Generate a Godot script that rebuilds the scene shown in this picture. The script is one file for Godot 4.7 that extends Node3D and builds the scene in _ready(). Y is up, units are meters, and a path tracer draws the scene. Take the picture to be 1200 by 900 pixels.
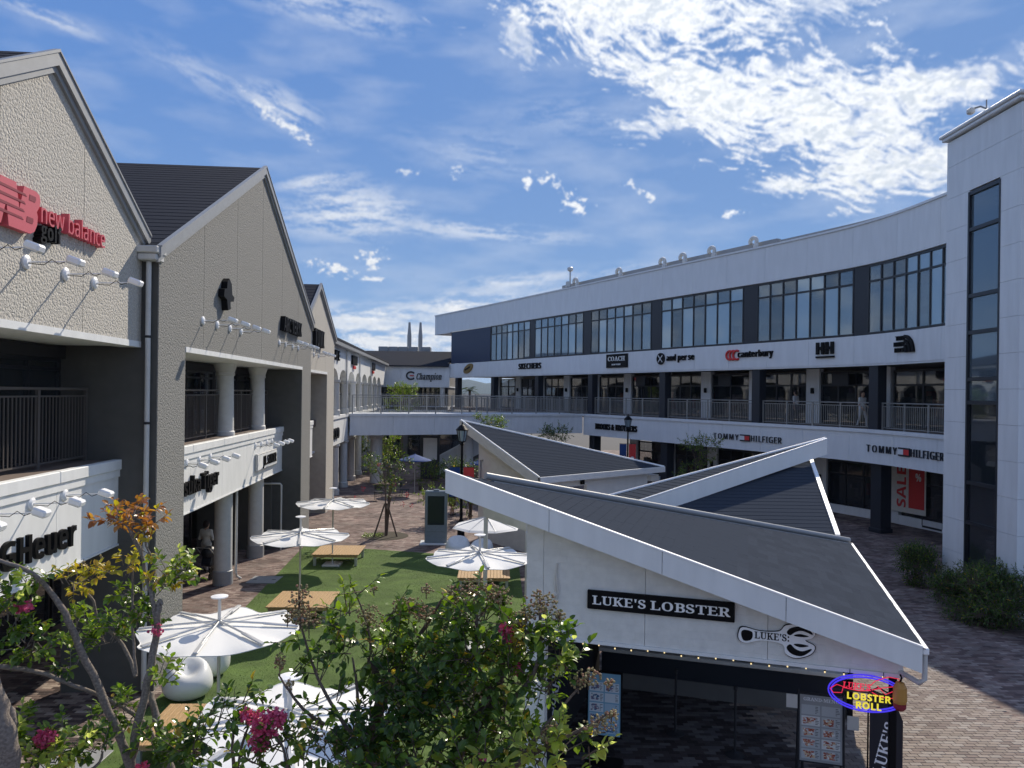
extends Node3D
# An outlet plaza seen from a first-floor deck: gabled shops on the left, a curved three-storey block on the right,
# low pavilions with folded roofs between them, a lawn with parasols, crape myrtles close by.
# x right, y up, metres; the viewer stands at (0, 6, 0) and looks towards -z. "left frame" = (u, h, s): u off the left facade line, s along it.

const PHI := 0.07848            # turn of the left facade line
var M := {}
var counts := {}
var rng := RandomNumberGenerator.new()
var P1O := Vector3(0.25, 0, -11.27)
var P1B := Basis(Vector3.UP, -0.3005)

class Shape:
	var v := PackedVector3Array()
	var n := PackedVector3Array()
	var uv := PackedVector2Array()
	var c := PackedColorArray()
	var o := Vector3.ZERO
	var col := Color.WHITE
	var tinted := false
	var mapped := false
	func _init(origin := Vector3.ZERO): o = origin
	func t(a: Vector3, b: Vector3, d: Vector3):
		var k := (b - a).cross(d - a)
		if k.length_squared() < 1e-16: return
		tn(a, b, d, k.normalized(), k.normalized(), k.normalized())
	func tn(a: Vector3, b: Vector3, d: Vector3, na: Vector3, nb: Vector3, nd: Vector3):
		v.append(a - o); v.append(d - o); v.append(b - o)
		n.append(na); n.append(nd); n.append(nb)
		if tinted: c.append(col); c.append(col); c.append(col)
		if mapped: uv.append(Vector2.ZERO); uv.append(Vector2.ZERO); uv.append(Vector2.ZERO)
	func q(a: Vector3, b: Vector3, d: Vector3, e: Vector3):
		t(a, b, d); t(a, d, e)
	func quv(a: Vector3, b: Vector3, d: Vector3, e: Vector3):   # a bottom left, b bottom right, d top right, e top left, with a picture
		var was := mapped
		mapped = false
		q(a, b, d, e)
		mapped = was
		uv.append_array(PackedVector2Array([Vector2(0, 1), Vector2(1, 0), Vector2(1, 1), Vector2(0, 1), Vector2(0, 0), Vector2(1, 0)]))
	func box(at: Vector3, s: Vector3, b := Basis.IDENTITY):
		var x := b.x * s.x / 2; var y := b.y * s.y / 2; var z := b.z * s.z / 2
		q(at - x - y + z, at + x - y + z, at + x + y + z, at - x + y + z)
		q(at + x - y - z, at - x - y - z, at - x + y - z, at + x + y - z)
		q(at + x - y + z, at + x - y - z, at + x + y - z, at + x + y + z)
		q(at - x - y - z, at - x - y + z, at - x + y + z, at - x + y - z)
		q(at - x + y + z, at + x + y + z, at + x + y - z, at - x + y - z)
		q(at - x - y - z, at + x - y - z, at + x - y + z, at - x - y + z)
	func lo_hi(a: Vector3, b: Vector3): box((a + b) / 2, (b - a).abs())
	func cbox(at: Vector3, s: Vector3, ch: float, b := Basis.IDENTITY):    # a box with chamfered edges
		var h := s / 2
		var ax := [b.x, b.y, b.z]
		var hs := [h.x, h.y, h.z]
		var corner := func(sx, sy, sz, k) -> Vector3:
			var sg := [sx, sy, sz]
			var r := at
			for i in 3: r += ax[i] * sg[i] * (hs[i] if i == k else hs[i] - ch)
			return r
		for k in 3:
			var i := (k + 1) % 3; var j := (k + 2) % 3
			for s1 in [-1.0, 1.0]:
				var g := [0.0, 0.0, 0.0]
				var pts := []
				for w in [[-1.0, -1.0], [1.0, -1.0], [1.0, 1.0], [-1.0, 1.0]]:
					g[k] = s1; g[i] = w[0]; g[j] = w[1]
					pts.append(corner.call(g[0], g[1], g[2], k))
				if s1 > 0: q(pts[0], pts[1], pts[2], pts[3])
				else: q(pts[3], pts[2], pts[1], pts[0])
				for s2 in [-1.0, 1.0]:         # the edge between face k (s1) and face i (s2), running along j
					var e := [0.0, 0.0, 0.0]
					e[k] = s1; e[i] = s2
					e[j] = -1.0
					var a0 = corner.call(e[0], e[1], e[2], k); var b0 = corner.call(e[0], e[1], e[2], i)
					e[j] = 1.0
					var a1 = corner.call(e[0], e[1], e[2], k); var b1 = corner.call(e[0], e[1], e[2], i)
					if s1 * s2 > 0: q(a0, b0, b1, a1)
					else: q(a1, b1, b0, a0)
		for sx in [-1.0, 1.0]:
			for sy in [-1.0, 1.0]:
				for sz in [-1.0, 1.0]:
					var p0 = corner.call(sx, sy, sz, 0); var p1 = corner.call(sx, sy, sz, 1); var p2 = corner.call(sx, sy, sz, 2)
					if sx * sy * sz > 0: t(p0, p1, p2)
					else: t(p0, p2, p1)
	func tube(p: Array, r, sides := 8, caps := true):
		var m := p.size()
		var side := Vector3.ZERO
		var rings := []
		for i in m:
			var d: Vector3 = (p[mini(i + 1, m - 1)] - p[maxi(i - 1, 0)]).normalized()
			if side == Vector3.ZERO:
				side = d.cross(Vector3.UP if absf(d.y) < 0.9 else Vector3.RIGHT).normalized()
			else:
				side = (side - d * side.dot(d)).normalized()
			var up := d.cross(side)
			var ring := []
			var rad: float = r[i] if r is Array else r
			for k in sides:
				var a := TAU * k / sides
				var dir := side * cos(a) + up * sin(a)
				ring.append([p[i] + dir * rad, dir])
			rings.append(ring)
		for i in m - 1:
			for k in sides:
				var a = rings[i][k]; var b = rings[i][(k + 1) % sides]; var d2 = rings[i + 1][(k + 1) % sides]; var e = rings[i + 1][k]
				tn(a[0], b[0], d2[0], a[1], b[1], d2[1])
				tn(a[0], d2[0], e[0], a[1], d2[1], e[1])
		if caps:
			for k in sides:
				t(p[0], rings[0][(k + 1) % sides][0], rings[0][k][0])
				t(p[m - 1], rings[m - 1][k][0], rings[m - 1][(k + 1) % sides][0])
	func lathe(at: Vector3, prof: Array, seg := 16, b := Basis.IDENTITY):   # profile of (radius, height) from the bottom up
		for i in prof.size() - 1:
			var p0: Vector2 = prof[i]; var p1: Vector2 = prof[i + 1]
			var e := (p1 - p0).normalized()
			for k in seg:
				var a0 := TAU * k / seg; var a1 := TAU * (k + 1) / seg
				var d0 := b.x * cos(a0) - b.z * sin(a0); var d1 := b.x * cos(a1) - b.z * sin(a1)
				var n0 := d0 * e.y - b.y * e.x; var n1 := d1 * e.y - b.y * e.x
				var w := at + d0 * p0.x + b.y * p0.y; var x := at + d1 * p0.x + b.y * p0.y
				var y := at + d1 * p1.x + b.y * p1.y; var z := at + d0 * p1.x + b.y * p1.y
				if p0.x > 1e-5: tn(w, x, y, n0, n1, n1)
				if p1.x > 1e-5: tn(w, y, z, n0, n1, n0)
	func ball(at: Vector3, r: Vector3, seg := 10, rows := 6):
		for i in rows:
			var f0 := PI * i / rows - PI / 2; var f1 := PI * (i + 1) / rows - PI / 2
			for k in seg:
				var a0 := TAU * k / seg; var a1 := TAU * (k + 1) / seg
				var w := Vector3(cos(f0) * cos(a0), sin(f0), -cos(f0) * sin(a0)); var x := Vector3(cos(f0) * cos(a1), sin(f0), -cos(f0) * sin(a1))
				var y := Vector3(cos(f1) * cos(a1), sin(f1), -cos(f1) * sin(a1)); var z := Vector3(cos(f1) * cos(a0), sin(f1), -cos(f1) * sin(a0))
				if i > 0: tn(at + w * r, at + x * r, at + y * r, w, x, y)
				if i < rows - 1: tn(at + w * r, at + y * r, at + z * r, w, y, z)
	func prism(poly: Array, b: Basis, at: Vector3, d: float):    # poly in the plane of b.x and b.y, front face at `at`, thickness d behind it
		var p := PackedVector2Array(poly)
		if Geometry2D.is_polygon_clockwise(p): p.reverse()
		var w := func(k: Vector2, back: float) -> Vector3: return at + b.x * k.x + b.y * k.y - b.z * back
		var ix := Geometry2D.triangulate_polygon(p)
		for i in range(0, ix.size(), 3):
			var a := p[ix[i]]; var e := p[ix[i + 1]]; var g := p[ix[i + 2]]
			if (e - a).cross(g - a) < 0:
				var sw := e
				e = g
				g = sw
			t(w.call(a, 0), w.call(e, 0), w.call(g, 0))
			t(w.call(a, d), w.call(g, d), w.call(e, d))
		for i in p.size():
			var a := p[i]; var e := p[(i + 1) % p.size()]
			q(w.call(a, d), w.call(e, d), w.call(e, 0), w.call(a, 0))
	func slab(p: Array, d: float):                 # a thick sheet: corner points seen counter-clockwise from its top, thickness d downwards
		var down := Vector3.DOWN * d
		for i in range(1, p.size() - 1):
			t(p[0], p[i], p[i + 1])
			t(p[0] + down, p[i + 1] + down, p[i] + down)
		for i in p.size():
			var a: Vector3 = p[i]; var e: Vector3 = p[(i + 1) % p.size()]
			q(a + down, e + down, e, a)
	func mesh() -> ArrayMesh:
		var m := ArrayMesh.new()
		var a := []
		a.resize(Mesh.ARRAY_MAX)
		a[Mesh.ARRAY_VERTEX] = v
		a[Mesh.ARRAY_NORMAL] = n
		if uv.size() == v.size(): a[Mesh.ARRAY_TEX_UV] = uv
		if c.size() == v.size(): a[Mesh.ARRAY_COLOR] = c
		m.add_surface_from_arrays(Mesh.PRIMITIVE_TRIANGLES, a)
		return m

func numbered(parent: Node, called: String) -> String:
	var key := str(parent.get_instance_id()) + called
	var k: int = counts.get(key, 0)
	counts[key] = k + 1
	return called if k == 0 else "%s_%03d" % [called, k]

func hang(o: Node3D, called: String, parent: Node) -> Node3D:
	o.name = numbered(parent, called)
	parent.add_child(o, true)
	return o

func put(called: String, what, m: Material, parent: Node = null) -> MeshInstance3D:
	var o := MeshInstance3D.new()
	o.mesh = what.mesh() if what is Shape else what
	o.material_override = m
	hang(o, called, parent if parent else self)
	return o

func tag(o: Node, label: String, category: String, group := "") -> Node:
	o.set_meta("label", label)
	o.set_meta("category", category)
	if group: o.set_meta("group", group)
	return o

func thing(called: String, label: String, category: String, at := Vector3.ZERO, turn := 0.0, group := "") -> Node3D:
	var o := Node3D.new()
	hang(o, called, self)
	o.position = at
	o.rotation.y = turn
	return tag(o, label, category, group)

func copy(of: Node3D, called: String, label: String, at: Vector3, turn := 0.0) -> Node3D:
	var o := of.duplicate() as Node3D
	hang(o, called, self)
	o.position = at
	o.rotation.y = turn
	o.set_meta("label", label)
	return o

func struct(o: Node) -> Node:
	o.set_meta("kind", "structure")
	return o

func stuff(o: Node) -> Node:
	o.set_meta("kind", "stuff")
	return o

func lw(u: float, h: float, s: float) -> Vector3:         # left frame to world
	return Vector3(u * cos(PHI) - s * sin(PHI), h, -u * sin(PHI) - s * cos(PHI))

func lin(r: float, g: float, b: float) -> Color: return Color(r, g, b).linear_to_srgb()

func mat(r: float, g: float, b: float, rough := 0.7, metal := 0.0) -> StandardMaterial3D:   # linear base colour
	var m := StandardMaterial3D.new()
	m.albedo_color = lin(r, g, b)
	m.roughness = rough
	m.metallic = metal
	return m

func noise(f: float, kind := FastNoiseLite.TYPE_SIMPLEX_SMOOTH, oct := 4, sd := 1) -> FastNoiseLite:
	var n := FastNoiseLite.new()
	n.noise_type = kind
	n.frequency = f
	n.fractal_octaves = oct
	n.seed = sd
	return n

func noise_tex(n: FastNoiseLite, lo: float, hi: float, size := 512) -> NoiseTexture2D:
	var t := NoiseTexture2D.new()
	t.width = size
	t.height = size
	t.seamless = true
	t.noise = n
	var g := Gradient.new()
	g.set_color(0, Color(lo, lo, lo))
	g.set_color(1, Color(hi, hi, hi))
	t.color_ramp = g
	return t

func grain(m: StandardMaterial3D, tex: Texture2D, scale: float, world := false) -> StandardMaterial3D:
	m.albedo_texture = tex
	m.uv1_triplanar = true
	m.uv1_world_triplanar = world
	m.uv1_scale = Vector3.ONE * scale
	return m

func bump(m: StandardMaterial3D, tex: Texture2D, cm: float) -> StandardMaterial3D:
	m.heightmap_enabled = true
	m.heightmap_texture = tex
	m.heightmap_scale = cm
	return m

func lettering(parent: Node, text: String, cap: float, depth: float, m: Material, xf: Transform3D, width := 0.0, serif := false, called := "lettering", bold := true) -> MeshInstance3D:
	var f := SystemFont.new()
	f.font_names = PackedStringArray(["Droid Serif" if serif else "Droid Sans"])
	f.font_weight = 700 if bold else 400
	var t := TextMesh.new()
	t.font = f
	t.text = text
	t.font_size = 48
	t.pixel_size = cap / (48 * 0.714)
	t.depth = depth
	t.curve_step = 1.5
	var o := MeshInstance3D.new()
	o.mesh = t
	o.material_override = m
	hang(o, called, parent)
	var sx := 1.0
	if width > 0.0:
		sx = width / maxf(t.get_aabb().size.x, 0.01)
	o.transform = xf * Transform3D(Basis.IDENTITY.scaled(Vector3(sx, 1, 1)), Vector3(0, 0, depth / 2))
	return o

# ------------------------------------------------------------------ sky
var fb := noise(1.0, FastNoiseLite.TYPE_SIMPLEX_SMOOTH, 5, 3)      # one feature per unit
var fc := noise(1.0, FastNoiseLite.TYPE_SIMPLEX_SMOOTH, 3, 21)
const SUN := Vector3(0.2893, 0.6156, -0.733)
# patches of cloud: azimuth, elevation (degrees), half width, half height, tilt, thickness, kind (0 puff, 1 veil, 2 mackerel)
const PATCHES := [
	[8.8, 27.0, 13.0, 3.7, -0.14, 1.35, 2], [13.4, 21.8, 11.0, 3.2, -0.55, 1.3, 2], [11.5, 19.4, 4.5, 1.3, 0.05, 0.9, 2], [22.5, 19.0, 9.5, 4.6, -0.25, 1.25, 2], [27.5, 15.0, 9.0, 2.6, -0.05, 1.2, 2], [17.0, 19.6, 7.0, 1.5, 0.05, 1.0, 2], [20.0, 14.6, 3.8, 0.8, -0.05, 1.0, 2], [28.0, 19.5, 7.0, 1.9, 0.10, 1.0, 2], [22.0, 26.5, 7.0, 3.0, 0.35, 0.6, 2], [30.0, 11.2, 8.0, 1.6, 0.0, 0.6, 1],
	[0.0, 25.2, 2.6, 1.8, -0.7, 0.6, 2],
	[-17.0, 18.6, 3.0, 0.42, -0.50, 0.95, 0], [-17.2, 19.6, 4.0, 1.7, -0.35, 0.55, 1], [-22.5, 21.0, 6.0, 1.4, -0.3, 0.3, 1], [-14.5, 26.3, 8.5, 1.9, -0.10, 0.5, 1], [-31.8, 22.6, 4.0, 0.7, -0.18, 0.6, 1],
	[-12.5, 13.0, 6.5, 2.6, 0.05, 0.75, 1], [-3.0, 12.0, 11.0, 0.9, -0.05, 0.55, 1], [-14.5, 15.0, 4.0, 0.7, 0.22, 0.6, 1], [-3.0, 17.5, 7.5, 2.2, -0.1, 0.24, 1], [4.0, 20.0, 8.0, 2.0, 0.0, 0.18, 1], [6.0, 8.5, 11.0, 1.3, 0.12, 0.36, 1],
	[1.0, 15.6, 0.5, 0.7, 0.2, 1.0, 0], [2.4, 15.8, 0.7, 0.5, -0.2, 1.0, 0], [3.2, 15.3, 0.7, 0.4, -0.1, 0.9, 0], [4.6, 14.0, 1.2, 0.75, -0.2, 1.15, 0], [9.0, 15.1, 1.0, 0.35, -0.5, 0.9, 0], [10.0, 14.4, 0.6, 0.4, -0.4, 0.9, 0], [16.0, 13.0, 1.1, 0.3, 0.15, 1.0, 0], [-13.4, 9.0, 1.9, 0.55, -0.25, 1.2, 0], [-10.6, 9.7, 1.1, 0.8, 0.0, 1.25, 0], [-10.6, 8.3, 1.4, 0.3, 0.0, 0.9, 0], [-4.3, 16.4, 0.5, 0.7, -0.4, 0.7, 0], [-7.9, 16.0, 0.9, 0.3, 0.1, 0.7, 0],
	[-11.0, 5.6, 7.0, 1.2, 0.0, 1.0, 1], [-3.0, 6.4, 7.0, 1.6, 0.03, 1.0, 1], [-10.0, 3.8, 9.0, 1.7, 0.0, 1.5, 1], [-2.0, 3.6, 8.0, 1.7, 0.0, 1.4, 1], [-6.0, 1.6, 16.0, 0.9, 0.0, 1.0, 1], [0.0, 8.4, 6.0, 0.8, 0.1, 0.6, 1], [5.0, 6.5, 8.0, 2.0, 0.1, 0.6, 1],
]

func air(az: float, el: float) -> Color:
	# az, el in radians; az 0 is -z
	var d := Vector3(sin(az) * cos(el), sin(el), -cos(az) * cos(el))
	var e := clampf(el / (PI / 2), 0.0, 1.0)
	var sun := acos(clampf(d.dot(SUN), -1.0, 1.0))
	var low := pow(1.0 - e, 7.0)
	var c := Color(0.070, 0.182, 0.48).lerp(Color(0.042, 0.118, 0.34), smoothstep(0.25, 0.95, e)).lerp(Color(0.29, 0.44, 0.62), low)
	var glow := exp(-sun * sun * 4.0)
	c = c.lerp(Color(0.20, 0.31, 0.50), glow * 0.5)
	var azd := rad_to_deg(az); var eld := rad_to_deg(el)
	var dense := 0.0
	var mack := 0.0
	if absf(azd) < 50.0 and eld < 38.0:
		for w in PATCHES:
			var q := Vector2(azd - w[0], eld - w[1])
			var reach: float = w[2] * 1.75
			if q.length_squared() > reach * reach: continue
			q = q.rotated(-w[4])
			var u := q
			q = Vector2(q.x / w[2], q.y / w[3])
			var r := q.length()
			if r > 1.7: continue
			var f := 0.0
			if w[6] == 0:
				f = fb.get_noise_2d(azd * 0.9, eld * 1.3) * 1.1 + fb.get_noise_2d(azd * 3.1 + 70, eld * 4.2) * 0.5
				f = smoothstep(0.0, 1.0, clampf((0.85 - r + f * 1.15) * 1.05, 0.0, 1.0))
			elif w[6] == 1:
				f = fb.get_noise_2d(u.x * 0.16 + w[0], u.y * 0.75) + 0.6 * fb.get_noise_2d(u.x * 0.5, u.y * 2.6 + 9) + 0.3 * fb.get_noise_2d(u.x * 2.6, u.y * 6.0)
				f = clampf((1.05 - r) * 1.25, 0.0, 1.0) * clampf(0.55 + f * 1.25, 0.0, 1.0)
			else:
				var warp := Vector2(fc.get_noise_2d(azd * 0.1, eld * 0.1), fc.get_noise_2d(azd * 0.1 + 50, eld * 0.1)) * 1.3
				var g := (Vector2(azd, eld) + warp).rotated(0.35)
				f = fb.get_noise_2d(g.x * 0.16, g.y * 0.34) * 1.0 + fb.get_noise_2d(g.x * 0.7, g.y * 1.3) * 0.65 + fb.get_noise_2d(g.x * 2.4 + 40, g.y * 3.6) * 0.30
				f = f * 0.62 + 0.55 * fb.get_noise_2d(g.x * 0.45 + 20, g.y * 2.1) + 0.10 * fb.get_noise_2d(g.x * 6.0, g.y * 9.0)
				f = smoothstep(0.0, 1.0, clampf((0.98 - r) * 1.15 + f * 1.05, 0.0, 1.0))
				mack = maxf(mack, f)
			dense = 1.0 - (1.0 - dense) * (1.0 - clampf(f * w[5], 0.0, 1.0))
	# elsewhere the sky carries the same broken cloud on a level layer
	var outside := smoothstep(36.0, 48.0, maxf(absf(azd), eld * 1.25))
	if outside > 0.0:
		var k := 1.0 / maxf(d.y, 0.06)
		var far := fb.get_noise_2d(d.x * k * 1.3 + 30, d.z * k * 1.3) + 0.5 * fb.get_noise_2d(d.x * k * 5.0, d.z * k * 5.0)
		dense = maxf(dense, clampf(far * 1.5 + 0.12, 0.0, 0.9) * outside)
	dense = maxf(dense, clampf(0.03 + 0.22 * fb.get_noise_2d(azd * 0.10 + 7, eld * 0.34), 0.0, 0.16))
	dense *= smoothstep(-0.5, 1.0, eld)
	var fine := fb.get_noise_2d(azd * 1.5 + 9, eld * 2.2) * 0.6 + fb.get_noise_2d(azd * 5.0, eld * 7.0) * 0.4
	var bright := 0.70 + 0.20 * glow + fine * 0.14
	var cl := Color(0.93, 0.96, 1.0) * bright
	if mack > 0.5:
		var shade := clampf(0.15 - fc.get_noise_2d(azd * 0.55, eld * 1.1) * 1.1 - fb.get_noise_2d(azd * 1.6, eld * 2.6) * 0.9, 0.0, 0.6)
		cl = cl.lerp(Color(0.36, 0.44, 0.55), shade * 1.25 * (mack - 0.5) * 2.0 * (1.0 - 0.4 * glow))
	c = c.lerp(cl, dense)
	if eld < 0.0: c = Color(0.30, 0.32, 0.34)
	return Color(c.r, c.g, c.b)

func sky_image(w: int, h: int, x0: int, y0: int, ww: int, hh: int) -> Image:
	var a := PackedFloat32Array()
	a.resize(ww * hh * 3)
	var i := 0
	for y in hh:
		var el := PI / 2 - PI * (y0 + y + 0.5) / h
		for x in ww:
			var c := air(wrapf(TAU * (x0 + x + 0.5) / w, -PI, PI), el)
			a[i] = c.r; a[i + 1] = c.g; a[i + 2] = c.b
			i += 3
	return Image.create_from_data(ww, hh, false, Image.FORMAT_RGBF, a.to_byte_array())

func make_sky() -> PanoramaSkyMaterial:
	var im := Image.create(512, 256, false, Image.FORMAT_RGBF)
	im.fill(Color(0.30, 0.32, 0.34))
	im.blit_rect(sky_image(512, 256, 0, 0, 512, 130), Rect2i(0, 0, 512, 130), Vector2i.ZERO)
	im.resize(4096, 2048, Image.INTERPOLATE_BILINEAR)
	var fine := sky_image(4096, 2048, -448, 660, 896, 368)      # the part in view, sharper; -z lies at the picture's edge
	im.blit_rect(fine, Rect2i(0, 0, 448, 368), Vector2i(4096 - 448, 660))
	im.blit_rect(fine, Rect2i(448, 0, 448, 368), Vector2i(0, 660))
	var s := PanoramaSkyMaterial.new()
	s.panorama = ImageTexture.create_from_image(im)
	return s

# ------------------------------------------------------------------ materials
func brick_image(n: int, bw: int, bh: int, pal: Array, sd: int, joint: Color) -> Array:
	var im := Image.create(n, n, false, Image.FORMAT_RGB8)
	var hi := Image.create(n, n, false, Image.FORMAT_L8)
	im.fill(joint)
	hi.fill(Color(0.35, 0.35, 0.35))
	var r := RandomNumberGenerator.new()
	r.seed = sd
	var nz := noise(0.09, FastNoiseLite.TYPE_SIMPLEX_SMOOTH, 3, sd)
	for row in n / bh:
		var shift := (row % 2) * bw / 2
		for k in n / bw:
			var x := k * bw + shift
			var pick := clampf(0.5 + nz.get_noise_2d(k * 2.1, row * 1.4) * 0.55 + r.randf_range(-0.42, 0.42), 0.0, 0.999)
			var c: Color = pal[int(pick * pal.size())]
			var f := r.randf_range(0.86, 1.14)
			c = lin(c.r * f, c.g * f, c.b * f)
			for part in 2:
				var xx := x - part * n
				im.fill_rect(Rect2i(xx + 1, row * bh + 1, bw - 1, bh - 1), c)
				hi.fill_rect(Rect2i(xx + 1, row * bh + 1, bw - 1, bh - 1), Color.WHITE * r.randf_range(0.8, 1.0))
	return [ImageTexture.create_from_image(im), ImageTexture.create_from_image(hi)]

func make_materials():
	var fine := noise_tex(noise(0.06, FastNoiseLite.TYPE_SIMPLEX_SMOOTH, 5, 2), 0.80, 1.0, 512)
	var soft := noise_tex(noise(0.012, FastNoiseLite.TYPE_SIMPLEX_SMOOTH, 5, 4), 0.93, 1.0, 512)
	var clean := noise_tex(noise(0.022, FastNoiseLite.TYPE_SIMPLEX_SMOOTH, 4, 14), 0.955, 1.01, 512)
	var cell := noise(0.062, FastNoiseLite.TYPE_CELLULAR, 2, 7)
	cell.cellular_return_type = FastNoiseLite.RETURN_DISTANCE
	cell.domain_warp_enabled = true
	cell.domain_warp_amplitude = 14.0
	cell.domain_warp_frequency = 0.03
	var scales := noise_tex(cell, 1.0, 0.0, 512)
	var grass_n := noise_tex(noise(0.05, FastNoiseLite.TYPE_SIMPLEX, 5, 31), 0.74, 1.0, 1024)
	var wood := noise(0.02, FastNoiseLite.TYPE_SIMPLEX_SMOOTH, 4, 12)
	var wood_t := noise_tex(wood, 0.72, 1.0, 512)
	M.stucco_tan = bump(grain(mat(0.64, 0.605, 0.54, 0.95), fine, 0.7), scales, 1.9)
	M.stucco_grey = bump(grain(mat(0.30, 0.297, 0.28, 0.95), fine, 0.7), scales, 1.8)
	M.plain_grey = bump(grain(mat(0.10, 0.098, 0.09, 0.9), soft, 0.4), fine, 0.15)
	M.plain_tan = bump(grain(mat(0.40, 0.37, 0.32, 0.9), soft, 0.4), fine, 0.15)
	M.white = grain(mat(0.82, 0.83, 0.82, 0.62), clean, 0.2)
	M.panel = grain(mat(0.74, 0.77, 0.80, 0.5), clean, 0.11)
	M.warm_white = bump(grain(mat(0.74, 0.71, 0.65, 0.7), soft, 0.5), fine, 0.1)
	M.col = grain(mat(0.62, 0.62, 0.60, 0.6), soft, 0.8)
	for streaked in [M.panel, M.white]: streaked.uv1_scale = Vector3(0.24, 0.04, 0.24)      # rain streaks run down the panels
	M.joint = mat(0.10, 0.10, 0.10, 0.9)
	M.trim = grain(mat(0.32, 0.33, 0.34, 0.5), soft, 0.6)
	M.roof = grain(mat(0.028, 0.034, 0.050, 0.9), fine, 1.2)
	M.shingle = grain(mat(0.062, 0.073, 0.094, 1.0), fine, 2.5)
	M.shingle.metallic_specular = 0.05
	M.roof.metallic_specular = 0.2
	M.deck = grain(mat(0.20, 0.15, 0.125, 0.8), fine, 1.5)
	M.rail = mat(0.13, 0.115, 0.105, 0.45, 0.3)
	M.rail_pale = mat(0.30, 0.30, 0.29, 0.4, 0.4)
	M.navy = mat(0.012, 0.016, 0.026, 0.45)
	M.blue_clad = mat(0.008, 0.024, 0.075, 0.5)
	M.black = mat(0.006, 0.006, 0.007, 0.5)
	M.black.metallic_specular = 0.25
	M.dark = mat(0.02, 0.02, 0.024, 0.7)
	M.frame = mat(0.016, 0.018, 0.024, 0.4)
	M.steel = mat(0.45, 0.46, 0.47, 0.35, 0.5)
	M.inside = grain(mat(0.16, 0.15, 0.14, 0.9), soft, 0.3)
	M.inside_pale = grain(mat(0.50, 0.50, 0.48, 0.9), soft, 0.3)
	M.lampwhite = mat(0.92, 0.92, 0.92, 0.4)
	M.red = mat(0.60, 0.10, 0.13, 0.5)
	M.red_deep = mat(0.24, 0.015, 0.03, 0.5)
	M.orange_red = mat(0.62, 0.03, 0.03, 0.5)
	M.gold = mat(0.26, 0.17, 0.05, 0.4, 0.4)
	var gl := mat(0.012, 0.02, 0.03, 0.02)
	gl.albedo_color.a = 0.42
	gl.metallic_specular = 0.8
	gl.transparency = BaseMaterial3D.TRANSPARENCY_ALPHA
	M.glass = gl
	var gd := mat(0.16, 0.22, 0.27, 0.03, 0.38)
	gd.albedo_color.a = 0.55
	gd.metallic_specular = 1.0
	gd.transparency = BaseMaterial3D.TRANSPARENCY_ALPHA
	M.glass_blue = gd
	M.glass_frost = mat(0.22, 0.30, 0.36, 0.12)
	M.glass_frost.metallic_specular = 1.0
	var tint := mat(1, 1, 1, 0.75)
	tint.vertex_color_use_as_albedo = true
	M.tint = tint
	var pal := [Color(0.145, 0.092, 0.082), Color(0.190, 0.120, 0.105), Color(0.25, 0.168, 0.146), Color(0.31, 0.225, 0.195), Color(0.29, 0.22, 0.195), Color(0.39, 0.305, 0.265)]
	var b := brick_image(2048, 32, 16, pal, 5, lin(0.09, 0.08, 0.07))
	M.paving = bump(mat(1, 1, 1, 0.9), b[1], 0.6)
	M.paving.albedo_texture = b[0]
	M.paving.uv1_triplanar = true
	M.paving.uv1_world_triplanar = true
	M.paving.uv1_scale = Vector3.ONE / 12.8
	M.paving.detail_enabled = true
	M.paving.detail_blend_mode = BaseMaterial3D.BLEND_MODE_MUL
	M.paving.detail_albedo = noise_tex(noise(0.008, FastNoiseLite.TYPE_SIMPLEX_SMOOTH, 4, 44), 0.72, 1.0, 512)
	M.paving.detail_uv_layer = BaseMaterial3D.DETAIL_UV_2
	M.paving.uv2_triplanar = true
	M.paving.uv2_world_triplanar = true
	M.paving.uv2_scale = Vector3.ONE / 7.3
	M.brick = bump(grain(mat(1, 1, 1, 0.92), fine, 3.0), fine, 0.25)
	M.brick.vertex_color_use_as_albedo = true
	M.mortar = grain(mat(0.10, 0.09, 0.08, 1.0), fine, 2.0)
	M.asphalt = grain(mat(0.11, 0.105, 0.10, 0.95), fine, 0.2)
	M.turf = bump(grain(mat(0.155, 0.255, 0.055, 1.0), grass_n, 0.9, true), grass_n, 0.8)
	M.turf.detail_enabled = true
	M.turf.detail_blend_mode = BaseMaterial3D.BLEND_MODE_MUL
	M.turf.detail_albedo = noise_tex(noise(0.012, FastNoiseLite.TYPE_SIMPLEX_SMOOTH, 5, 61), 0.74, 1.0, 512)
	M.turf.detail_uv_layer = BaseMaterial3D.DETAIL_UV_2
	M.turf.uv2_triplanar = true
	M.turf.uv2_world_triplanar = true
	M.turf.uv2_scale = Vector3(0.11, 0.11, 0.19)
	M.blade = mat(0.14, 0.25, 0.055, 0.9)
	M.blade.vertex_color_use_as_albedo = true
	M.wood = grain(mat(0.62, 0.40, 0.19, 0.6), wood_t, 1.0)
	M.wood.uv1_scale = Vector3(6.0, 6.0, 0.5)
	M.canvas = mat(0.82, 0.82, 0.81, 0.85)
	M.canvas.backlight_enabled = true
	M.canvas.backlight = Color(0.42, 0.42, 0.40)
	M.canvas_blue = mat(0.014, 0.055, 0.20, 0.85)
	M.pole = mat(0.62, 0.62, 0.61, 0.35, 0.3)
	M.plastic = mat(0.74, 0.75, 0.74, 0.35)
	M.kiosk = grain(mat(0.20, 0.24, 0.26, 0.4), soft, 1.0)
	M.screen = mat(0.008, 0.012, 0.026, 0.08)
	var bark_n := noise_tex(noise(0.02, FastNoiseLite.TYPE_SIMPLEX_SMOOTH, 4, 9), 0.55, 1.0, 512)
	M.bark = bump(grain(mat(0.36, 0.30, 0.25, 0.9), bark_n, 5.0), bark_n, 0.6)
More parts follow.
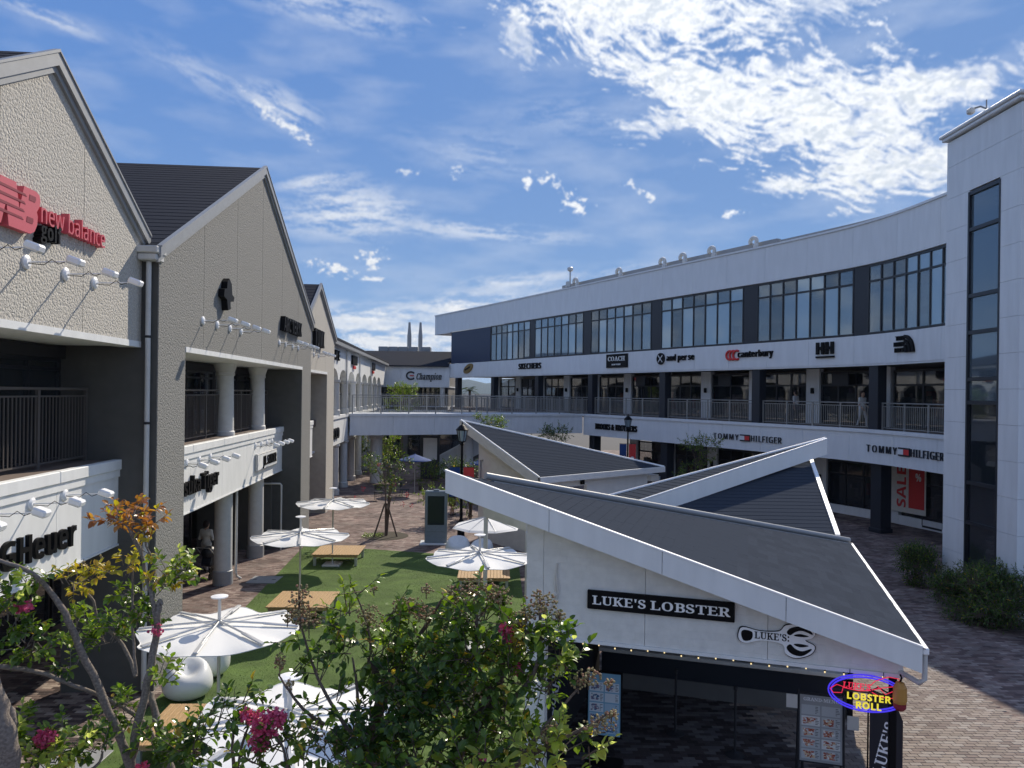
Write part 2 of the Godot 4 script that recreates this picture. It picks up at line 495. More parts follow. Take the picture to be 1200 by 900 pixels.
	M.bark_dark = bump(grain(mat(0.22, 0.16, 0.125, 0.9), bark_n, 5.0), bark_n, 0.6)
	M.shoot = mat(0.20, 0.085, 0.05, 0.8)
	var leaf := mat(1, 1, 1, 0.27)
	leaf.vertex_color_use_as_albedo = true
	leaf.backlight_enabled = true
	leaf.backlight = Color(0.95, 1.0, 0.5)
	M.leaf = leaf
	var petal := mat(1, 1, 1, 0.7)
	petal.vertex_color_use_as_albedo = true
	petal.backlight_enabled = true
	petal.backlight = Color(0.5, 0.4, 0.4)
	M.petal = petal
	var cloth := mat(1, 1, 1, 0.85)
	cloth.vertex_color_use_as_albedo = true
	M.cloth = cloth
	var wb := Image.create(512, 512, false, Image.FORMAT_L8)
	wb.fill(Color(0.4, 0.4, 0.4))
	for row in 16:
		for k in 9:
			wb.fill_rect(Rect2i(k * 64 - (row % 2) * 32 + 1, row * 32 + 1, 62, 30), Color(0.9, 0.9, 0.9))
	M.white_brick = bump(grain(mat(0.80, 0.79, 0.75, 0.7), soft, 0.5), ImageTexture.create_from_image(wb), 0.35)
	M.white_brick.uv1_scale = Vector3.ONE * 0.62
	M.hills = mat(0.035, 0.06, 0.04, 1.0)

# ------------------------------------------------------------------ repeated pieces
# a straight run of railing between two points on its floor; balusters are single parts where they are seen near
func railing(called: String, label: String, a: Vector3, b: Vector3, h: float, step: float, single: bool, m: Material, every := 1.9) -> Node3D:
	var d := b - a
	var len := d.length()
	var o := thing(called, label, "railing", a, atan2(-d.z, d.x), "balcony railings")
	var top := Shape.new()
	top.cbox(Vector3(len / 2, h - 0.025, 0), Vector3(len, 0.05, 0.07), 0.012)
	put("handrail", top, m, o)
	var low := Shape.new()
	low.box(Vector3(len / 2, h - 0.16, 0), Vector3(len, 0.03, 0.03))
	low.box(Vector3(len / 2, 0.09, 0), Vector3(len, 0.03, 0.03))
	put("cross_bar", low, m, o)
	var k := maxi(1, roundi(len / every))
	var post := Shape.new()
	post.box(Vector3(0, (h - 0.05) / 2, 0), Vector3(0.075, h - 0.05, 0.05))
	var pm := post.mesh()
	for i in k + 1:
		put("post", pm, m, o).position.x = lerpf(0.04, len - 0.04, float(i) / k)
	var bal := Shape.new()
	bal.box(Vector3(0, (h - 0.07) / 2, 0), Vector3(0.018, h - 0.27, 0.018))
	var bm := bal.mesh()
	var all := Shape.new()
	for i in int(len / step):
		var x := (i + 0.5) * step
		if single: put("baluster", bm, m, o).position.x = x
		else: all.box(Vector3(x, (h - 0.07) / 2, 0), Vector3(0.02, h - 0.27, 0.02))
	if not single: stuff(put("balusters", all, m, o))
	return o

var spot0: Node3D
# a white arm lamp that lights a sign; its base plate is at the origin, the arm runs along +x
func spotlight(label: String, at: Vector3, turn: float, len := 0.74) -> Node3D:
	if spot0 == null:
		spot0 = thing("arm_spotlight", label, "spotlight", at, turn, "arm spotlights over the shop signs")
		var s := Shape.new()
		s.lathe(Vector3.ZERO, [Vector2(0, 0), Vector2(0.105, 0), Vector2(0.105, 0.025), Vector2(0.06, 0.05), Vector2(0, 0.045)], 14, Basis(Vector3(0, -1, 0), Vector3(1, 0, 0), Vector3(0, 0, 1)))
		put("base_plate", s, M.lampwhite, spot0)
		s = Shape.new()
		s.tube([Vector3(0.03, 0, 0), Vector3(len * 0.5, 0.01, 0), Vector3(len - 0.14, 0.02, 0)], 0.011, 6)
		put("arm", s, M.lampwhite, spot0)
		s = Shape.new()
		s.tube([Vector3(0.05, -0.02, 0.01), Vector3(len * 0.35, -0.035, 0.012), Vector3(len * 0.5, 0.045, 0.02), Vector3(len * 0.62, -0.02, 0.01), Vector3(len - 0.15, 0.03, 0)], 0.006, 5)
		put("cable", s, M.black, spot0)
		s = Shape.new()
		var b := Basis(Vector3(0, 0, 1), -0.35)
		s.cbox(Vector3(len - 0.05, 0.03, 0), Vector3(0.21, 0.11, 0.19), 0.025, b)
		s.box(Vector3(len - 0.05, 0.075, 0) + b.x * 0.01, Vector3(0.10, 0.022, 0.10), b)
		s.tube([Vector3(len - 0.16, 0.02, 0), Vector3(len - 0.1, 0.03, 0)], 0.022, 6)
		put("lamp_head", s, M.lampwhite, spot0)
		s = Shape.new()
		s.box(Vector3(len - 0.05, 0.03, 0) - b.y * 0.056, Vector3(0.16, 0.004, 0.15), b)
		put("lens", s, M.glass_frost, spot0)
		return spot0
	return copy(spot0, "arm_spotlight", label, at, turn)

# windows in a local frame: x along the glass, y up, z towards the viewer
func window(parent: Node, xf: Transform3D, w: float, h: float, cols: int, transom: float, glass: Material, called := "window", bar := 0.06) -> Node3D:
	var o := Node3D.new()
	hang(o, called, parent)
	o.transform = xf
	var f := Shape.new()
	f.box(Vector3(w / 2, bar / 2, 0), Vector3(w, bar, 0.09))
	f.box(Vector3(w / 2, h - bar / 2, 0), Vector3(w, bar, 0.09))
	if transom > 0: f.box(Vector3(w / 2, transom, 0.002), Vector3(w - 0.01, bar, 0.08))
	for i in cols + 1:
		f.box(Vector3(lerpf(bar / 2, w - bar / 2, float(i) / cols), h / 2, 0.004), Vector3(bar, h - bar * 2, 0.085))
	put("frame", f, M.frame, o)
	var rows := [[bar, h - bar]] if transom <= 0 else [[bar, transom - bar / 2], [transom + bar / 2, h - bar]]
	for r in rows:
		var s := Shape.new()
		s.box(Vector3(0, (r[0] + r[1]) / 2, 0), Vector3((w - bar) / cols - bar * 0.8, r[1] - r[0], 0.012))
		var m := s.mesh()
		for i in cols:
			put("pane", m, glass, o).position.x = bar / 2 + (w - bar) * (i + 0.5) / cols
	return o

func goods(w: float, d: float, h: float, n: int, sd: int) -> Shape:       # shelves and stock seen dimly through shop glass
	var s := Shape.new()
	s.tinted = true
	var r := RandomNumberGenerator.new()
	r.seed = sd
	for i in n:
		var x := r.randf_range(0.1, w - 0.4)
		var hh := r.randf_range(0.5, h)
		var g := r.randf_range(0.03, 0.5)
		s.col = Color(g, g * r.randf_range(0.7, 1.0), g * r.randf_range(0.5, 1.0)) if r.randf() < 0.75 else Color(r.randf_range(0.1, 0.5), 0.08, 0.06)
		s.box(Vector3(x, hh / 2 + r.randf_range(0, 0.8), -r.randf_range(0.3, d)), Vector3(r.randf_range(0.15, 0.55), hh * 0.6, 0.25))
	return s

# ------------------------------------------------------------------ left: gabled shops
func poly_clip(p: PackedVector2Array, x0: float, x1: float) -> Array:
	var r := PackedVector2Array([Vector2(x0, -1), Vector2(x1, -1), Vector2(x1, 40), Vector2(x0, 40)])
	var got := Geometry2D.intersect_polygons(p, r)
	return Array(got[0]) if got.size() else []

# b.x = along the line (away from the viewer), b.y up, b.z towards the plaza, in the building's own axes
var LB := Basis(Vector3(0, 0, -1), Vector3(0, 1, 0), Vector3(1, 0, 0))

func gabled(called: String, label: String, uf: float, s0: float, s1: float, apex: Vector2, eave: float, o0: float, o1: float, wall: Material, side: Material, cols: Array, rail_to: float, f1: float) -> Node3D:
	var o := thing(called, label, "shop building", lw(uf, 0, s0), PHI)
	var org := Vector3(uf, 0, -s0)
	var sh := func() -> Shape: return Shape.new(org)
	var w: Shape
	# gable wall in panels with narrow seams, over a backing sheet
	var gp := PackedVector2Array([Vector2(s0, 6.93), Vector2(s1, 6.93), Vector2(s1, eave), apex, Vector2(s0, eave)])
	w = sh.call()
	w.prism([Vector2(s0 + 0.05, 6.94), Vector2(s1 - 0.05, 6.94), Vector2(s1 - 0.05, eave - 0.05), apex - Vector2(0, 0.08), Vector2(s0 + 0.05, eave - 0.05)], LB, Vector3(uf - 0.1, 0, 0), 0.2)
	put("gable_core", w, M.joint, o)
	var x := s0
	var k := ceili((s1 - s0) / 2.75)
	for i in k:
		var pp := poly_clip(gp, s0 + (s1 - s0) * i / k + (0.008 if i else 0.0), s0 + (s1 - s0) * (i + 1) / k - (0.008 if i < k - 1 else 0.0))
		w = sh.call()
		w.prism(pp, LB, Vector3(uf, 0, 0), 0.09)
		put("wall_panel", w, wall, o)
	# piers either side of the opening, their side faces plain
	if o0 > s0 + 0.2:
		w = sh.call()
		w.lo_hi(Vector3(uf - 0.55, 0, -s0), Vector3(uf, 6.928, -o0))
		put("pier", w, wall, o)
	if s1 > o1 + 0.2:
		w = sh.call()
		w.lo_hi(Vector3(uf - 0.5, 0, -o1), Vector3(uf, 6.928, -s1))
		put("pier", w, wall, o)
		w = sh.call()
		w.lo_hi(Vector3(-7.6, 0, -(o1 - 0.004)), Vector3(uf - 0.02, 6.805, -(o1 + 0.03)))
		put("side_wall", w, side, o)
	for sw in [[Vector3(-20, 0, -(s1 - 0.25)), Vector3(-9.95, eave - 0.1, -(s1 - 0.02))], [Vector3(uf - 0.02, 0, -(s0 - 0.004)), Vector3(-7.6, 3.0, -(s0 + 0.2))], [Vector3(uf - 0.02, 3.002, -(s0 - 0.004)), Vector3(-20, eave - 0.12, -(s0 + 0.2))]]:
		if s0 < 9.0 and sw[0].z > -9.0: continue
		w = sh.call()
		w.lo_hi(sw[0], sw[1])
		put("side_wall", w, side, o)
	w = sh.call()
	w.lo_hi(Vector3(uf - 0.4, 6.812, -(o0 - 0.0)), Vector3(uf + 0.014, 6.928, -o1))
	put("beam", w, M.white, o)
	w = sh.call()
	w.lo_hi(Vector3(-9.3, 6.82, -s0 - 0.21), Vector3(uf - 0.41, 6.92, -s1 + 0.26))
	put("soffit", w, M.white, o)
	# first floor slab with tiled top, fascia of panels, cap and moulding
	w = sh.call()
	w.lo_hi(Vector3(-9.3, 4.25, -o0 + (0.0 if o0 > s0 + 0.2 else 0.0)), Vector3(-6.66, 4.585, -o1))
	put("balcony_floor", w, M.deck, o)
	w = sh.call()
	w.lo_hi(Vector3(-12.9, 2.95, -o0), Vector3(-6.7, 3.05, -o1))
	put("arcade_ceiling", w, M.white, o)
	var np := maxi(1, roundi((f1 - o0) / 2.6))
	for i in np:
		w = sh.call()
		var a := o0 + (f1 - o0) * i / np + 0.006
		var b := o0 + (f1 - o0) * (i + 1) / np - 0.006
		w.lo_hi(Vector3(-6.69, 2.94, -a), Vector3(-6.55, 4.26, -b))
		put("fascia_panel", w, M.white, o)
		w = sh.call()
		w.cbox(Vector3(-6.575, 4.50, -(a + b) / 2), Vector3(0.17, 0.20, b - a), 0.012)
		put("parapet_cap", w, M.white, o)
	w = sh.call()
	w.lo_hi(Vector3(-6.68, 4.262, -o0), Vector3(-6.52, 4.395, -f1 + 0.01))
	put("moulding", w, M.white, o)
	w = sh.call()
	w.lo_hi(Vector3(-6.68, 2.90, -o0), Vector3(-6.53, 2.935, -f1 + 0.01))
	put("moulding", w, M.white, o)
	w = sh.call()
	w.lo_hi(Vector3(-9.3, 3.06, -f1 + 0.06), Vector3(-6.7, 4.58, -f1 + 0.02))
	put("fascia_return", w, M.white, o)
	# columns on both floors
	for c in cols:
		w = sh.call()
		w.lathe(Vector3(-7.0, 0.0, -c), [Vector2(0.30, 0.0), Vector2(0.30, 0.42), Vector2(0.27, 0.44)], 18)
		put("column_base", w, M.trim, o)
		w = sh.call()
		w.lathe(Vector3(-7.0, 0.44, -c), [Vector2(0.27, 0.0), Vector2(0.26, 2.5)], 18)
		put("column", w, M.col, o)
		w = sh.call()
		w.lathe(Vector3(-7.0, 4.585, -c), [Vector2(0.30, 0.0), Vector2(0.30, 0.12), Vector2(0.27, 0.16), Vector2(0.25, 1.84), Vector2(0.28, 1.86), Vector2(0.28, 1.93), Vector2(0.27, 1.95), Vector2(0.36, 2.235)], 18)
		put("column", w, M.col, o)
	# shop fronts behind both floors
	for lev in [[0.02, 2.93, -9.9], [4.6, 6.8, -7.6]]:
		var width: float = o1 - o0 - 0.1
		var n := maxi(2, roundi(width / 2.4))
		for i in n:
			var at := Vector3(lev[2], lev[0], -(o0 + 0.05 + width * i / n)) - org
			window(o, Transform3D(LB, at), width / n - 0.12, lev[1] - lev[0] - 0.25, 2, 1.75, M.glass, "shop_window")
		w = sh.call()
		w.lo_hi(Vector3(lev[2] - 0.2, lev[1] - 0.24, -o0), Vector3(lev[2] + 0.05, lev[1] - 0.003, -o1))
		put("window_head", w, M.dark, o)
		var g := goods(width, 2.2, 1.7, 16, int(s0 * 10 + lev[0] * 100))
		var go := stuff(put("shop_stock", g, M.tint, o))
		go.transform = Transform3D(LB, Vector3(lev[2] - 0.1, lev[0], -o0) - org)
	w = sh.call()
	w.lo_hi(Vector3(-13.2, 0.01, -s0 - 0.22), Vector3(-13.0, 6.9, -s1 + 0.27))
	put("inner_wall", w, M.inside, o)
	for yy in [6.93, 4.3]:
		w = sh.call()
		w.lo_hi(Vector3(-13.0, yy, -s0 - 0.22), Vector3(-9.301, yy + 0.08, -s1 + 0.27))
		put("inner_floor", w, M.inside, o)
	# roof slopes running back from the gable, and the verge boards
	var rf := [Vector2(s0 - 0.18, eave - 0.05), apex + Vector2(0, 0.05), Vector2(s1 + 0.18, eave - 0.05)]
	for i in 2:
		var p: Vector2 = rf[i]; var e: Vector2 = rf[i + 1]
		w = sh.call()
		w.prism([p, e, e + Vector2(0, 0.1), p + Vector2(0, 0.1)], LB, Vector3(uf + 0.07, 0, 0), 16.0)
		var nn := int((e - p).length() / 0.32)
		var dir := (e - p).normalized()
		var up := Vector2(-dir.y, dir.x)
		for c in nn:                                  # overlapping courses
			var q0: Vector2 = p + (e - p) * c / nn + Vector2(0, 0.1); var q1: Vector2 = p + (e - p) * (c + 1) / nn + Vector2(0, 0.1)
			if i == 0: w.prism([q0, q1, q0 + up * 0.007], LB, Vector3(uf + 0.06, 0, 0), 15.95)
			else: w.prism([q0, q1, q1 + up * 0.007], LB, Vector3(uf + 0.06, 0, 0), 15.95)
		put("roof", w, M.roof, o)
		w = sh.call()
		w.prism([p - Vector2(0, 0.08), e - Vector2(0, 0.08), e + Vector2(0, 0.12), p + Vector2(0, 0.12)], LB, Vector3(uf + 0.10, 0, 0), 0.05)
		w.prism([p - Vector2(0, 0.19), e - Vector2(0, 0.19), e - Vector2(0, 0.085), p - Vector2(0, 0.085)], LB, Vector3(uf + 0.05, 0, 0), 0.05)
		w.prism([p + Vector2(0, 0.122), e + Vector2(0, 0.122), e + Vector2(0, 0.17), p + Vector2(0, 0.15)], LB, Vector3(uf + 0.12, 0, 0), 0.1)
		put("verge_board", w, M.trim, o)
	return o

func left_side():
	# a: tan gable; b: grey gable; c: small tan gable; then the white arcade
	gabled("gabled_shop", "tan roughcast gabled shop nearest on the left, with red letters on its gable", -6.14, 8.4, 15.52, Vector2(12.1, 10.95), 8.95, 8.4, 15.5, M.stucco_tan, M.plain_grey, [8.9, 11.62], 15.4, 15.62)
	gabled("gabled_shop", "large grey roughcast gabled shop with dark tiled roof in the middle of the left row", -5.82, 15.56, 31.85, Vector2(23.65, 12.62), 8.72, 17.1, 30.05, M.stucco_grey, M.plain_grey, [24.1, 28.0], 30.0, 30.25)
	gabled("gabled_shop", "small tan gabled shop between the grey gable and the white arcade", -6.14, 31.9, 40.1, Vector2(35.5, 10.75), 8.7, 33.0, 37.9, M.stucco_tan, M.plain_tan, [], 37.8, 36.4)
	for r in [["dark railing on the first floor of the tan gabled shop", 8.5, 15.45, true], ["dark railing between round columns of the large grey gabled shop", 17.15, 29.95, true], ["short railing on the small tan gabled shop", 33.05, 37.8, false]]:
		railing("balcony_railing", r[0], lw(-7.12, 4.585, r[1]), lw(-7.12, 4.585, r[2]), 1.42, 0.115, r[3], M.rail)
	# gutter head and down pipe in the corner between the two gables
	var o := thing("down_pipe", "white down pipe with gutter head in the corner between the tan and grey gables", "drain pipe", lw(-5.98, 0, 15.45), PHI)
	var w := Shape.new()
	w.tube([Vector3(0, 0.1, 0), Vector3(0, 8.5, 0)], 0.05, 10)
	put("pipe", w, M.col, o)
	w = Shape.new()
	w.cbox(Vector3(0.02, 8.72, -0.05), Vector3(0.42, 0.14, 0.5), 0.02)
	w.cbox(Vector3(0.02, 8.58, -0.05), Vector3(0.36, 0.13, 0.42), 0.02)
	put("gutter_head", w, M.col, o)
	for y in [1.9, 3.6, 5.3, 7.0]:
		w = Shape.new()
		w.lathe(Vector3(0, y, 0), [Vector2(0.052, 0), Vector2(0.058, 0.01), Vector2(0.058, 0.04), Vector2(0.052, 0.05)], 10)
		put("pipe_clip", w, M.dark, o)
	# low dark wall panel and white rail under the far end of the grey gable
	o = thing("service_wall", "dark grey ground floor wall with white pipe frame under the large grey gable", "wall", lw(-6.7, 0, 29.3), PHI)
	w = Shape.new()
	w.box(Vector3(-1.4, 1.3, 0), Vector3(2.7, 2.6, 0.15))
	put("wall_panel", w, M.plain_grey, o)
	w = Shape.new()
	w.tube([Vector3(0.35, 0.02, 0.2), Vector3(0.35, 2.45, 0.2), Vector3(0.3, 2.5, 0.2), Vector3(-2.4, 2.5, 0.2)], 0.035, 8)
	put("pipe_frame", w, M.col, o)
	o = thing("rain_pipe", "thin white rain pipe beside the nearest ground floor column of the grey gable", "drain pipe", lw(-6.72, 0, 24.5), PHI)
	w = Shape.new()
	w.tube([Vector3(0, 0.25, 0), Vector3(0, 2.85, 0), Vector3(-0.12, 2.93, 0.2)], 0.04, 8)
	w.tube([Vector3(0, 0.25, 0), Vector3(0.0, 0.12, -0.1), Vector3(0.1, 0.02, -0.2)], 0.04, 8)
	put("pipe", w, M.col, o)
	left_signs()
	arcade()

func sign_thing(called: String, label: String, u: float, h: float, s: float) -> Node3D:
	return thing(called, label, "sign", lw(u, h, s), PHI)

func left_signs():
	var L := Transform3D(LB, Vector3.ZERO)
	var o := sign_thing("shop_sign", "red letters with big red emblem on the tan gable", -6.14, 8.5, 12.6)
	# block emblem: an n and a b joined, cut by slanting bars
	var w := Shape.new()
	var sk := Basis(Vector3(0, 0, -1), Vector3(0, 1, -0.22), Vector3(1, 0, 0))
	var pol := [Vector2(-1.25, 0.62), Vector2(-0.55, 0.62), Vector2(-0.25, -0.05), Vector2(-0.18, 0.62), Vector2(0.42, 0.62), Vector2(0.60, 0.56), Vector2(0.68, 0.42), Vector2(0.68, 0.25), Vector2(0.58, 0.06), Vector2(0.66, -0.06), Vector2(0.68, -0.3), Vector2(0.60, -0.5), Vector2(0.42, -0.6), Vector2(-0.6, -0.6), Vector2(-0.86, 0.02), Vector2(-0.95, -0.6), Vector2(-1.55, -0.6)]
	sk = Basis(sk.x * 0.52, sk.y * 0.52, sk.z)
	var at := Vector3(0.12, 0.0, 1.42)
	w.prism(pol, sk, at, 0.15)
	put("emblem", w, M.red, o)
	w = Shape.new()
	for b in [[0.12, 0.30, 0.30, 0.16], [0.14, -0.32, 0.30, 0.16]]:
		w.prism([Vector2(b[0], b[1]), Vector2(b[0] + b[2], b[1]), Vector2(b[0] + b[2] + 0.03, b[1] + 0.08), Vector2(b[0] + b[2], b[1] + b[3]), Vector2(b[0], b[1] + b[3])], sk, at + Vector3(0.004, 0, 0), 0.02)
	for b in [[0.42, 0.42], [0.20, 0.30], [-0.02, 0.36], [-0.24, 0.30]]:
		w.prism([Vector2(-1.7, b[0] - 0.05), Vector2(0.0, b[0] - 0.06), Vector2(-0.1, b[0]), Vector2(-1.7, b[0] + 0.03)], sk, at + Vector3(0.005, 0, 0), 0.02)
	put("emblem_cut", w, M.red_deep, o)
	lettering(o, "new balance", 0.29, 0.12, M.red, L.translated(Vector3(0, 0.06, -0.03)), 2.05, false, "lettering", false)
	lettering(o, "golf", 0.24, 0.12, M.black, L.translated(Vector3(0, -0.19, 0.70)), 0.60)
	o = sign_thing("shop_sign", "large black letters on the white fascia of the nearest tan shop", -6.55, 3.46, 12.1)
	lettering(o, "GHeuer", 0.43, 0.06, M.black, L.translated(Vector3(0, 0.02, -0.57)), 2.2)
	lettering(o, "TA", 0.43, 0.06, M.black, L.translated(Vector3(0, 0.02, 0.98)), 0.72)
	o = sign_thing("shop_sign", "black arrow emblem high on the grey gable", -5.82, 8.42, 19.75)
	w = Shape.new()
	w.prism([Vector2(0, 0.40), Vector2(0.2, 0.28), Vector2(0.26, 0.02), Vector2(0.44, -0.02), Vector2(0.40, -0.14), Vector2(0.1, -0.18), Vector2(0.14, -0.36), Vector2(-0.1, -0.42), Vector2(-0.18, -0.16), Vector2(-0.44, -0.10), Vector2(-0.40, 0.08), Vector2(-0.2, 0.12), Vector2(-0.16, 0.30)], LB, Vector3(0.16, 0, 0), 0.15)
	put("emblem", w, M.black, o)
	o = sign_thing("shop_sign", "black lettering near the far edge of the grey gable", -5.82, 8.26, 27.6)
	lettering(o, "ARC'TERYX", 0.48, 0.16, M.black, L, 3.0)
	o = sign_thing("shop_sign", "black lettering on the small tan gable", -6.14, 8.35, 34.9)
	lettering(o, "TUMI", 0.75, 0.16, M.black, L, 2.4)
	o = sign_thing("shop_sign", "black lettering on the long white fascia under the grey gable", -6.55, 3.58, 19.8)
	lettering(o, "Onitsuka Tiger", 0.42, 0.10, M.black, L, 3.9)
	o = sign_thing("shop_sign", "small white sign box with dark letters on the long white fascia", -6.55, 3.56, 27.4)
	w = Shape.new()
	w.cbox(Vector3(0.05, 0, 0), Vector3(0.09, 0.58, 2.9), 0.015)
	put("sign_box", w, M.steel, o)
	w = Shape.new()
	w.box(Vector3(0.096, 0, 0), Vector3(0.004, 0.50, 2.8))
	put("sign_face", w, M.white, o)
	lettering(o, "JIL SANDER", 0.32, 0.03, M.black, L.translated(Vector3(0.098, 0, -0.25)), 1.95)
	# arm lamps over the signs
	var rows := [["nearest tan gable", -6.14, 7.80, [9.25, 10.35, 11.44, 12.55, 13.53]], ["grey gable under the arrow emblem", -5.82, 7.60, [18.2, 19.28, 20.36, 21.4]], ["grey gable under the black lettering", -5.82, 7.60, [26.05, 27.0, 28.2, 29.15]],
		["white fascia of the nearest tan shop", -6.55, 4.18, [9.2, 10.3, 11.4, 12.43, 13.45]], ["long white fascia near the near pier", -6.55, 4.17, [18.5, 19.4, 20.34, 21.25]], ["long white fascia over the white sign box", -6.55, 4.14, [26.0, 26.8, 27.6, 28.3]], ["small tan gable", -6.14, 7.6, [33.0, 34.2, 35.4]]]
	var ord := ["first", "second", "third", "fourth", "fifth"]
	for r in rows:
		for i in r[3].size():
			spotlight("%s white arm spotlight on the %s" % [ord[i], r[0]], lw(r[1], r[2], r[3][i]), PHI)
	spot0.set_meta("label", "first white arm spotlight on the nearest tan gable")

func arcade():
	var u := -6.55
	var s0 := 40.15
	var s1 := 75.0
	var o := thing("arcade_building", "long white two storey arcade building with arches, far left", "shop building", lw(u, 0, s0), PHI)
	var org := Vector3(u, 0, -s0)
	var cs := []
	for i in 9: cs.append(44.6 + 3.68 * i - 3.68)
	var p := [Vector2(s0, 8.8)]
	var w: Shape
	# wall over the arches, one polygon with the arch curves along its foot
	p.append(Vector2(s0, 6.66))
	for i in cs.size() - 1:
		var a: float = cs[i] + 0.3; var b: float = cs[i + 1] - 0.3
		if a < s0: a = s0 + 0.01
		p.append(Vector2(a, 6.66))
		for k in range(1, 12):
			var t := PI * k / 12
			p.append(Vector2((a + b) / 2 - (b - a) / 2 * cos(t), 6.66 + 0.62 * sin(t)))
		p.append(Vector2(b, 6.66))
	p.append(Vector2(s1, 6.66)); p.append(Vector2(s1, 8.8))
	w = Shape.new(org)
	w.prism(p, LB, Vector3(u, 0, 0), 0.4)
	put("arcade_wall", w, M.white, o)
	for c in cs:
		if c < s0 + 0.4: continue
		for lev in [[0.0, 2.95], [4.6, 2.06]]:
			w = Shape.new(org)
			w.lathe(Vector3(u - 0.2, lev[0], -c), [Vector2(0.30, 0), Vector2(0.30, 0.3), Vector2(0.25, 0.34), Vector2(0.24, lev[1] - 0.2), Vector2(0.31, lev[1] - 0.12), Vector2(0.31, lev[1])], 14)
			put("column", w, M.col, o)
	var n := 12
	for i in n:
		w = Shape.new(org)
		w.lo_hi(Vector3(u - 0.14, 2.95, -(s0 + (s1 - s0) * i / n + 0.006)), Vector3(u, 4.42, -(s0 + (s1 - s0) * (i + 1) / n - 0.006)))
		put("fascia_panel", w, M.white, o)
	for b in [["parapet_cap", Vector3(u - 0.15, 4.425, -s0), Vector3(u + 0.07, 4.6, -s1)], ["floor", Vector3(-10, 4.3, -s0), Vector3(u - 0.151, 4.585, -s1)], ["ceiling", Vector3(-10, 2.96, -s0), Vector3(u - 0.151, 3.06, -s1)], ["ceiling", Vector3(-10, 7.3, -s0), Vector3(u - 0.41, 7.4, -s1)]]:
		w = Shape.new(org)
		w.lo_hi(b[1], b[2])
		put(b[0], w, M.white, o)
	w = Shape.new(org)
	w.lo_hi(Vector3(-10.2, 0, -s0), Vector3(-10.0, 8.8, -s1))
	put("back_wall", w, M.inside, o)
	for lev in [0.02, 4.6]:
		for i in 9:
			window(o, Transform3D(LB, Vector3(-9.9, lev, -(s0 + 0.4 + 3.8 * i)) - org), 3.2, 2.3, 3, 1.8, M.glass, "shop_window")
	w = Shape.new(org)
	w.prism([Vector2(0.35, 8.75), Vector2(0.35, 8.9), Vector2(-8, 10.6), Vector2(-8, 10.45)], Basis(Vector3(1, 0, 0), Vector3(0, 1, 0), Vector3(0, 0, 1)), Vector3(u, 0, -s0), s1 - s0)
	put("roof", w, M.roof, o)
	w = Shape.new(org)
	w.lo_hi(Vector3(u + 0.002, 8.55, -s0), Vector3(u + 0.34, 8.74, -s1))
	put("eave_gutter", w, M.trim, o)
	for s in [47.4, 54.0, 61.5]:
		w = Shape.new(org)
		w.tube([Vector3(u + 0.06, 4.6, -s), Vector3(u + 0.06, 6.0, -s), Vector3(u + 0.06, 8.56, -s)], 0.05, 6)
		put("drain_pipe", w, M.col, o)
	railing("balcony_railing", "long pale railing along the upper arcade of the white building", lw(-6.9, 4.6, s0 + 0.1), lw(-6.9, 4.6, s1 - 0.2), 1.3, 0.14, false, M.rail_pale)
	var L := Transform3D(LB, Vector3.ZERO)
	for r in [[43.4, "two small black marks", "HD", "first"], [51.0, "a black panel over a red strip", "", "second"], [63.0, "a black panel over a pale red strip", "", "third"]]:
		var sg := sign_thing("shop_sign", "%s sign on the white arcade wall, %s" % [r[3], r[1]], u, 8.0, r[0])
		if r[2]: lettering(sg, "H E", 0.55, 0.12, M.black, L, 1.6)
		else:
			w = Shape.new()
			w.cbox(Vector3(0.07, 0.05, 0), Vector3(0.12, 0.6, 2.4), 0.02)
			put("sign_panel", w, M.black, sg)
			w = Shape.new()
			w.cbox(Vector3(0.07, -0.42, 0), Vector3(0.10, 0.2, 1.0), 0.02)
			put("sign_strip", w, M.orange_red, sg)
	var sg2 := sign_thing("shop_sign", "black lettering on the white fascia just before the footbridge", u, 3.6, 43.2)
	lettering(sg2, "ECCO", 0.6, 0.1, M.black, L, 2.6)

# ------------------------------------------------------------------ right: the curved block
var RC: Array = []       # dense line of its front, and the length along it
var RL: Array = []

func curve_setup():
	var p := [Vector2(-8, 78.4), Vector2(-1.9, 67.6), Vector2(5.0, 55), Vector2(10.2, 45.4), Vector2(14.2, 38), Vector2(16.0, 33.8), Vector2(16.7, 29), Vector2(16.8, 22)]
	var q := [p[0] * 2 - p[1]] + p + [p[7] * 2 - p[6]]
	for i in range(1, 8):
		for k in 12: RC.append(q[i].cubic_interpolate(q[i + 1], q[i - 1], q[i + 2], k / 12.0) if false else spline(q[i - 1], q[i], q[i + 1], q[i + 2], k / 12.0))
	RC.append(p[7])
	RL = [0.0]
	for i in RC.size() - 1: RL.append(RL[i] + (RC[i + 1] as Vector2).distance_to(RC[i]))

func spline(a: Vector2, b: Vector2, c: Vector2, d: Vector2, t: float) -> Vector2:
	return 0.5 * (2 * b + (c - a) * t + (2 * a - 5 * b + 4 * c - d) * t * t + (3 * b - 3 * c + d - a) * t * t * t)

# the frame at length s along the front: origin on the front line, x along it, z towards the plaza
func rf(s: float) -> Transform3D:
	var i := 0
	while i < RC.size() - 2 and RL[i + 1] < s: i += 1
	var f: float = (s - RL[i]) / (RL[i + 1] - RL[i])
	var j := clampi(i - 1, 0, RC.size() - 1); var k := clampi(i + 2, 0, RC.size() - 1)
	var p: Vector2 = (RC[i] as Vector2).lerp(RC[i + 1], f)
	var d: Vector2 = (RC[k] - RC[j]).normalized()
	var x := Vector3(d.x, 0, -d.y)
	return Transform3D(Basis(x, Vector3.UP, x.cross(Vector3.UP)), Vector3(p.x, 0, -p.y))

func rp(s: float, y: float, out: float) -> Vector3:
	var t := rf(s)
	return t.origin + t.basis.z * out + Vector3.UP * y

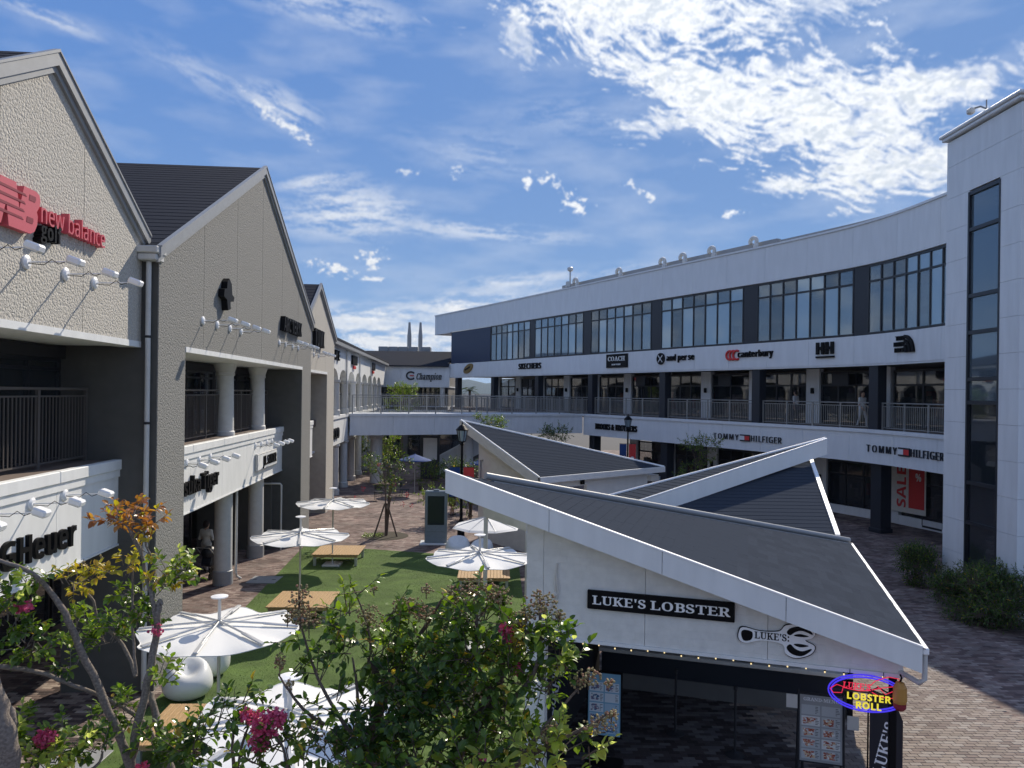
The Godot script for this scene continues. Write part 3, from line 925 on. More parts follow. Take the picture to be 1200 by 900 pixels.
# a curved strip of wall from s0 to s1, y0 to y1, its face `out` in front of the line and d thick
func strip(w: Shape, s0: float, s1: float, y0: float, y1: float, out: float, d: float, step := 1.2):
	var n := maxi(1, ceili((s1 - s0) / step))
	for i in n:
		var a := s0 + (s1 - s0) * i / n; var b := s0 + (s1 - s0) * (i + 1) / n
		var a0 := rp(a, y0, out); var b0 := rp(b, y0, out); var a1 := rp(a, y1, out); var b1 := rp(b, y1, out)
		var c0 := rp(a, y0, out - d); var e0 := rp(b, y0, out - d); var c1 := rp(a, y1, out - d); var e1 := rp(b, y1, out - d)
		w.q(a0, b0, b1, a1)
		w.q(e0, c0, c1, e1)
		w.q(a1, b1, e1, c1)
		w.q(c0, e0, b0, a0)
		if i == 0: w.q(c0, a0, a1, c1)
		if i == n - 1: w.q(b0, e0, e1, b1)

func curved_block():
	curve_setup()
	var base := rp(30, 0, 0)
	var o := thing("curved_building", "long curved white three storey shop building with ribbon windows on the right", "building", base)
	var sh := func() -> Shape: return Shape.new(base)
	var w: Shape
	var END := 60.5
	# bands of panels: name, from, to, y0, y1, out
	for b in [[0.15, END, 11.98, 13.82, 0.10, 2.75], [3.4, END, 7.52, 8.82, 0.05, 2.75], [27.2, END, 3.10, 4.44, 0.05, 2.75]]:
		var n := roundi((b[1] - b[0]) / b[5])
		for i in n:
			w = sh.call()
			strip(w, lerpf(b[0], b[1], float(i) / n) + 0.006, lerpf(b[0], b[1], float(i + 1) / n) - 0.006, b[2], b[3], b[4], 0.12)
			put("wall_panel", w, M.panel, o)
		w = sh.call()
		strip(w, b[0] + 0.02, b[1], b[2] + 0.02, b[3] - 0.02, b[4] - 0.05, 0.12)
		put("panel_backing", w, M.joint, o)
	w = sh.call()
	strip(w, 0.1, END, 13.825, 13.92, 0.16, 0.4)
	strip(w, 27.1, END, 4.445, 4.60, 0.12, 0.3)
	strip(w, 3.38, END, 7.44, 7.515, 0.02, 0.2)
	put("coping", w, M.panel, o)
	w = sh.call()
	strip(w, 0.1, 3.9, 11.9, 11.975, 0.10, 4.0)
	put("overhang_soffit", w, M.panel, o)
	w = sh.call()
	strip(w, 0.12, END, 13.5, 13.6, -0.05, 14.0, 2.5)
	put("roof", w, M.trim, o)
	# floors and ceilings
	w = sh.call()
	strip(w, 3.4, END, 4.36, 4.60, -0.05 - 0.15, 9.0, 2.5)
	put("first_floor", w, M.deck, o)
	w = sh.call()
	strip(w, 3.4, END, 7.55, 7.65, -0.08, 9.0, 2.5)
	strip(w, 3.4, END, 8.70, 8.80, -0.08, 9.0, 2.5)
	strip(w, 27.2, END, 3.12, 3.22, -0.08, 9.0, 2.5)
	strip(w, 3.4, END, 11.9, 11.97, -0.08, 9.0, 2.5)
	put("ceiling", w, M.inside_pale, o)
	w = sh.call()
	strip(w, 3.4, END, 8.82, 11.88, -6.5, 0.2, 2.5)
	put("upper_back_wall", w, M.inside_pale, o)
	for k in 5:
		w = sh.call()
		strip(w, 12.5, END, 11.62, 11.84, -1.0 - k * 1.1, 0.25, 2.5)
		put("ceiling_beam", w, M.inside, o)
	w = sh.call()
	strip(w, 12.5, END, 8.84, 9.55, -0.9, 0.5, 2.5)
	put("blind_ledge", w, M.inside_pale, o)
	# navy cladding at the far end, in ribs
	for i in 13:
		w = sh.call()
		strip(w, 3.95, 12.2, 8.85 + i * 0.2375, 8.85 + (i + 1) * 0.2375 - 0.025, 0.0, 0.08)
		put("navy_board", w, M.blue_clad, o)
	w = sh.call()
	strip(w, 3.97, 12.2, 8.86, 11.9, -0.02, 0.2)
	put("cladding_core", w, M.navy, o)
	w = sh.call()
	var e0 := rf(3.95)
	w.box(e0 * Vector3(0.05, 10.4, -4.6), Vector3(0.1, 3.0, 9.0), e0.basis)
	w.box(e0 * Vector3(0.05, 8.15, -4.6), Vector3(0.1, 1.2, 9.0), e0.basis)
	put("end_wall", w, M.panel, o)
	# ribbon windows: seven panes between dark piers, seven small lights above
	var bays := [[12.35, 19.3], [20.0, 27.0], [27.9, 34.7], [35.6, 42.5], [43.45, 49.55], [50.4, 55.9], [55.95, 60.3]]
	var panes := []
	for k in 4:
		var gm: StandardMaterial3D = M.glass_blue.duplicate()
		gm.albedo_color = Color(lin(0.24, 0.31, 0.36) * (0.8 + 0.14 * k), 0.40 + 0.07 * k)
		panes.append(gm)
	var tilt := RandomNumberGenerator.new()
	tilt.seed = 19
	for i in bays.size():
		var a: float = bays[i][0]; var b: float = bays[i][1]
		var win := Node3D.new()
		hang(win, "ribbon_window", o)
		var n := 7
		w = sh.call()
		strip(w, a, b, 8.83, 8.93, 0.03, 0.12)
		strip(w, a, b, 11.86, 11.96, 0.03, 0.12)
		strip(w, a, b, 11.16, 11.25, 0.026, 0.10)
		for k in n + 1:
			var f := rf(lerpf(a + 0.04, b - 0.04, float(k) / n))
			w.box(f * Vector3(0, 10.4, -0.015), Vector3(0.07, 2.9, 0.10), f.basis)
		put("frame", w, M.frame, win)
		for k in n:
			var c := lerpf(a + 0.04, b - 0.04, float(k) / n) + 0.04; var d := lerpf(a + 0.04, b - 0.04, float(k + 1) / n) - 0.04
			w = sh.call()
			strip(w, c, d, 8.935, 11.155, -0.012 + tilt.randf_range(-0.008, 0.008), 0.012, 9.0)
			put("pane", w, panes[tilt.randi() % 4], win)
			w = sh.call()
			strip(w, c, d, 11.255, 11.855, -0.012, 0.012, 9.0)
			put("top_pane", w, panes[tilt.randi() % 4], win)
			if tilt.randf() < 0.3:                      # a blind let down behind the glass
				w = sh.call()
				strip(w, c, d, tilt.randf_range(9.0, 10.6), 11.1, -0.2, 0.02, 9.0)
				put("blind", w, M.warm_white, win)
		if i < bays.size() - 1:
			w = sh.call()
			strip(w, b + 0.004, bays[i + 1][0] - 0.004, 8.83, 11.96, 0.015, 0.3)
			put("window_pier", w, M.navy, o)
	# stock, hanging lamps and a few small marks behind the ribbon windows
	for k in 26:
		w = sh.call()
		var s := 13.0 + k * 1.75
		var f := rf(s)
		w.box(f * Vector3(tilt.randf_range(-0.5, 0.5), 9.5 + tilt.randf_range(-0.3, 0.3), -2.4 - tilt.randf_range(0, 2.5)), Vector3(tilt.randf_range(0.5, 1.4), 1.4, 0.4), f.basis)
		put("display_rack", w, M.inside if k % 3 else M.inside_pale, o)
	var fm := rf(54.5)
	lettering(o, "266", 0.34, 0.03, M.warm_white, Transform3D(fm.basis, fm * Vector3(0, 9.95, -0.25) - base), 1.15, false, "window_lettering")
	# dark columns of the first floor gallery and of the ground floor
	for s in [5.0, 12.5, 20.2, 27.75, 35.65, 43.3, 50.65, 57.5]:
		var f := rf(s)
		w = sh.call()
		w.cbox(f * Vector3(0, 6.05, -0.35), Vector3(0.55, 2.95, 0.5), 0.02, f.basis)
		put("gallery_column", w, M.navy, o)
		if s > 27:
			w = sh.call()
			w.cbox(f * Vector3(0, 1.55, -0.6), Vector3(0.62, 3.1, 0.6), 0.02, f.basis)
			w.cbox(f * Vector3(0, 0.1, -0.6), Vector3(0.72, 0.2, 0.7), 0.02, f.basis)
			put("column", w, M.navy, o)
	# shop fronts: white piers with wall lamps between wide windows with transoms
	var k := 0
	for s in range(9, 60, 4):
		for lev in [[4.62, 7.5, -2.6], [0.05, 3.1, -3.2]]:
			if lev[0] < 1 and s < 26: continue
			var f := rf(s + 0.45)
			var f2 := rf(s + 3.55)
			var q0 := f * Vector3(0, lev[0] + 0.05, lev[2]); var q1 := f2 * Vector3(0, lev[0] + 0.05, lev[2])
			var bx := (q1 - q0).normalized()
			var len := q0.distance_to(q1)
			var xf := Transform3D(Basis(bx, Vector3.UP, bx.cross(Vector3.UP)), q0 - base)
			window(o, xf, len, 2.65, 3 if k % 3 else 2, 1.95, M.glass, "shop_window", 0.09)
			var g := stuff(put("shop_stock", goods(len, 2.4, 1.7, 12, 700 + s + int(lev[0] * 10)), M.tint, o))
			g.transform = xf
			f = rf(s)
			w = sh.call()
			w.box(f * Vector3(0, lev[0] + 1.44, lev[2] + 0.0), Vector3(0.85, 2.86, 0.3), f.basis)
			put("shop_pier", w, M.panel, o)
			w = sh.call()
			w.cbox(f * Vector3(0.05, lev[0] + 1.72, lev[2] + 0.24), Vector3(0.16, 0.3, 0.16), 0.03, f.basis)
			put("wall_lamp", w, M.black, o)
			if k % 4 == 1:
				f = rf(s + 2.0)
				w = sh.call()
				w.cbox(f * Vector3(0, lev[0] + 2.3, lev[2] + 0.5), Vector3(1.0, 0.6, 0.12), 0.02, f.basis)
				put("hanging_board", w, M.navy, o)
			k += 1
		w = sh.call()
	w = sh.call()
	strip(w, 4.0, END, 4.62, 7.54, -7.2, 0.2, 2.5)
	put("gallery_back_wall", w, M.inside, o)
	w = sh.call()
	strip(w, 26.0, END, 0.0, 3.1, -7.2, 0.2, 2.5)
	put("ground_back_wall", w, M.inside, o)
	w = sh.call()
	strip(w, 26.0, END, 0.02, 0.45, -3.1, 0.1, 2.0)
	put("shop_plinth", w, M.panel, o)
	# roof plant behind the parapet
	for b in [[22.6, 43.9, 14.42, 0.9], [44.0, 54.5, 14.35, 1.1]]:
		w = sh.call()
		strip(w, b[0], b[1], 13.7, b[2], -b[3], 0.3)
		put("roof_screen", w, M.trim, o)
	var names := ["first", "second", "third", "fourth", "fifth", "sixth"]
	var vent0: Node3D
	var vs := [25.0, 30.4, 35.0, 36.9, 39.4, 42.6]
	for i in 6:
		var at := rp(vs[i], 14.25, -0.55)
		var lab := "%s white gooseneck roof vent from the left on the curved building" % names[i]
		if i == 0:
			vent0 = thing("roof_vent", lab, "roof vent", at, 0.0, "gooseneck vents on the roof edge")
			w = Shape.new()
			var pts := []
			for t in 15:
				var an := deg_to_rad(-35.0 + 250.0 * t / 14)
				pts.append(Vector3(cos(an) * 0.2, 0.18 + sin(an) * 0.2, 0))
			w.tube(pts, 0.11, 10)
			put("bent_pipe", w, M.col, vent0)
			w = Shape.new()
			w.lathe(Vector3(0.17, -0.5, 0), [Vector2(0.15, 0), Vector2(0.15, 0.45), Vector2(0.11, 0.55)], 10)
			put("collar", w, M.col, vent0)
			vent0.rotation.y = -0.9
		else: copy(vent0, "roof_vent", lab, at, -0.9)
	var an := thing("weather_mast", "small weather mast with round instrument on the roof edge", "instrument mast", rp(24.2, 13.9, -0.6))
	w = Shape.new()
	w.tube([Vector3(0, 0, 0), Vector3(0, 1.35, 0)], 0.06, 8)
	put("mast", w, M.steel, an)
	w = Shape.new()
	w.lathe(Vector3(0, 1.35, 0), [Vector2(0.05, 0), Vector2(0.22, 0.12), Vector2(0.22, 0.32), Vector2(0.1, 0.38), Vector2(0, 0.38)], 12)
	put("instrument", w, M.steel, an)
	w = Shape.new()
	w.cbox(Vector3(-0.15, 0.4, 0), Vector3(0.35, 0.45, 0.3), 0.05)
	put("control_box", w, M.steel, an)
	# gallery railings, one per bay
	var ends := [4.4, 12.2, 20.2, 27.75, 35.65, 43.3, 50.65, 57.5]
	var nth := ["farthest", "second farthest", "third farthest", "fourth farthest", "third nearest", "second nearest", "nearest"]
	for i in 7:
		var a: float = ends[i] + (0.32 if i else 0.0); var b: float = ends[i + 1] - 0.32
		railing("gallery_railing", "%s stretch of pale gallery railing on the curved building" % nth[i], rp(a, 4.6, -0.32), rp(b, 4.6, -0.32), 1.2, 0.125, false, M.rail_pale, 1.75)
	right_signs()

func rsign(label: String, s: float, y: float) -> Node3D:
	var f := rf(s)
	return thing("shop_sign", label, "sign", f * Vector3(0, y, 0.06), f.basis.get_euler().y)

# letters set one by one along the curved wall
func curved_text(o: Node3D, text: String, s: float, y: float, cap: float, width: float):
	var at := 0.0
	var made := []
	for ch in text:
		var l := lettering(o, ch, cap, 0.05, M.navy, Transform3D.IDENTITY, 0.0, false, "letter", false)
		var w: float = l.mesh.get_aabb().size.x
		made.append([l, at + w / 2, w])
		at += w + cap * 0.16
	var gap := (width - (at - cap * 0.16)) / maxi(1, text.length() - 1)
	for i in made.size():
		var f := rf(s - width / 2 + made[i][1] + gap * i)
		made[i][0].transform = o.transform.affine_inverse() * f * Transform3D(Basis.IDENTITY, Vector3(0, y, 0.10))

func right_signs():
	var I := Transform3D.IDENTITY
	var w: Shape
	var o := rsign("gold oval emblem on the upper white band near the navy cladding", 8.0, 8.28)
	w = Shape.new()
	w.lathe(Vector3.ZERO, [Vector2(0, 0), Vector2(0.95, 0), Vector2(0.95, 0.1), Vector2(0.85, 0.13), Vector2(0, 0.13)], 24, Basis(Vector3(1, 0.25, 0), Vector3(0, 0, 1), Vector3(0, -0.42, 0)))
	put("emblem", w, M.gold, o)
	w = Shape.new()
	w.box(Vector3(0, 0, 0.14), Vector3(1.1, 0.16, 0.02), Basis(Vector3(0, 0, 1), 0.24))
	put("emblem_bar", w, M.black, o)
	o = rsign("long row of dark letters on the upper white band, second sign from the far end", 19.4, 8.22)
	lettering(o, "SKECHERS", 0.46, 0.08, M.black, I, 3.6)
	o = rsign("black rectangular sign with white serif letters on the upper white band", 31.2, 8.28)
	w = Shape.new()
	w.cbox(Vector3(0, 0, 0.05), Vector3(2.35, 0.92, 0.1), 0.015)
	put("sign_board", w, M.black, o)
	lettering(o, "COACH", 0.30, 0.02, M.white, I.translated(Vector3(0, 0.14, 0.1)), 1.9, true)
	lettering(o, "NEW YORK", 0.10, 0.02, M.white, I.translated(Vector3(0, -0.25, 0.1)), 1.0)
	o = rsign("round dark emblem and lower case black letters on the upper white band", 37.2, 8.24)
	w = Shape.new()
	w.lathe(Vector3(-1.45, 0.02, 0), [Vector2(0, 0), Vector2(0.36, 0), Vector2(0.36, 0.09), Vector2(0, 0.09)], 20, Basis(Vector3(1, 0, 0), Vector3(0, 0, 1), Vector3(0, -1, 0)))
	put("emblem", w, M.black, o)
	w = Shape.new()
	w.box(Vector3(-1.45, 0.02, 0.095), Vector3(0.6, 0.05, 0.01), Basis(Vector3(0, 0, 1), 0.8))
	w.box(Vector3(-1.45, 0.02, 0.098), Vector3(0.6, 0.05, 0.01), Basis(Vector3(0, 0, 1), -0.8))
	put("emblem_lines", w, M.panel, o)
	lettering(o, "and per se", 0.36, 0.08, M.black, I.translated(Vector3(0.32, 0.04, 0)), 2.45)
	o = rsign("red triple arc emblem beside black rounded letters on the upper white band", 42.8, 8.25)
	for k in 3:
		w = Shape.new()
		var pts := []
		for t in 13:
			var a := deg_to_rad(60.0 + 240.0 * t / 12)
			pts.append(Vector3(-1.2 + k * 0.26 + cos(a) * 0.26, 0.0 + sin(a) * 0.24, 0.05))
		w.tube(pts, 0.062, 8)
		put("emblem_arc", w, M.orange_red, o)
	lettering(o, "canterbury", 0.34, 0.08, M.black, I.translated(Vector3(0.62, 0.02, 0)), 2.45)
	o = rsign("two bold black block letters joined by a bar on the upper white band", 48.0, 8.27)
	for k in 2:
		w = Shape.new()
		var x := -0.31 + k * 0.56
		w.cbox(Vector3(x - 0.17, 0.08, 0.06), Vector3(0.17, 0.58, 0.1), 0.01)
		w.cbox(Vector3(x + 0.14, 0.08, 0.06), Vector3(0.17, 0.58, 0.1), 0.01)
		w.box(Vector3(x - 0.015, 0.08, 0.06), Vector3(0.141, 0.15, 0.09))
		put("block_letter", w, M.black, o)
	w = Shape.new()
	w.box(Vector3(-0.04, -0.34, 0.05), Vector3(1.08, 0.09, 0.08))
	put("under_bar", w, M.black, o)
	o = rsign("black emblem with stacked letters beside a quarter dome, nearest on the upper white band", 52.8, 8.27)
	w = Shape.new()
	for k in 3:
		var pts := []
		for t in 9: pts.append(Vector2(0.05 + sin(t * PI / 16) * (0.62 - k * 0.2), -0.36 + cos(t * PI / 16) * (0.74 - k * 0.2)))
		for t in 9: pts.append(Vector2(0.05 + sin((8 - t) * PI / 16) * (0.48 - k * 0.2), -0.36 + cos((8 - t) * PI / 16) * (0.60 - k * 0.2)))
		w.prism(pts, Basis.IDENTITY, Vector3(0, 0, 0.1), 0.09)
	put("dome", w, M.black, o)
	for r in [["THE", 0.25, -0.2], ["NORTH", 0.0, -0.3], ["FACE", -0.25, -0.25]]:
		lettering(o, r[0], 0.18, 0.09, M.black, I.translated(Vector3(r[2], r[1], 0)), 0.62)
	o = rsign("dark serif letters on the lower white band at the end of the footbridge", 31.1, 3.78)
	lettering(o, "BROOKS & BROTHERS", 0.40, 0.08, M.black, I, 4.7, true)
	for r in [[42.85, "spaced dark letters and flag emblem on the lower band behind the folded roofs"], [52.95, "spaced dark letters and flag emblem on the lower band above the sale poster"]]:
		o = rsign(r[1], r[0], 3.76)
		curved_text(o, "TOMMY", r[0] - 1.48, 3.76, 0.31, 1.9)
		curved_text(o, "HILFIGER", r[0] + 1.40, 3.76, 0.32, 2.05)
		w = Shape.new()
		w.box(Vector3(-0.06, 0.0, 0.04), Vector3(0.70, 0.36, 0.06))
		put("flag_field", w, M.navy, o)
		w = Shape.new()
		w.box(Vector3(-0.24, 0.0, 0.065), Vector3(0.33, 0.22, 0.02))
		put("flag_white", w, M.panel, o)
		w = Shape.new()
		w.box(Vector3(0.11, 0.0, 0.067), Vector3(0.33, 0.22, 0.02))
		put("flag_red", w, M.orange_red, o)
	# red sale poster in the ground floor window
	var f := rf(49.6)
	o = thing("sale_poster", "red and white poster with sideways SALE letters in the ground floor window", "poster", f * Vector3(0, 0.55, -2.9), f.basis.get_euler().y)
	w = Shape.new()
	w.box(Vector3(0.1, 1.25, 0), Vector3(2.6, 2.3, 0.02))
	put("backing", w, M.warm_white, o)
	w = Shape.new()
	w.box(Vector3(0.9, 1.35, 0.014), Vector3(0.85, 2.0, 0.01))
	put("red_field", w, M.orange_red, o)
	var side := Transform3D(Basis(Vector3(0, 0, 1), PI / 2), Vector3(0.08, 1.3, 0.012))
	lettering(o, "SALE", 0.5, 0.012, M.orange_red, side, 1.9)
	lettering(o, "%", 0.35, 0.012, M.white, Transform3D(Basis.IDENTITY, Vector3(1.0, 1.8, 0.02)), 0.3)

# ------------------------------------------------------------------ stair tower on the far right
func tower():
	var o := thing("stair_tower", "tall white panelled tower with narrow window strip at the right edge", "building", Vector3(13.73, 0, -22.3))
	var w: Shape
	# x from the face inwards, z along it (local), face at x = 0 from z = -1.7 (far) to 1.6 (near)
	var rows := 14
	for i in rows:
		var y0 := 0.3 + i * 1.0; var y1 := y0 + 0.992 if i < rows - 1 else 14.1
		for part in [[-1.7, -0.62], [0.82, 1.6]]:
			if y0 > 12.25: continue
			w = Shape.new()
			w.lo_hi(Vector3(0, y0, part[0] + 0.001), Vector3(0.12, y1, part[1]))
			put("wall_panel", w, M.panel, o)
		if y0 > 12.25:
			w = Shape.new()
			w.lo_hi(Vector3(0, y0, -1.699), Vector3(0.12, y1, 1.6))
			put("wall_panel", w, M.panel, o)
		w = Shape.new()
		w.lo_hi(Vector3(0.001, y0, -1.82), Vector3(4.2, y1, -1.702))
		put("side_panel", w, M.panel, o)
		w = Shape.new()
		w.lo_hi(Vector3(0.001, y0, 1.602), Vector3(4.2, y1, 1.72))
		put("side_panel", w, M.panel, o)
	w = Shape.new()
	w.lo_hi(Vector3(0.03, 0.0, -1.69), Vector3(0.14, 14.1, -0.66))
	w.lo_hi(Vector3(0.03, 0.0, 0.86), Vector3(0.14, 14.1, 1.59))
	w.lo_hi(Vector3(4.0, 0, -1.7), Vector3(4.19, 14, 1.6))
	w.lo_hi(Vector3(0.14, 14.0, -1.7), Vector3(4.19, 14.09, 1.6))
	put("core", w, M.inside, o)
	w = Shape.new()
	w.cbox(Vector3(2.05, 14.2, -0.05), Vector3(4.36, 0.1, 3.75), 0.02)
	w.cbox(Vector3(2.05, 14.31, -0.05), Vector3(4.48, 0.11, 3.9), 0.03)
	put("cornice", w, M.panel, o)
	w = Shape.new()
	w.cbox(Vector3(0.5, 0.15, -1.25), Vector3(1.2, 0.30, 1.3), 0.03)
	w.cbox(Vector3(0.5, 0.15, 1.3), Vector3(1.2, 0.30, 1.0), 0.03)
	put("plinth", w, M.panel, o)
	var ys := [0.45, 2.3, 3.5, 5.9, 6.6, 8.0, 9.1, 11.1, 12.2]
	var win := Node3D.new()
	hang(win, "window_strip", o)
	w = Shape.new()
	for z in [-0.64, 0.82]: w.box(Vector3(0.06, 6.3, z), Vector3(0.14, 11.9, 0.08))
	for y in ys: w.box(Vector3(0.062, y, 0.09), Vector3(0.13, 0.11, 1.38))
	put("frame", w, M.frame, win)
	for i in ys.size() - 1:
		w = Shape.new()
		w.lo_hi(Vector3(0.06, ys[i] + 0.06, -0.6), Vector3(0.072, ys[i + 1] - 0.06, 0.78))
		put("pane", w, M.glass_blue if i > 2 else M.glass, win)
	# flights of stairs seen through the strip
	w = Shape.new()
	for i in 9:
		w.box(Vector3(1.6, 1.0 + i * 1.3, 0), Vector3(2.6, 0.14, 0.5), Basis(Vector3(0, 0, 1), 0.4 if i % 2 else -0.4))
	put("stair_flight", w, M.inside_pale, o)
	o = thing("flood_lamp", "small hooded lamp on the top edge of the tower", "lamp", Vector3(13.6, 14.38, -22.35))
	w = Shape.new()
	w.tube([Vector3(0.1, 0, 0.25), Vector3(0.1, 0.34, 0.25)], 0.02, 6)
	w.tube([Vector3(0.1, 0.08, 0.25), Vector3(0.02, 0.20, 0.1), Vector3(-0.08, 0.2, -0.05)], 0.03, 6)
	put("bracket", w, M.trim, o)
	w = Shape.new()
	w.cbox(Vector3(-0.13, 0.14, -0.12), Vector3(0.18, 0.18, 0.22), 0.04)
	put("hood", w, M.warm_white, o)

# ------------------------------------------------------------------ far end: footbridge, end building, what stands beyond
func far_end():
	var w: Shape
	var o := thing("end_building", "white end building with slate roof and script sign across the far side of the plaza", "shop building", Vector3(-9.6, 0, -75))
	for i in 3:
		w = Shape.new()
		w.lo_hi(Vector3(-3.9 + i * 2.44 + 0.006, 6.62, -0.15), Vector3(-3.9 + (i + 1) * 2.44 - 0.006, 8.62, 0))
		put("wall_panel", w, M.panel, o)
	w = Shape.new()
	w.lo_hi(Vector3(-6.5, 6.5, -9), Vector3(3.4, 6.61, -0.02))
	w.lo_hi(Vector3(-6.5, 4.3, -9), Vector3(3.4, 4.6, 1.5))
	w.lo_hi(Vector3(-6.5, 3.1, 1.4), Vector3(3.4, 4.58, 1.5))
	put("floor_band", w, M.panel, o)
	w = Shape.new()
	w.slab([Vector3(-8, 8.63, 0.35), Vector3(3.35, 8.63, 0.35), Vector3(3.35, 10.25, -4.0), Vector3(-8, 10.25, -4.0)], 0.12)
	w.slab([Vector3(-8, 10.25, -4.0), Vector3(3.35, 10.25, -4.0), Vector3(3.35, 8.6, -9), Vector3(-8, 8.6, -9)], 0.12)
	put("roof", w, M.roof, o)
	w = Shape.new()
	w.lo_hi(Vector3(-6.5, 0, -6.2), Vector3(3.3, 6.5, -6.0))
	w.lo_hi(Vector3(3.2, 0, -9), Vector3(3.3, 9.0, -0.16))
	put("back_wall", w, M.inside, o)
	for x in [-4.2, 2.7]:
		for lev in [[0.0, 3.1], [4.6, 1.9]]:
			w = Shape.new()
			w.lathe(Vector3(x, lev[0], -0.4), [Vector2(0.3, 0), Vector2(0.26, 0.3), Vector2(0.26, lev[1])], 14)
			put("column", w, M.col, o)
	for lev in [0.05, 4.62]:
		for i in 3:
			window(o, Transform3D(Basis.IDENTITY, Vector3(-4.6 + i * 2.5, lev, -2.4)), 2.3, 1.9, 3, 1.4, M.glass, "shop_window")
	for i in 5:
		w = Shape.new()
		var x0 := -4.6 + i * 1.05 + (0.3 if i == 4 else 0.0)
		w.cbox(Vector3(x0 + 0.5, 10.3, -6.0), Vector3(1.0, 1.0, 1.2), 0.03)
		put("roof_plant_box", w, M.trim, o)
	railing("gallery_railing", "pale railing on the first floor of the far end building", Vector3(-14.2, 4.6, -73.7), Vector3(-6.3, 4.6, -73.7), 1.25, 0.14, false, M.rail_pale)
	for i in 2:
		var c := thing("chimney", ["left one of two slim metal chimneys behind the end building", "right one of two slim metal chimneys behind the end building"][i], "chimney", Vector3(-11.7 + i * 1.25, 0, -86))
		w = Shape.new()
		w.lathe(Vector3.ZERO, [Vector2(0.26, 0), Vector2(0.24, 12.4), Vector2(0.16, 13.2), Vector2(0.12, 13.9), Vector2(0, 13.9)], 12)
		put("stack", w, M.trim, c)
	o = thing("shop_sign", "dark script lettering on the far end building", "sign", Vector3(-8.7, 7.55, -74.99))
	lettering(o, "Champion", 0.62, 0.08, M.black, Transform3D(Basis(Vector3(1, 0, 0), Vector3(0.18, 1, 0), Vector3(0, 0, 1)), Vector3(0.5, 0, 0)), 2.5, true)
	w = Shape.new()
	var pts := []
	for t in 17:
		var a := deg_to_rad(40.0 + 280.0 * t / 16)
		pts.append(Vector3(-1.3 + cos(a) * 0.42, 0.08 + sin(a) * 0.36, 0.05))
	w.tube(pts, 0.08, 8)
	put("emblem", w, M.navy, o)
	w = Shape.new()
	w.box(Vector3(-1.2, 0.08, 0.05), Vector3(0.4, 0.1, 0.08))
	put("emblem_bar", w, M.orange_red, o)
	# footbridge, its side in panels
	var ba := Vector3(-10.2, 0, -47.9)
	var bb := Vector3(5.1, 0, -54.6)
	var d := bb - ba
	var len := d.length()
	o = thing("footbridge", "white panelled footbridge crossing the far side of the plaza", "bridge", ba, atan2(-d.z, d.x))
	for i in 6:
		w = Shape.new()
		w.lo_hi(Vector3(len * i / 6 + 0.006, 3.22, -0.12), Vector3(len * (i + 1) / 6 - 0.006, 4.44, 0.0))
		put("side_panel", w, M.panel, o)
	w = Shape.new()
	w.lo_hi(Vector3(0, 4.445, -0.25), Vector3(len, 4.60, 0.08))
	w.lo_hi(Vector3(0, 3.2, -3.2), Vector3(len, 3.35, -0.121))
	w.lo_hi(Vector3(0, 4.3, -3.2), Vector3(len, 4.58, -0.251))
	w.lo_hi(Vector3(0, 3.2, -3.3), Vector3(len, 4.6, -3.201))
	put("deck", w, M.panel, o)
	for x in [2.1, 8.5]:
		w = Shape.new()
		w.lathe(Vector3(x, 0, -1.6), [Vector2(0.42, 0), Vector2(0.40, 2.9), Vector2(0.5, 3.05), Vector2(0.5, 3.2)], 14)
		put("column", w, M.col, o)
	railing("bridge_railing", "pale railing on the near edge of the footbridge", ba + Vector3(0, 4.6, 0) + d * 0.005 + Vector3(0, 0, -0.1), bb + Vector3(0, 4.6, -0.1), 1.2, 0.13, false, M.rail_pale)
	railing("bridge_railing", "pale railing on the far edge of the footbridge", ba + Vector3(0.9, 4.6, -3.0), bb + Vector3(0.9, 4.6, -3.0), 1.2, 0.13, false, M.rail_pale)
	# stairs under the bridge
	o = thing("outdoor_stair", "outdoor staircase rising to the right under the footbridge", "stairs", Vector3(-5.6, 0, -54), 0.0)
	for i in 18:
		w = Shape.new()
		w.lo_hi(Vector3(0.3 * i, 0.0 if i < 3 else 0.17 * i - 0.35, -2.0), Vector3(0.3 * i + 0.3, 0.17 * (i + 1), 0.0))
		put("step", w, M.inside, o)
	for z in [0.06, -2.06]:
		w = Shape.new()
		w.prism([Vector2(-0.2, 0), Vector2(0.2, 0), Vector2(5.6, 2.9), Vector2(5.6, 4.1), Vector2(5.2, 4.1), Vector2(-0.2, 1.1)], Basis.IDENTITY, Vector3(0, 0, z), 0.1)
		put("stringer", w, M.panel, o)
	# a poster on a dark board under the bridge
	o = thing("notice_board", "dark notice board with pale poster under the footbridge", "sign board", Vector3(-5.6, 0, -52.5))
	w = Shape.new()
	w.cbox(Vector3(0, 1.5, 0), Vector3(1.3, 3.0, 0.2), 0.03)
	put("board", w, M.navy, o)
	w = Shape.new()
	w.box(Vector3(0, 2.1, 0.105), Vector3(0.95, 1.5, 0.01))
	put("poster", w, M.white, o)
	# wall that closes the ground floor behind the bridge
	o = thing("shop_front_wall", "dim ground floor shop front behind the footbridge columns", "wall", Vector3(-9, 0, -66))
	w = Shape.new()
	w.lo_hi(Vector3(-3.0, 0, -0.3), Vector3(5.5, 3.1, 0))
	put("wall", w, M.inside, o)
	for i in 3: window(o, Transform3D(Basis.IDENTITY, Vector3(-2.6 + i * 2.6, 0.1, 0.05)), 2.2, 2.3, 2, 1.8, M.glass, "shop_window")
	# low fence in the gap, hills and a palm far off
	railing("far_fence", "pale fence in the gap between the end building and the curved building", Vector3(-7.5, 4.6, -80), Vector3(-2.0, 4.6, -80), 1.3, 0.16, false, M.rail_pale)
	var h := Shape.new()
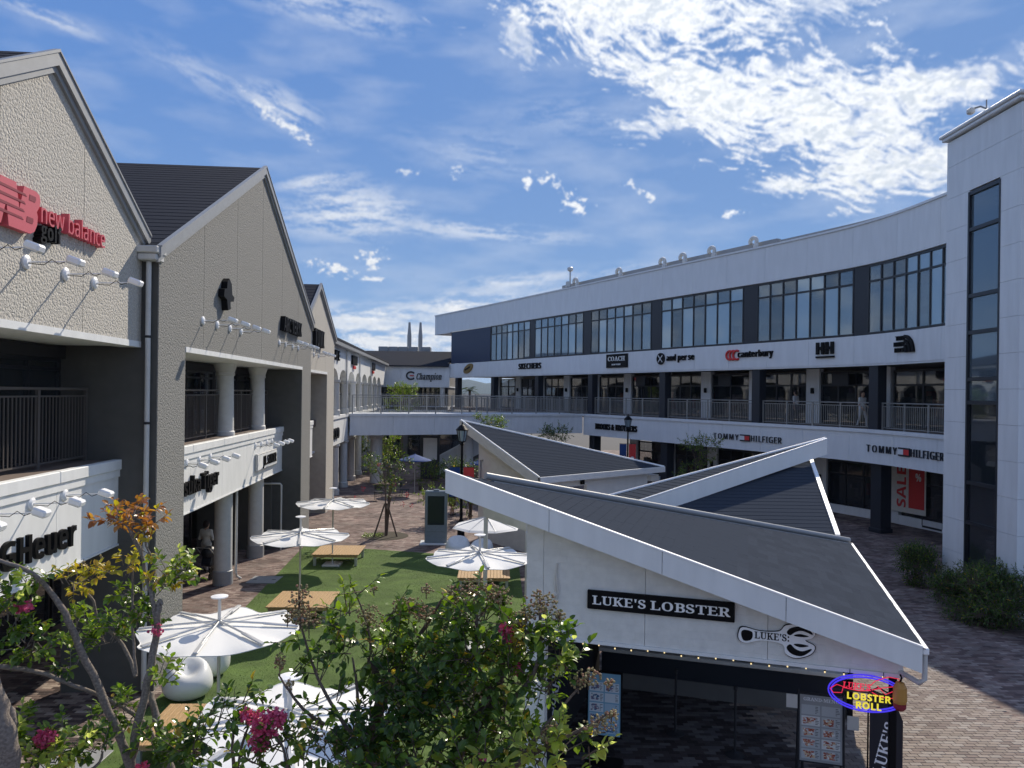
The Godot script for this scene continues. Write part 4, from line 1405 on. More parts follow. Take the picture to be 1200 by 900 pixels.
	var hn := noise(0.004, FastNoiseLite.TYPE_SIMPLEX_SMOOTH, 4, 77)
	for row in 5:
		for i in 60:
			var g := func(ii: int, rr: int) -> Vector3:
				var x := -2600.0 + ii * 80.0
				var top := 70.0 + 55.0 * hn.get_noise_1d(x * 0.6) + 25.0 * hn.get_noise_1d(x * 2.2)
				return Vector3(x, top * sin(rr / 5.0 * PI / 2), -3000.0 - rr * 90.0)
			h.q(g.call(i, row), g.call(i + 1, row), g.call(i + 1, row + 1), g.call(i, row + 1))
	struct(put("hills", h, M.hills))

# ------------------------------------------------------------------ ground
func ground():
	var w := Shape.new()
	w.q(Vector3(-3200, -0.02, 300), Vector3(3200, -0.02, 300), Vector3(3200, -0.02, -3600), Vector3(-3200, -0.02, -3600))
	struct(put("ground", w, M.asphalt))
	w = Shape.new()
	w.q(Vector3(-22, 0.0, 3), Vector3(28, 0.0, 3), Vector3(28, 0.0, -82), Vector3(-22, 0.0, -82))
	var pave := put("plaza_paving", w, M.paving)
	struct(pave)
	# lawn of turf, with its short blades
	var lawn := [lw(-5.62, 0.012, 30.1), Vector3(-2.29, 0.012, -28.1), Vector3(0.3, 0.012, -27.2), Vector3(0.6, 0.012, -12.4), Vector3(-0.3, 0.012, -7.0), lw(-5.62, 0.012, 7.0)]
	w = Shape.new()
	for i in range(1, lawn.size() - 1): w.t(lawn[0], lawn[i + 1], lawn[i])
	struct(put("lawn", w, M.turf))
	var poly := PackedVector2Array()
	for p in lawn: poly.append(Vector2(p.x, p.z))
	var b := Shape.new()
	b.t(Vector3(-0.0025, 0, 0), Vector3(0.0025, 0, 0), Vector3(0.002, 0.022, 0.006))
	b.t(Vector3(0.004, 0, 0.006), Vector3(0.0, 0, 0.004), Vector3(-0.004, 0.02, -0.006))
	var xs := []
	rng.seed = 11
	while xs.size() < 110000:
		var p := Vector2(rng.randf_range(-8.2, 0.6), -7.0 - 23.0 * pow(rng.randf(), 0.9))
		if not Geometry2D.is_point_in_polygon(p, poly): continue
		xs.append(p)
	var mm := MultiMesh.new()
	mm.transform_format = MultiMesh.TRANSFORM_3D
	mm.use_colors = true
	mm.mesh = b.mesh()
	mm.instance_count = xs.size()
	for i in xs.size():
		var f := rng.randf_range(0.7, 1.35)
		mm.set_instance_transform(i, Transform3D(Basis(Vector3.UP, rng.randf() * TAU).scaled(Vector3(1.5, rng.randf_range(0.4, 0.75), 1.5)), Vector3(xs[i].x, 0.012, xs[i].y)))
		mm.set_instance_color(i, Color(f * rng.randf_range(0.9, 1.2), f, f * 0.8))
	var g := MultiMeshInstance3D.new()
	g.multimesh = mm
	g.material_override = M.blade
	hang(g, "grass", self)
	stuff(g)
	tag(g, "short green turf blades growing over the lawn", "grass")
	# bricks of the nearest paving, laid in courses over a mortar bed
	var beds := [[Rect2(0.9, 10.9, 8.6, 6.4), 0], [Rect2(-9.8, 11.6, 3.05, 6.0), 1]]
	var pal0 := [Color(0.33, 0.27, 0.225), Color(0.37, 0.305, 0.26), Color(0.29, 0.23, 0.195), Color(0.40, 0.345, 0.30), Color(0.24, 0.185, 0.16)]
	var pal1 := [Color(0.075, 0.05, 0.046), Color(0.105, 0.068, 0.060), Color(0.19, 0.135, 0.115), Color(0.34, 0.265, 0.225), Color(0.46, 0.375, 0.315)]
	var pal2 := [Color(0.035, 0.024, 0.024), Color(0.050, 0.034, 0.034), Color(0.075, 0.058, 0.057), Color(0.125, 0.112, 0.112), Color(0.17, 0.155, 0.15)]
	var patch := noise(0.5, FastNoiseLite.TYPE_SIMPLEX, 2, 9)
	rng.seed = 5
	var sb := Shape.new()
	sb.cbox(Vector3(0, 0.012, 0), Vector3(0.194, 0.024, 0.094), 0.005)
	var bm := sb.mesh()
	var all := []
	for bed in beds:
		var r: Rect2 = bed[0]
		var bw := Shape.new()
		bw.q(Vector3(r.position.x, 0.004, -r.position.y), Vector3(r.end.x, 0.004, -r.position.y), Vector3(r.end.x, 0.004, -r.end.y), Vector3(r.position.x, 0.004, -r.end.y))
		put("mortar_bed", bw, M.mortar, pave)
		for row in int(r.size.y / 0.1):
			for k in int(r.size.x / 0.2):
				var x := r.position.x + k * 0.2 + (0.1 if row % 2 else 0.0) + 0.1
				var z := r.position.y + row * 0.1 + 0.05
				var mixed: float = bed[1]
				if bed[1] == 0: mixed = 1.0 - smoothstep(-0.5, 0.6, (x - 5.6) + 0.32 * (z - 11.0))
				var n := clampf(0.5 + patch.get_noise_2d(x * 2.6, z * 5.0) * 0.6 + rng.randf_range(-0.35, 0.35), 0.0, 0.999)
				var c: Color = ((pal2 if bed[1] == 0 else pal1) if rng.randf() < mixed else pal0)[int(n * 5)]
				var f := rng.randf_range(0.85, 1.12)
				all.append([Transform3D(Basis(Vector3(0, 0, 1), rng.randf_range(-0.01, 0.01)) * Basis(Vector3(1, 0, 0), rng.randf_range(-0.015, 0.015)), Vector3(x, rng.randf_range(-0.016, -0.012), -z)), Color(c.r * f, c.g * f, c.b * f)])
	# the 300 that show largest are single bricks
	all.sort_custom(func(p, q): return seen(p[0].origin) < seen(q[0].origin))
	var mats := []
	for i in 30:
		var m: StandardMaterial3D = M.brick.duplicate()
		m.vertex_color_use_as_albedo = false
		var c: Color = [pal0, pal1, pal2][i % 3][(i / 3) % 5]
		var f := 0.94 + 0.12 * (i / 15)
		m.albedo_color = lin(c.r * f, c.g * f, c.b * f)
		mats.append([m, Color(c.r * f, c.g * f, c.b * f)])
	for i in 290:
		var best := 0
		var bd := 9.0
		for k in mats.size():
			var e: Color = mats[k][1]
			var dd := absf(e.r - all[i][1].r) + absf(e.g - all[i][1].g) + absf(e.b - all[i][1].b)
			if dd < bd:
				bd = dd
				best = k
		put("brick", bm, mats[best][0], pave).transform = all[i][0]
	var rest := MultiMesh.new()
	rest.transform_format = MultiMesh.TRANSFORM_3D
	rest.use_colors = true
	rest.mesh = bm
	rest.instance_count = all.size() - 290
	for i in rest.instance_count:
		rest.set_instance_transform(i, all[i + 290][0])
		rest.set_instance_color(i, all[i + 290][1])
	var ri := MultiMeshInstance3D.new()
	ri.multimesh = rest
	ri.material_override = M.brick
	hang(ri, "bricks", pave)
	stuff(ri)
	for c in [[-7.74, -23.98, "grey square access cover in the paving beside the lawn"], [-6.95, -12.1, "grey square access cover in the paving near the left tree"]]:
		var o := thing("access_cover", c[2], "manhole cover", Vector3(c[0], 0, c[1]))
		w = Shape.new()
		w.cbox(Vector3(0, 0.014, 0), Vector3(0.9, 0.028, 0.9), 0.006)
		put("plate", w, M.trim, o)
		for sx in [-0.3, 0.3]:
			w = Shape.new()
			w.box(Vector3(sx, 0.03, 0), Vector3(0.12, 0.006, 0.03))
			put("lifting_slot", w, M.black, o)

func seen(p: Vector3) -> float:          # distance, with what lies outside the view put last
	var d := Vector2(p.x, p.z).length()
	return d + (50.0 if absf(p.x / p.z) > 0.7 or d < 12.4 or (p.x > -0.9 and p.x < 1.6) else 0.0)

# ------------------------------------------------------------------ pavilions with folded roofs
func courses(w: Shape, a: Vector3, b: Vector3, c: Vector3, n: int, t: float):    # overlapping strips over triangle a-b-c, from edge b-c (low) up to a
	var nn := (b - a).cross(c - a).normalized()
	if nn.y < 0: nn = -nn
	for i in n:
		var f0 := float(i) / n; var f1 := float(i + 1) / n
		var p0 := b.lerp(a, f0); var p1 := c.lerp(a, f0); var q0 := b.lerp(a, f1); var q1 := c.lerp(a, f1)
		var up := nn * t
		for tri in [[p0 + up, p1 + up, q1], [p0 + up, q1, q0], [p0, p1, p1 + up], [p0, p1 + up, p0 + up]]:
			w.t(tri[0], tri[1], tri[2])

func pavilion_near():
	var o := thing("food_pavilion", "low white pavilion with dark shingled mono pitch roof and black name board", "pavilion", P1O, -0.3005)
	var w: Shape
	var I := Basis.IDENTITY
	var ry := func(x: float) -> float: return 2.91 + (5.2 - x) * 0.30
	# front wall in four boarded panels, hanging over the terrace, and a pier at its left end
	var cuts := [0.0, 0.26, 1.75, 3.4, 5.06]
	for i in 4:
		w = Shape.new()
		var a: float = cuts[i] + 0.003; var b: float = cuts[i + 1] - 0.003
		w.prism([Vector2(a, 2.45), Vector2(b, 2.45), Vector2(b, ry.call(b) - 0.30), Vector2(a, ry.call(a) - 0.30)], I, Vector3(0, 0, 0), 0.16)
		put("wall_panel", w, M.white_brick, o)
	w = Shape.new()
	w.lo_hi(Vector3(0.0, 0, -0.16), Vector3(0.30, 2.448, -0.002))
	put("pier", w, M.white_brick, o)
	w = Shape.new()
	w.lo_hi(Vector3(0.01, 2.40, -0.15), Vector3(5.06, 2.448, 0.02))
	put("bottom_trim", w, M.white, o)
	# roof: triangle of shingles between front edge, low eave and ridge
	var A := Vector3(-1.16, ry.call(-1.16), 0.35); var C := Vector3(5.2, 2.91, 0.32); var B := Vector3(5.2, 2.91, -6.77)
	w = Shape.new()
	w.slab([A - Vector3(0, 0.012, 0), C - Vector3(0, 0.012, 0), B - Vector3(0, 0.012, 0)], 0.14)
	put("roof_deck", w, M.dark, o)
	var k := 0
	var rows := 44
	var mats := []
	for f in [0.93, 1.0, 1.06, 0.97]:
		var m: StandardMaterial3D = M.shingle.duplicate()
		m.albedo_color = lin(0.064 * f, 0.075 * f, 0.096 * f)
		mats.append(m)
	var rest := Shape.new()
	rng.seed = 71
	var nn := (C - A).cross(B - A).normalized()
	if nn.y < 0: nn = -nn
	for i in rows:                                    # each course runs along z from the front edge to the ridge line
		var x0 := 5.24 - i * 0.15; var x1 := x0 - 0.155
		var zr := lerpf(0.35, -6.77, clampf((x1 + 1.16) / 6.36, 0.0, 1.0))
		var z := 0.35 - (0.0 if i % 2 else 0.17)
		if i % 2 == 0: z = 0.35
		var first := true
		while z > zr + 0.02:
			var wd := 0.30 if not (first and i % 2) else 0.15
			first = false
			var ze := maxf(z - wd, zr)
			var lift := nn * (0.006 + rng.randf_range(0.0, 0.002))
			var p0 := Vector3(x0, ry.call(x0), z - 0.001); var p1 := Vector3(x0, ry.call(x0), ze + 0.001)
			var q0 := Vector3(x1, ry.call(x1), z - 0.001); var q1 := Vector3(x1, ry.call(x1), ze + 0.001)
			var s: Shape = rest
			var own := k < 290 and i < 34
			if own: s = Shape.new()
			s.q(p1 + lift, q1 + nn * 0.004, q0 + nn * 0.004, p0 + lift)
			s.q(p0, p1, p1 + lift, p0 + lift)
			s.q(p0, p0 + lift, q0 + nn * 0.004, q0)
			s.q(p1 + lift, p1, q1, q1 + nn * 0.004)
			if own:
				put("shingle", s, mats[rng.randi() % 4], o)
				k += 1
			z = ze
	stuff(put("shingles", rest, M.shingle, o))
	# white fascia in four lengths with a bright metal edge, ridge pipe, gutter
	for i in 4:
		var a := lerpf(-1.16, 5.2, i / 4.0) + (0.004 if i else 0.0); var b := lerpf(-1.16, 5.2, (i + 1) / 4.0) - (0.004 if i < 3 else 0.0)
		w = Shape.new()
		w.prism([Vector2(a, ry.call(a) - 0.30), Vector2(b, ry.call(b) - 0.30), Vector2(b, ry.call(b) + 0.015), Vector2(a, ry.call(a) + 0.015)], I, Vector3(0, 0, 0.38), 0.06)
		put("fascia_board", w, M.white, o)
	w = Shape.new()
	w.prism([Vector2(-1.17, ry.call(-1.17) + 0.016), Vector2(5.21, ry.call(5.21) + 0.016), Vector2(5.21, ry.call(5.21) + 0.036), Vector2(-1.17, ry.call(-1.17) + 0.04)], I, Vector3(0, 0, 0.388), 0.06)
	put("edge_trim", w, M.lampwhite, o)
	w = Shape.new()
	w.prism([Vector2(-1.1, ry.call(-1.1) - 0.30), Vector2(5.15, ry.call(5.15) - 0.30), Vector2(5.15, ry.call(5.15) - 0.26), Vector2(-1.1, ry.call(-1.1) - 0.26)], I, Vector3(0, 0, 0.318), 0.31)
	put("eave_board", w, M.warm_white, o)
	w = Shape.new()
	w.tube([A.lerp(B, 0.07) + Vector3(0, 0.05, 0), B + Vector3(0.0, 0.055, 0)], 0.055, 10)
	put("ridge_pipe", w, M.trim, o)
	w = Shape.new()
	var back := (B - A)
	var out := Vector3(back.z, 0, -back.x).normalized() * -0.05
	var A2 := A.lerp(B, 0.08)
	w.q(A2 + out + Vector3(0, -0.3, 0), B + out + Vector3(0, -0.3, 0), B + out, A2 + out)
	w.q(B + out * 2 + Vector3(0, -0.3, 0), A2 + out * 2 + Vector3(0, -0.3, 0), A2 + out * 2, B + out * 2)
	put("ridge_board", w, M.trim, o)
	w = Shape.new()
	w.cbox(Vector3(5.25, 2.865, -3.22), Vector3(0.075, 0.085, 7.1), 0.012)
	put("gutter", w, M.lampwhite, o)
	w = Shape.new()
	w.tube([Vector3(5.25, 2.83, 0.26), Vector3(5.25, 2.50, 0.26), Vector3(5.2, 2.44, 0.24), Vector3(5.02, 2.47, -0.02)], 0.033, 8)
	put("drain_elbow", w, M.col, o)
	# terrace under it: posts, counter, back wall, ceiling
	for p in [[4.95, -0.08], [5.0, -4.6]]:
		w = Shape.new()
		w.cbox(Vector3(p[0], 1.2, p[1]), Vector3(0.09, 2.4, 0.09), 0.01)
		put("post", w, M.black, o)
	w = Shape.new()
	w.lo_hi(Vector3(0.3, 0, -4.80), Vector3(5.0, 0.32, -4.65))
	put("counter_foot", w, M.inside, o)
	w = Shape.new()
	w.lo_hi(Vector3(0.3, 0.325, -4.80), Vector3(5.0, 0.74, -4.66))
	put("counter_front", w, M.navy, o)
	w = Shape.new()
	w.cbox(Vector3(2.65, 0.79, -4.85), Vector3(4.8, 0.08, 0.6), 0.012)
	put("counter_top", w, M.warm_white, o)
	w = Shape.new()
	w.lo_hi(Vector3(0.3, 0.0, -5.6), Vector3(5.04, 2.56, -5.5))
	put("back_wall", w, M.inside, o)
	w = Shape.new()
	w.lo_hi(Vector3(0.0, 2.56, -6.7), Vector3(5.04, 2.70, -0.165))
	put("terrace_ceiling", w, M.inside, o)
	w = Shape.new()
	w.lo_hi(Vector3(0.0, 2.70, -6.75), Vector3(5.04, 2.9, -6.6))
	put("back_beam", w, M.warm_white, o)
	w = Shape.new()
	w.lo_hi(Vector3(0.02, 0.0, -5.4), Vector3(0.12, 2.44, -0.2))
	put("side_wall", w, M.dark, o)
	for i in 3:
		w = Shape.new()
		w.cbox(Vector3(2.2 + i * 0.9, 0.95 + 0.06 * i, -4.8), Vector3(0.5 - 0.1 * i, 0.24 + 0.12 * i, 0.35), 0.02)
		put("counter_box", w, [M.warm_white, M.black, M.trim][i], o)
	# name board
	var sg := thing("name_board", "long black board with white serif capitals on the near pavilion wall", "sign", P1O + P1B * Vector3(0.95, 3.05, 0.005), -0.3005)
	w = Shape.new()
	w.cbox(Vector3(1.0, 0, 0.03), Vector3(2.04, 0.27, 0.05), 0.008)
	put("board", w, M.black, sg)
	lettering(sg, "LUKE'S", 0.125, 0.012, M.lampwhite, Transform3D(I, Vector3(0.44, 0.0, 0.055)), 0.76, true)
	lettering(sg, "LOBSTER", 0.125, 0.012, M.lampwhite, Transform3D(I, Vector3(1.42, 0.0, 0.055)), 1.08, true)
	# claw shaped plate
	sg = thing("claw_sign", "white lobster claw shaped plate with dark serif letters on the near pavilion wall", "sign", P1O + P1B * Vector3(3.54, 2.755, 0.005), -0.3005)
	sg.scale = Vector3(1.1, 1.1, 1.0)
	var edge := [Vector2(-0.47, 0.02), Vector2(-0.42, 0.10), Vector2(-0.22, 0.07), Vector2(0.0, 0.09), Vector2(0.08, 0.17), Vector2(0.28, 0.2), Vector2(0.41, 0.12), Vector2(0.38, 0.05), Vector2(0.30, 0.01), Vector2(0.41, -0.05), Vector2(0.36, -0.15), Vector2(0.2, -0.21), Vector2(0.08, -0.17), Vector2(0.04, -0.06), Vector2(-0.2, -0.04), Vector2(-0.38, -0.09), Vector2(-0.46, -0.06)]
	edge = smooth_loop(edge)
	w = Shape.new()
	var rim := []
	for e in edge: rim.append(Vector2(e.x * 1.025, e.y * 1.06))
	w.prism(rim, I, Vector3(0, 0, 0.028), 0.028)
	put("rim", w, M.black, sg)
	w = Shape.new()
	w.prism(edge, I, Vector3(0, 0, 0.04), 0.03)
	put("plate", w, M.lampwhite, sg)
	for m in [[Vector2(0.09, 0.09), Vector2(0.14, 0.15), Vector2(0.26, 0.175), Vector2(0.36, 0.13), Vector2(0.38, 0.09), Vector2(0.27, 0.125), Vector2(0.19, 0.105), Vector2(0.13, 0.06)], [Vector2(0.17, 0.06), Vector2(0.24, 0.085), Vector2(0.34, 0.065), Vector2(0.25, 0.05)], [Vector2(0.09, -0.10), Vector2(0.15, -0.165), Vector2(0.26, -0.18), Vector2(0.35, -0.12), Vector2(0.37, -0.08), Vector2(0.27, -0.12), Vector2(0.19, -0.10), Vector2(0.13, -0.05)], [Vector2(0.17, -0.045), Vector2(0.24, -0.075), Vector2(0.34, -0.05), Vector2(0.25, -0.035)], [Vector2(-0.44, 0.03), Vector2(-0.40, 0.07), Vector2(-0.31, 0.05), Vector2(-0.32, -0.04), Vector2(-0.41, -0.06)]]:
		w = Shape.new()
		w.prism(smooth_loop(m), I, Vector3(0, 0, 0.045), 0.01)
		put("claw", w, M.black, sg)
	lettering(sg, "LUKE'S:", 0.085, 0.005, M.black, Transform3D(I, Vector3(-0.08, 0.02, 0.041)), 0.4, true)
	# a knotted cord hanging on the left of the wall
	var cord := thing("hanging_cord", "pale knotted cord hanging on the left end of the near pavilion wall", "cord", P1O + P1B * Vector3(0.42, 2.9, 0.02), -0.3005)
	w = Shape.new()
	w.tube([Vector3(0.05, 0.62, 0), Vector3(0.02, 0.4, 0.01), Vector3(0.03, 0.18, 0.015), Vector3(-0.04, 0.0, 0.01), Vector3(-0.05, -0.3, 0.01)], 0.012, 6)
	w.tube([Vector3(0.04, 0.5, 0.01), Vector3(0.07, 0.2, 0.015), Vector3(0.02, 0.02, 0.01), Vector3(0.05, -0.35, 0.01)], 0.011, 6)
	w.ball(Vector3(0.03, 0.17, 0.02), Vector3(0.03, 0.04, 0.025), 8, 5)
	put("cord", w, M.warm_white, cord)
	# neon sign hung under the eave
	neon()
	terrace()

func smooth_loop(p: Array) -> Array:           # a rounded outline through the given corners
	var out := []
	var n := p.size()
	for i in n:
		for k in 4: out.append(spline(p[(i + n - 1) % n], p[i], p[(i + 1) % n], p[(i + 2) % n], k / 4.0))
	return out

func glow(r: float, g: float, b: float, e: float) -> StandardMaterial3D:
	var m := mat(r * 0.5, g * 0.5, b * 0.5, 0.4)
	m.emission_enabled = true
	m.emission = lin(r, g, b)
	m.emission_energy_multiplier = e
	return m

func neon():
	var sg := thing("neon_sign", "oval blue neon sign with red lobster and yellow letters under the near eave", "neon sign", P1O + P1B * Vector3(4.62, 2.17, 0.06), -0.3005)
	var blue := glow(0.07, 0.045, 0.85, 0.6)
	var red := glow(0.9, 0.03, 0.08, 0.55)
	var yel := glow(0.9, 0.78, 0.05, 0.6)
	var w: Shape
	for r in [[0.46, 0.235], [0.425, 0.205]]:
		w = Shape.new()
		var p := []
		for t in 41: p.append(Vector3(cos(TAU * t / 40) * r[0], sin(TAU * t / 40) * r[1], 0))
		w.tube(p, 0.011, 6, false)
		put("neon_tube_lamp", w, blue, sg)
	w = Shape.new()
	for line in [[[-0.44, 0.02], [-0.36, 0.08], [-0.28, 0.06], [-0.3, -0.02], [-0.4, -0.03], [-0.44, 0.02]], [[0.02, 0.09], [0.1, 0.18], [0.25, 0.25], [0.37, 0.24], [0.4, 0.16], [0.3, 0.13], [0.18, 0.1], [0.06, 0.06]], [[0.06, 0.03], [0.16, -0.02], [0.3, -0.02], [0.38, 0.05], [0.36, 0.13]], [[-0.28, 0.05], [-0.1, 0.03], [0.05, 0.05]], [[0.12, 0.12], [0.22, 0.02], [0.34, 0.09]]]:
		var p := []
		for q in line: p.append(Vector3(q[0], q[1], 0.02))
		w.tube(p, 0.006, 5)
	put("lobster_outline_lamp", w, red, sg)
	lettering(sg, "LUKE'S", 0.075, 0.012, red, Transform3D(Basis(Vector3(1, 0, 0), Vector3(0.1, 1, 0), Vector3(0, 0, 1)), Vector3(-0.12, 0.09, 0.02)), 0.33, true, "red_neon_lamp")
	lettering(sg, "LOBSTER", 0.085, 0.012, yel, Transform3D(Basis.IDENTITY, Vector3(0.02, -0.045, 0.02)), 0.52, false, "yellow_neon_lamp")
	lettering(sg, "ROLL", 0.085, 0.012, yel, Transform3D(Basis.IDENTITY, Vector3(0.02, -0.155, 0.02)), 0.30, false, "yellow_neon_lamp")
	w = Shape.new()
	for x in [-0.2, 0.2]: w.tube([Vector3(x, 0.2, -0.01), Vector3(x, 0.29, -0.01)], 0.005, 5)
	put("hanger", w, M.black, sg)
	w = Shape.new()
	w.box(Vector3(0, 0, -0.03), Vector3(0.9, 0.02, 0.012))
	w.box(Vector3(0, -0.1, -0.03), Vector3(0.8, 0.02, 0.012))
	put("back_frame", w, M.dark, sg)
	var l := OmniLight3D.new()
	l.light_color = Color(0.7, 0.4, 1.0)
	l.light_energy = 0.02
	l.omni_range = 12.0
	l.omni_attenuation = 2.0
	l.light_size = 0.2
	l.shadow_enabled = true
	hang(l, "neon_light", sg)
	l.position = Vector3(0, 0, 0.12)

func menu_print(sd: int, pal: Array) -> ImageTexture:      # a page of small pictures and lines of print
	var im := Image.create(256, 384, false, Image.FORMAT_RGB8)
	im.fill(pal[0])
	var r := RandomNumberGenerator.new()
	r.seed = sd
	for row in 5:
		for c in 2:
			var x := 10 + c * 122
			var y := 58 + row * 64
			im.fill_rect(Rect2i(x, y, 112, 56), pal[1 + r.randi() % 2])
			if r.randf() < 0.75:
				for k in 60:
					var cc: Color = pal[3 + r.randi() % (pal.size() - 3)]
					im.fill_rect(Rect2i(x + 8 + r.randi() % 60, y + 8 + r.randi() % 34, 6 + r.randi() % 14, 3 + r.randi() % 8), cc)
			for k in 5:
				im.fill_rect(Rect2i(x + 84, y + 8 + k * 9, 6 + r.randi() % 20, 3), Color(0.85, 0.85, 0.85) if pal[0].v < 0.5 else Color(0.2, 0.2, 0.2))
	return ImageTexture.create_from_image(im)

func printed(sd: int, pal: Array) -> StandardMaterial3D:
	var m := mat(1, 1, 1, 0.3)
	m.albedo_color = Color(1, 1, 1)
	m.albedo_texture = menu_print(sd, pal)
	return m

func terrace():
	var w: Shape
	# menu stand
	var o := thing("menu_stand", "tall framed menu board with pictures of food under the near pavilion", "menu board", P1O + P1B * Vector3(4.22, 0, -1.5), -0.28)
	w = Shape.new()
	w.mapped = true
	w.quv(Vector3(-0.3, 0.5, 0.02), Vector3(0.3, 0.5, 0.02), Vector3(0.3, 1.47, -0.06), Vector3(-0.3, 1.47, -0.06))
	put("menu_sheet", w, printed(4, [Color(0.62, 0.63, 0.63), Color(0.86, 0.86, 0.85), Color(0.74, 0.75, 0.75), Color(0.75, 0.45, 0.35), Color(0.85, 0.75, 0.6), Color(0.6, 0.25, 0.15), Color(0.9, 0.9, 0.88)]), o)
	var tilt := Basis(Vector3(1, 0, 0), -0.0823)
	w = Shape.new()
	w.cbox(Vector3(0, 0.985, -0.045), Vector3(0.66, 1.03, 0.03), 0.006, tilt)
	for x in [-0.32, 0.32]:
		w.tube([Vector3(x, 0.02, 0.06), Vector3(x, 1.53, -0.09)], 0.018, 8)
		w.tube([Vector3(x, 0.02, -0.35), Vector3(x, 1.2, -0.10)], 0.016, 8)
	put("stand", w, M.dark, o)
	lettering(o, "GRAND-MENU", 0.05, 0.004, M.lampwhite, Transform3D(tilt, Vector3(0, 1.41, -0.05)), 0.5, true)
	for x in [-0.42, 0.44]:
		w = Shape.new()
		w.box(Vector3(x, 1.38 if x < 0 else 1.15, 0.02), Vector3(0.16, 0.2, 0.006), tilt)
		put("small_notice", w, M.warm_white, o)
	# banner flags
	for b in [[4.78, -0.75, "navy banner flag with white letters under the right end of the near pavilion"], [-0.05, -1.2, "narrow navy banner flag behind the leaves at the left end of the near pavilion"]]:
		o = thing("banner_flag", b[2], "banner", P1O + P1B * Vector3(b[0], 0, b[1]), -0.28)
		w = Shape.new()
		var pts := [Vector2(0, 0.15), Vector2(0.42, 0.15), Vector2(0.42, 1.55), Vector2(0.3, 1.85), Vector2(0.0, 1.95)]
		w.prism(pts, Basis.IDENTITY, Vector3(0, 0, 0), 0.012)
		put("flag", w, M.navy, o)
		w = Shape.new()
		w.tube([Vector3(-0.02, 0, -0.01), Vector3(-0.02, 1.9, -0.01), Vector3(0.1, 1.98, -0.01), Vector3(0.34, 1.86, -0.01)], 0.012, 6)
		w.cbox(Vector3(0.1, 0.03, 0), Vector3(0.5, 0.06, 0.4), 0.01)
		put("pole", w, M.black, o)
		lettering(o, "LUKE'S", 0.15, 0.004, M.lampwhite, Transform3D(Basis(Vector3(0, 0, 1), 1.35), Vector3(0.19, 1.15, 0.0)), 0.75, true)
		w = Shape.new()
		w.prism([Vector2(0.05, 0.62), Vector2(0.1, 0.45), Vector2(0.26, 0.42), Vector2(0.31, 0.55), Vector2(0.24, 0.68), Vector2(0.12, 0.70)], Basis.IDENTITY, Vector3(0, 0, 0.004), 0.003)
		put("claw", w, M.lampwhite, o)
	# picture board on the left
	o = thing("poster_stand", "framed blue and white poster stand behind the capsule heads of the centre tree", "poster stand", P1O + P1B * Vector3(0.95, 0, -1.35), -0.25)
	w = Shape.new()
	w.mapped = true
	w.quv(Vector3(-0.26, 0.5, 0.021), Vector3(0.26, 0.5, 0.021), Vector3(0.26, 1.5, 0.021), Vector3(-0.26, 1.5, 0.021))
	put("poster", w, printed(9, [Color(0.50, 0.68, 0.78), Color(0.84, 0.87, 0.89), Color(0.68, 0.78, 0.84), Color(0.5, 0.4, 0.5), Color(0.85, 0.85, 0.85), Color(0.2, 0.4, 0.55)]), o)
	w = Shape.new()
	w.cbox(Vector3(0, 1.0, 0), Vector3(0.58, 1.06, 0.036), 0.006)
	w.cbox(Vector3(0, 0.25, 0), Vector3(0.06, 0.5, 0.04), 0.006)
	w.cbox(Vector3(0, 0.03, 0), Vector3(0.6, 0.06, 0.4), 0.01)
	put("frame", w, M.black, o)
	# rope posts
	var names := ["left one", "middle one", "right one"]
	for i in 3:
		o = thing("barrier_post", "%s of three slim dark barrier posts under the near pavilion" % names[i], "barrier post", P1O + P1B * Vector3(1.95 + i * 1.02, 0, -2.9 + i * 0.5))
		w = Shape.new()
		w.lathe(Vector3.ZERO, [Vector2(0.16, 0), Vector2(0.16, 0.02), Vector2(0.03, 0.05), Vector2(0.022, 0.06), Vector2(0.022, 1.08), Vector2(0.035, 1.1), Vector2(0.035, 1.15), Vector2(0, 1.17)], 12)
		put("post", w, M.dark, o)
	# float hung at the corner
	o = thing("fishing_float", "orange and red fishing float hanging under the right eave corner", "float", P1O + P1B * Vector3(5.0, 2.02, 0.12))
	w = Shape.new()
	w.lathe(Vector3.ZERO, [Vector2(0.04, 0.09), Vector2(0.075, 0.1), Vector2(0.085, 0.14), Vector2(0.08, 0.3), Vector2(0.05, 0.36), Vector2(0, 0.37)], 14)
	put("body", w, mat(0.5, 0.25, 0.05, 0.5), o)
	w = Shape.new()
	w.lathe(Vector3.ZERO, [Vector2(0, 0), Vector2(0.05, 0.01), Vector2(0.075, 0.04), Vector2(0.076, 0.097), Vector2(0.04, 0.098)], 14)
	put("red_end", w, M.red_deep, o)
	w = Shape.new()
	w.tube([Vector3(0, 0.36, 0), Vector3(0.02, 0.42, 0), Vector3(0, 0.46, 0)], 0.012, 6)
	put("cord", w, M.black, o)
	# strings of small lamps
	var bulb := glow(1.0, 0.78, 0.4, 0.8)
	var bs := Shape.new()
	bs.ball(Vector3(0, -0.045, 0), Vector3(0.011, 0.015, 0.011), 8, 6)
	var bmesh := bs.mesh()
	for ln in [["string of small warm bulbs along the foot of the near pavilion wall", 2.38, -0.2, 20, 0.04], ["sagging string of small warm bulbs deeper under the near pavilion", 2.2, -1.7, 9, 0.16]]:
		o = thing("string_lamps", ln[0], "string lights", P1O + P1B * Vector3(0, ln[1], ln[2]), -0.3005)
		w = Shape.new()
		var p := []
		for i in 61:
			var x := 0.2 + i * 4.75 / 60
			p.append(Vector3(x, -absf(sin(x * PI / 0.95)) * ln[4], 0))
		w.tube(p, 0.006, 5)
		put("cable", w, M.black, o)
		var sock := Shape.new()
		sock.lathe(Vector3(0, -0.03, 0), [Vector2(0.012, 0), Vector2(0.014, 0.03), Vector2(0, 0.032)], 6)
		var sm := sock.mesh()
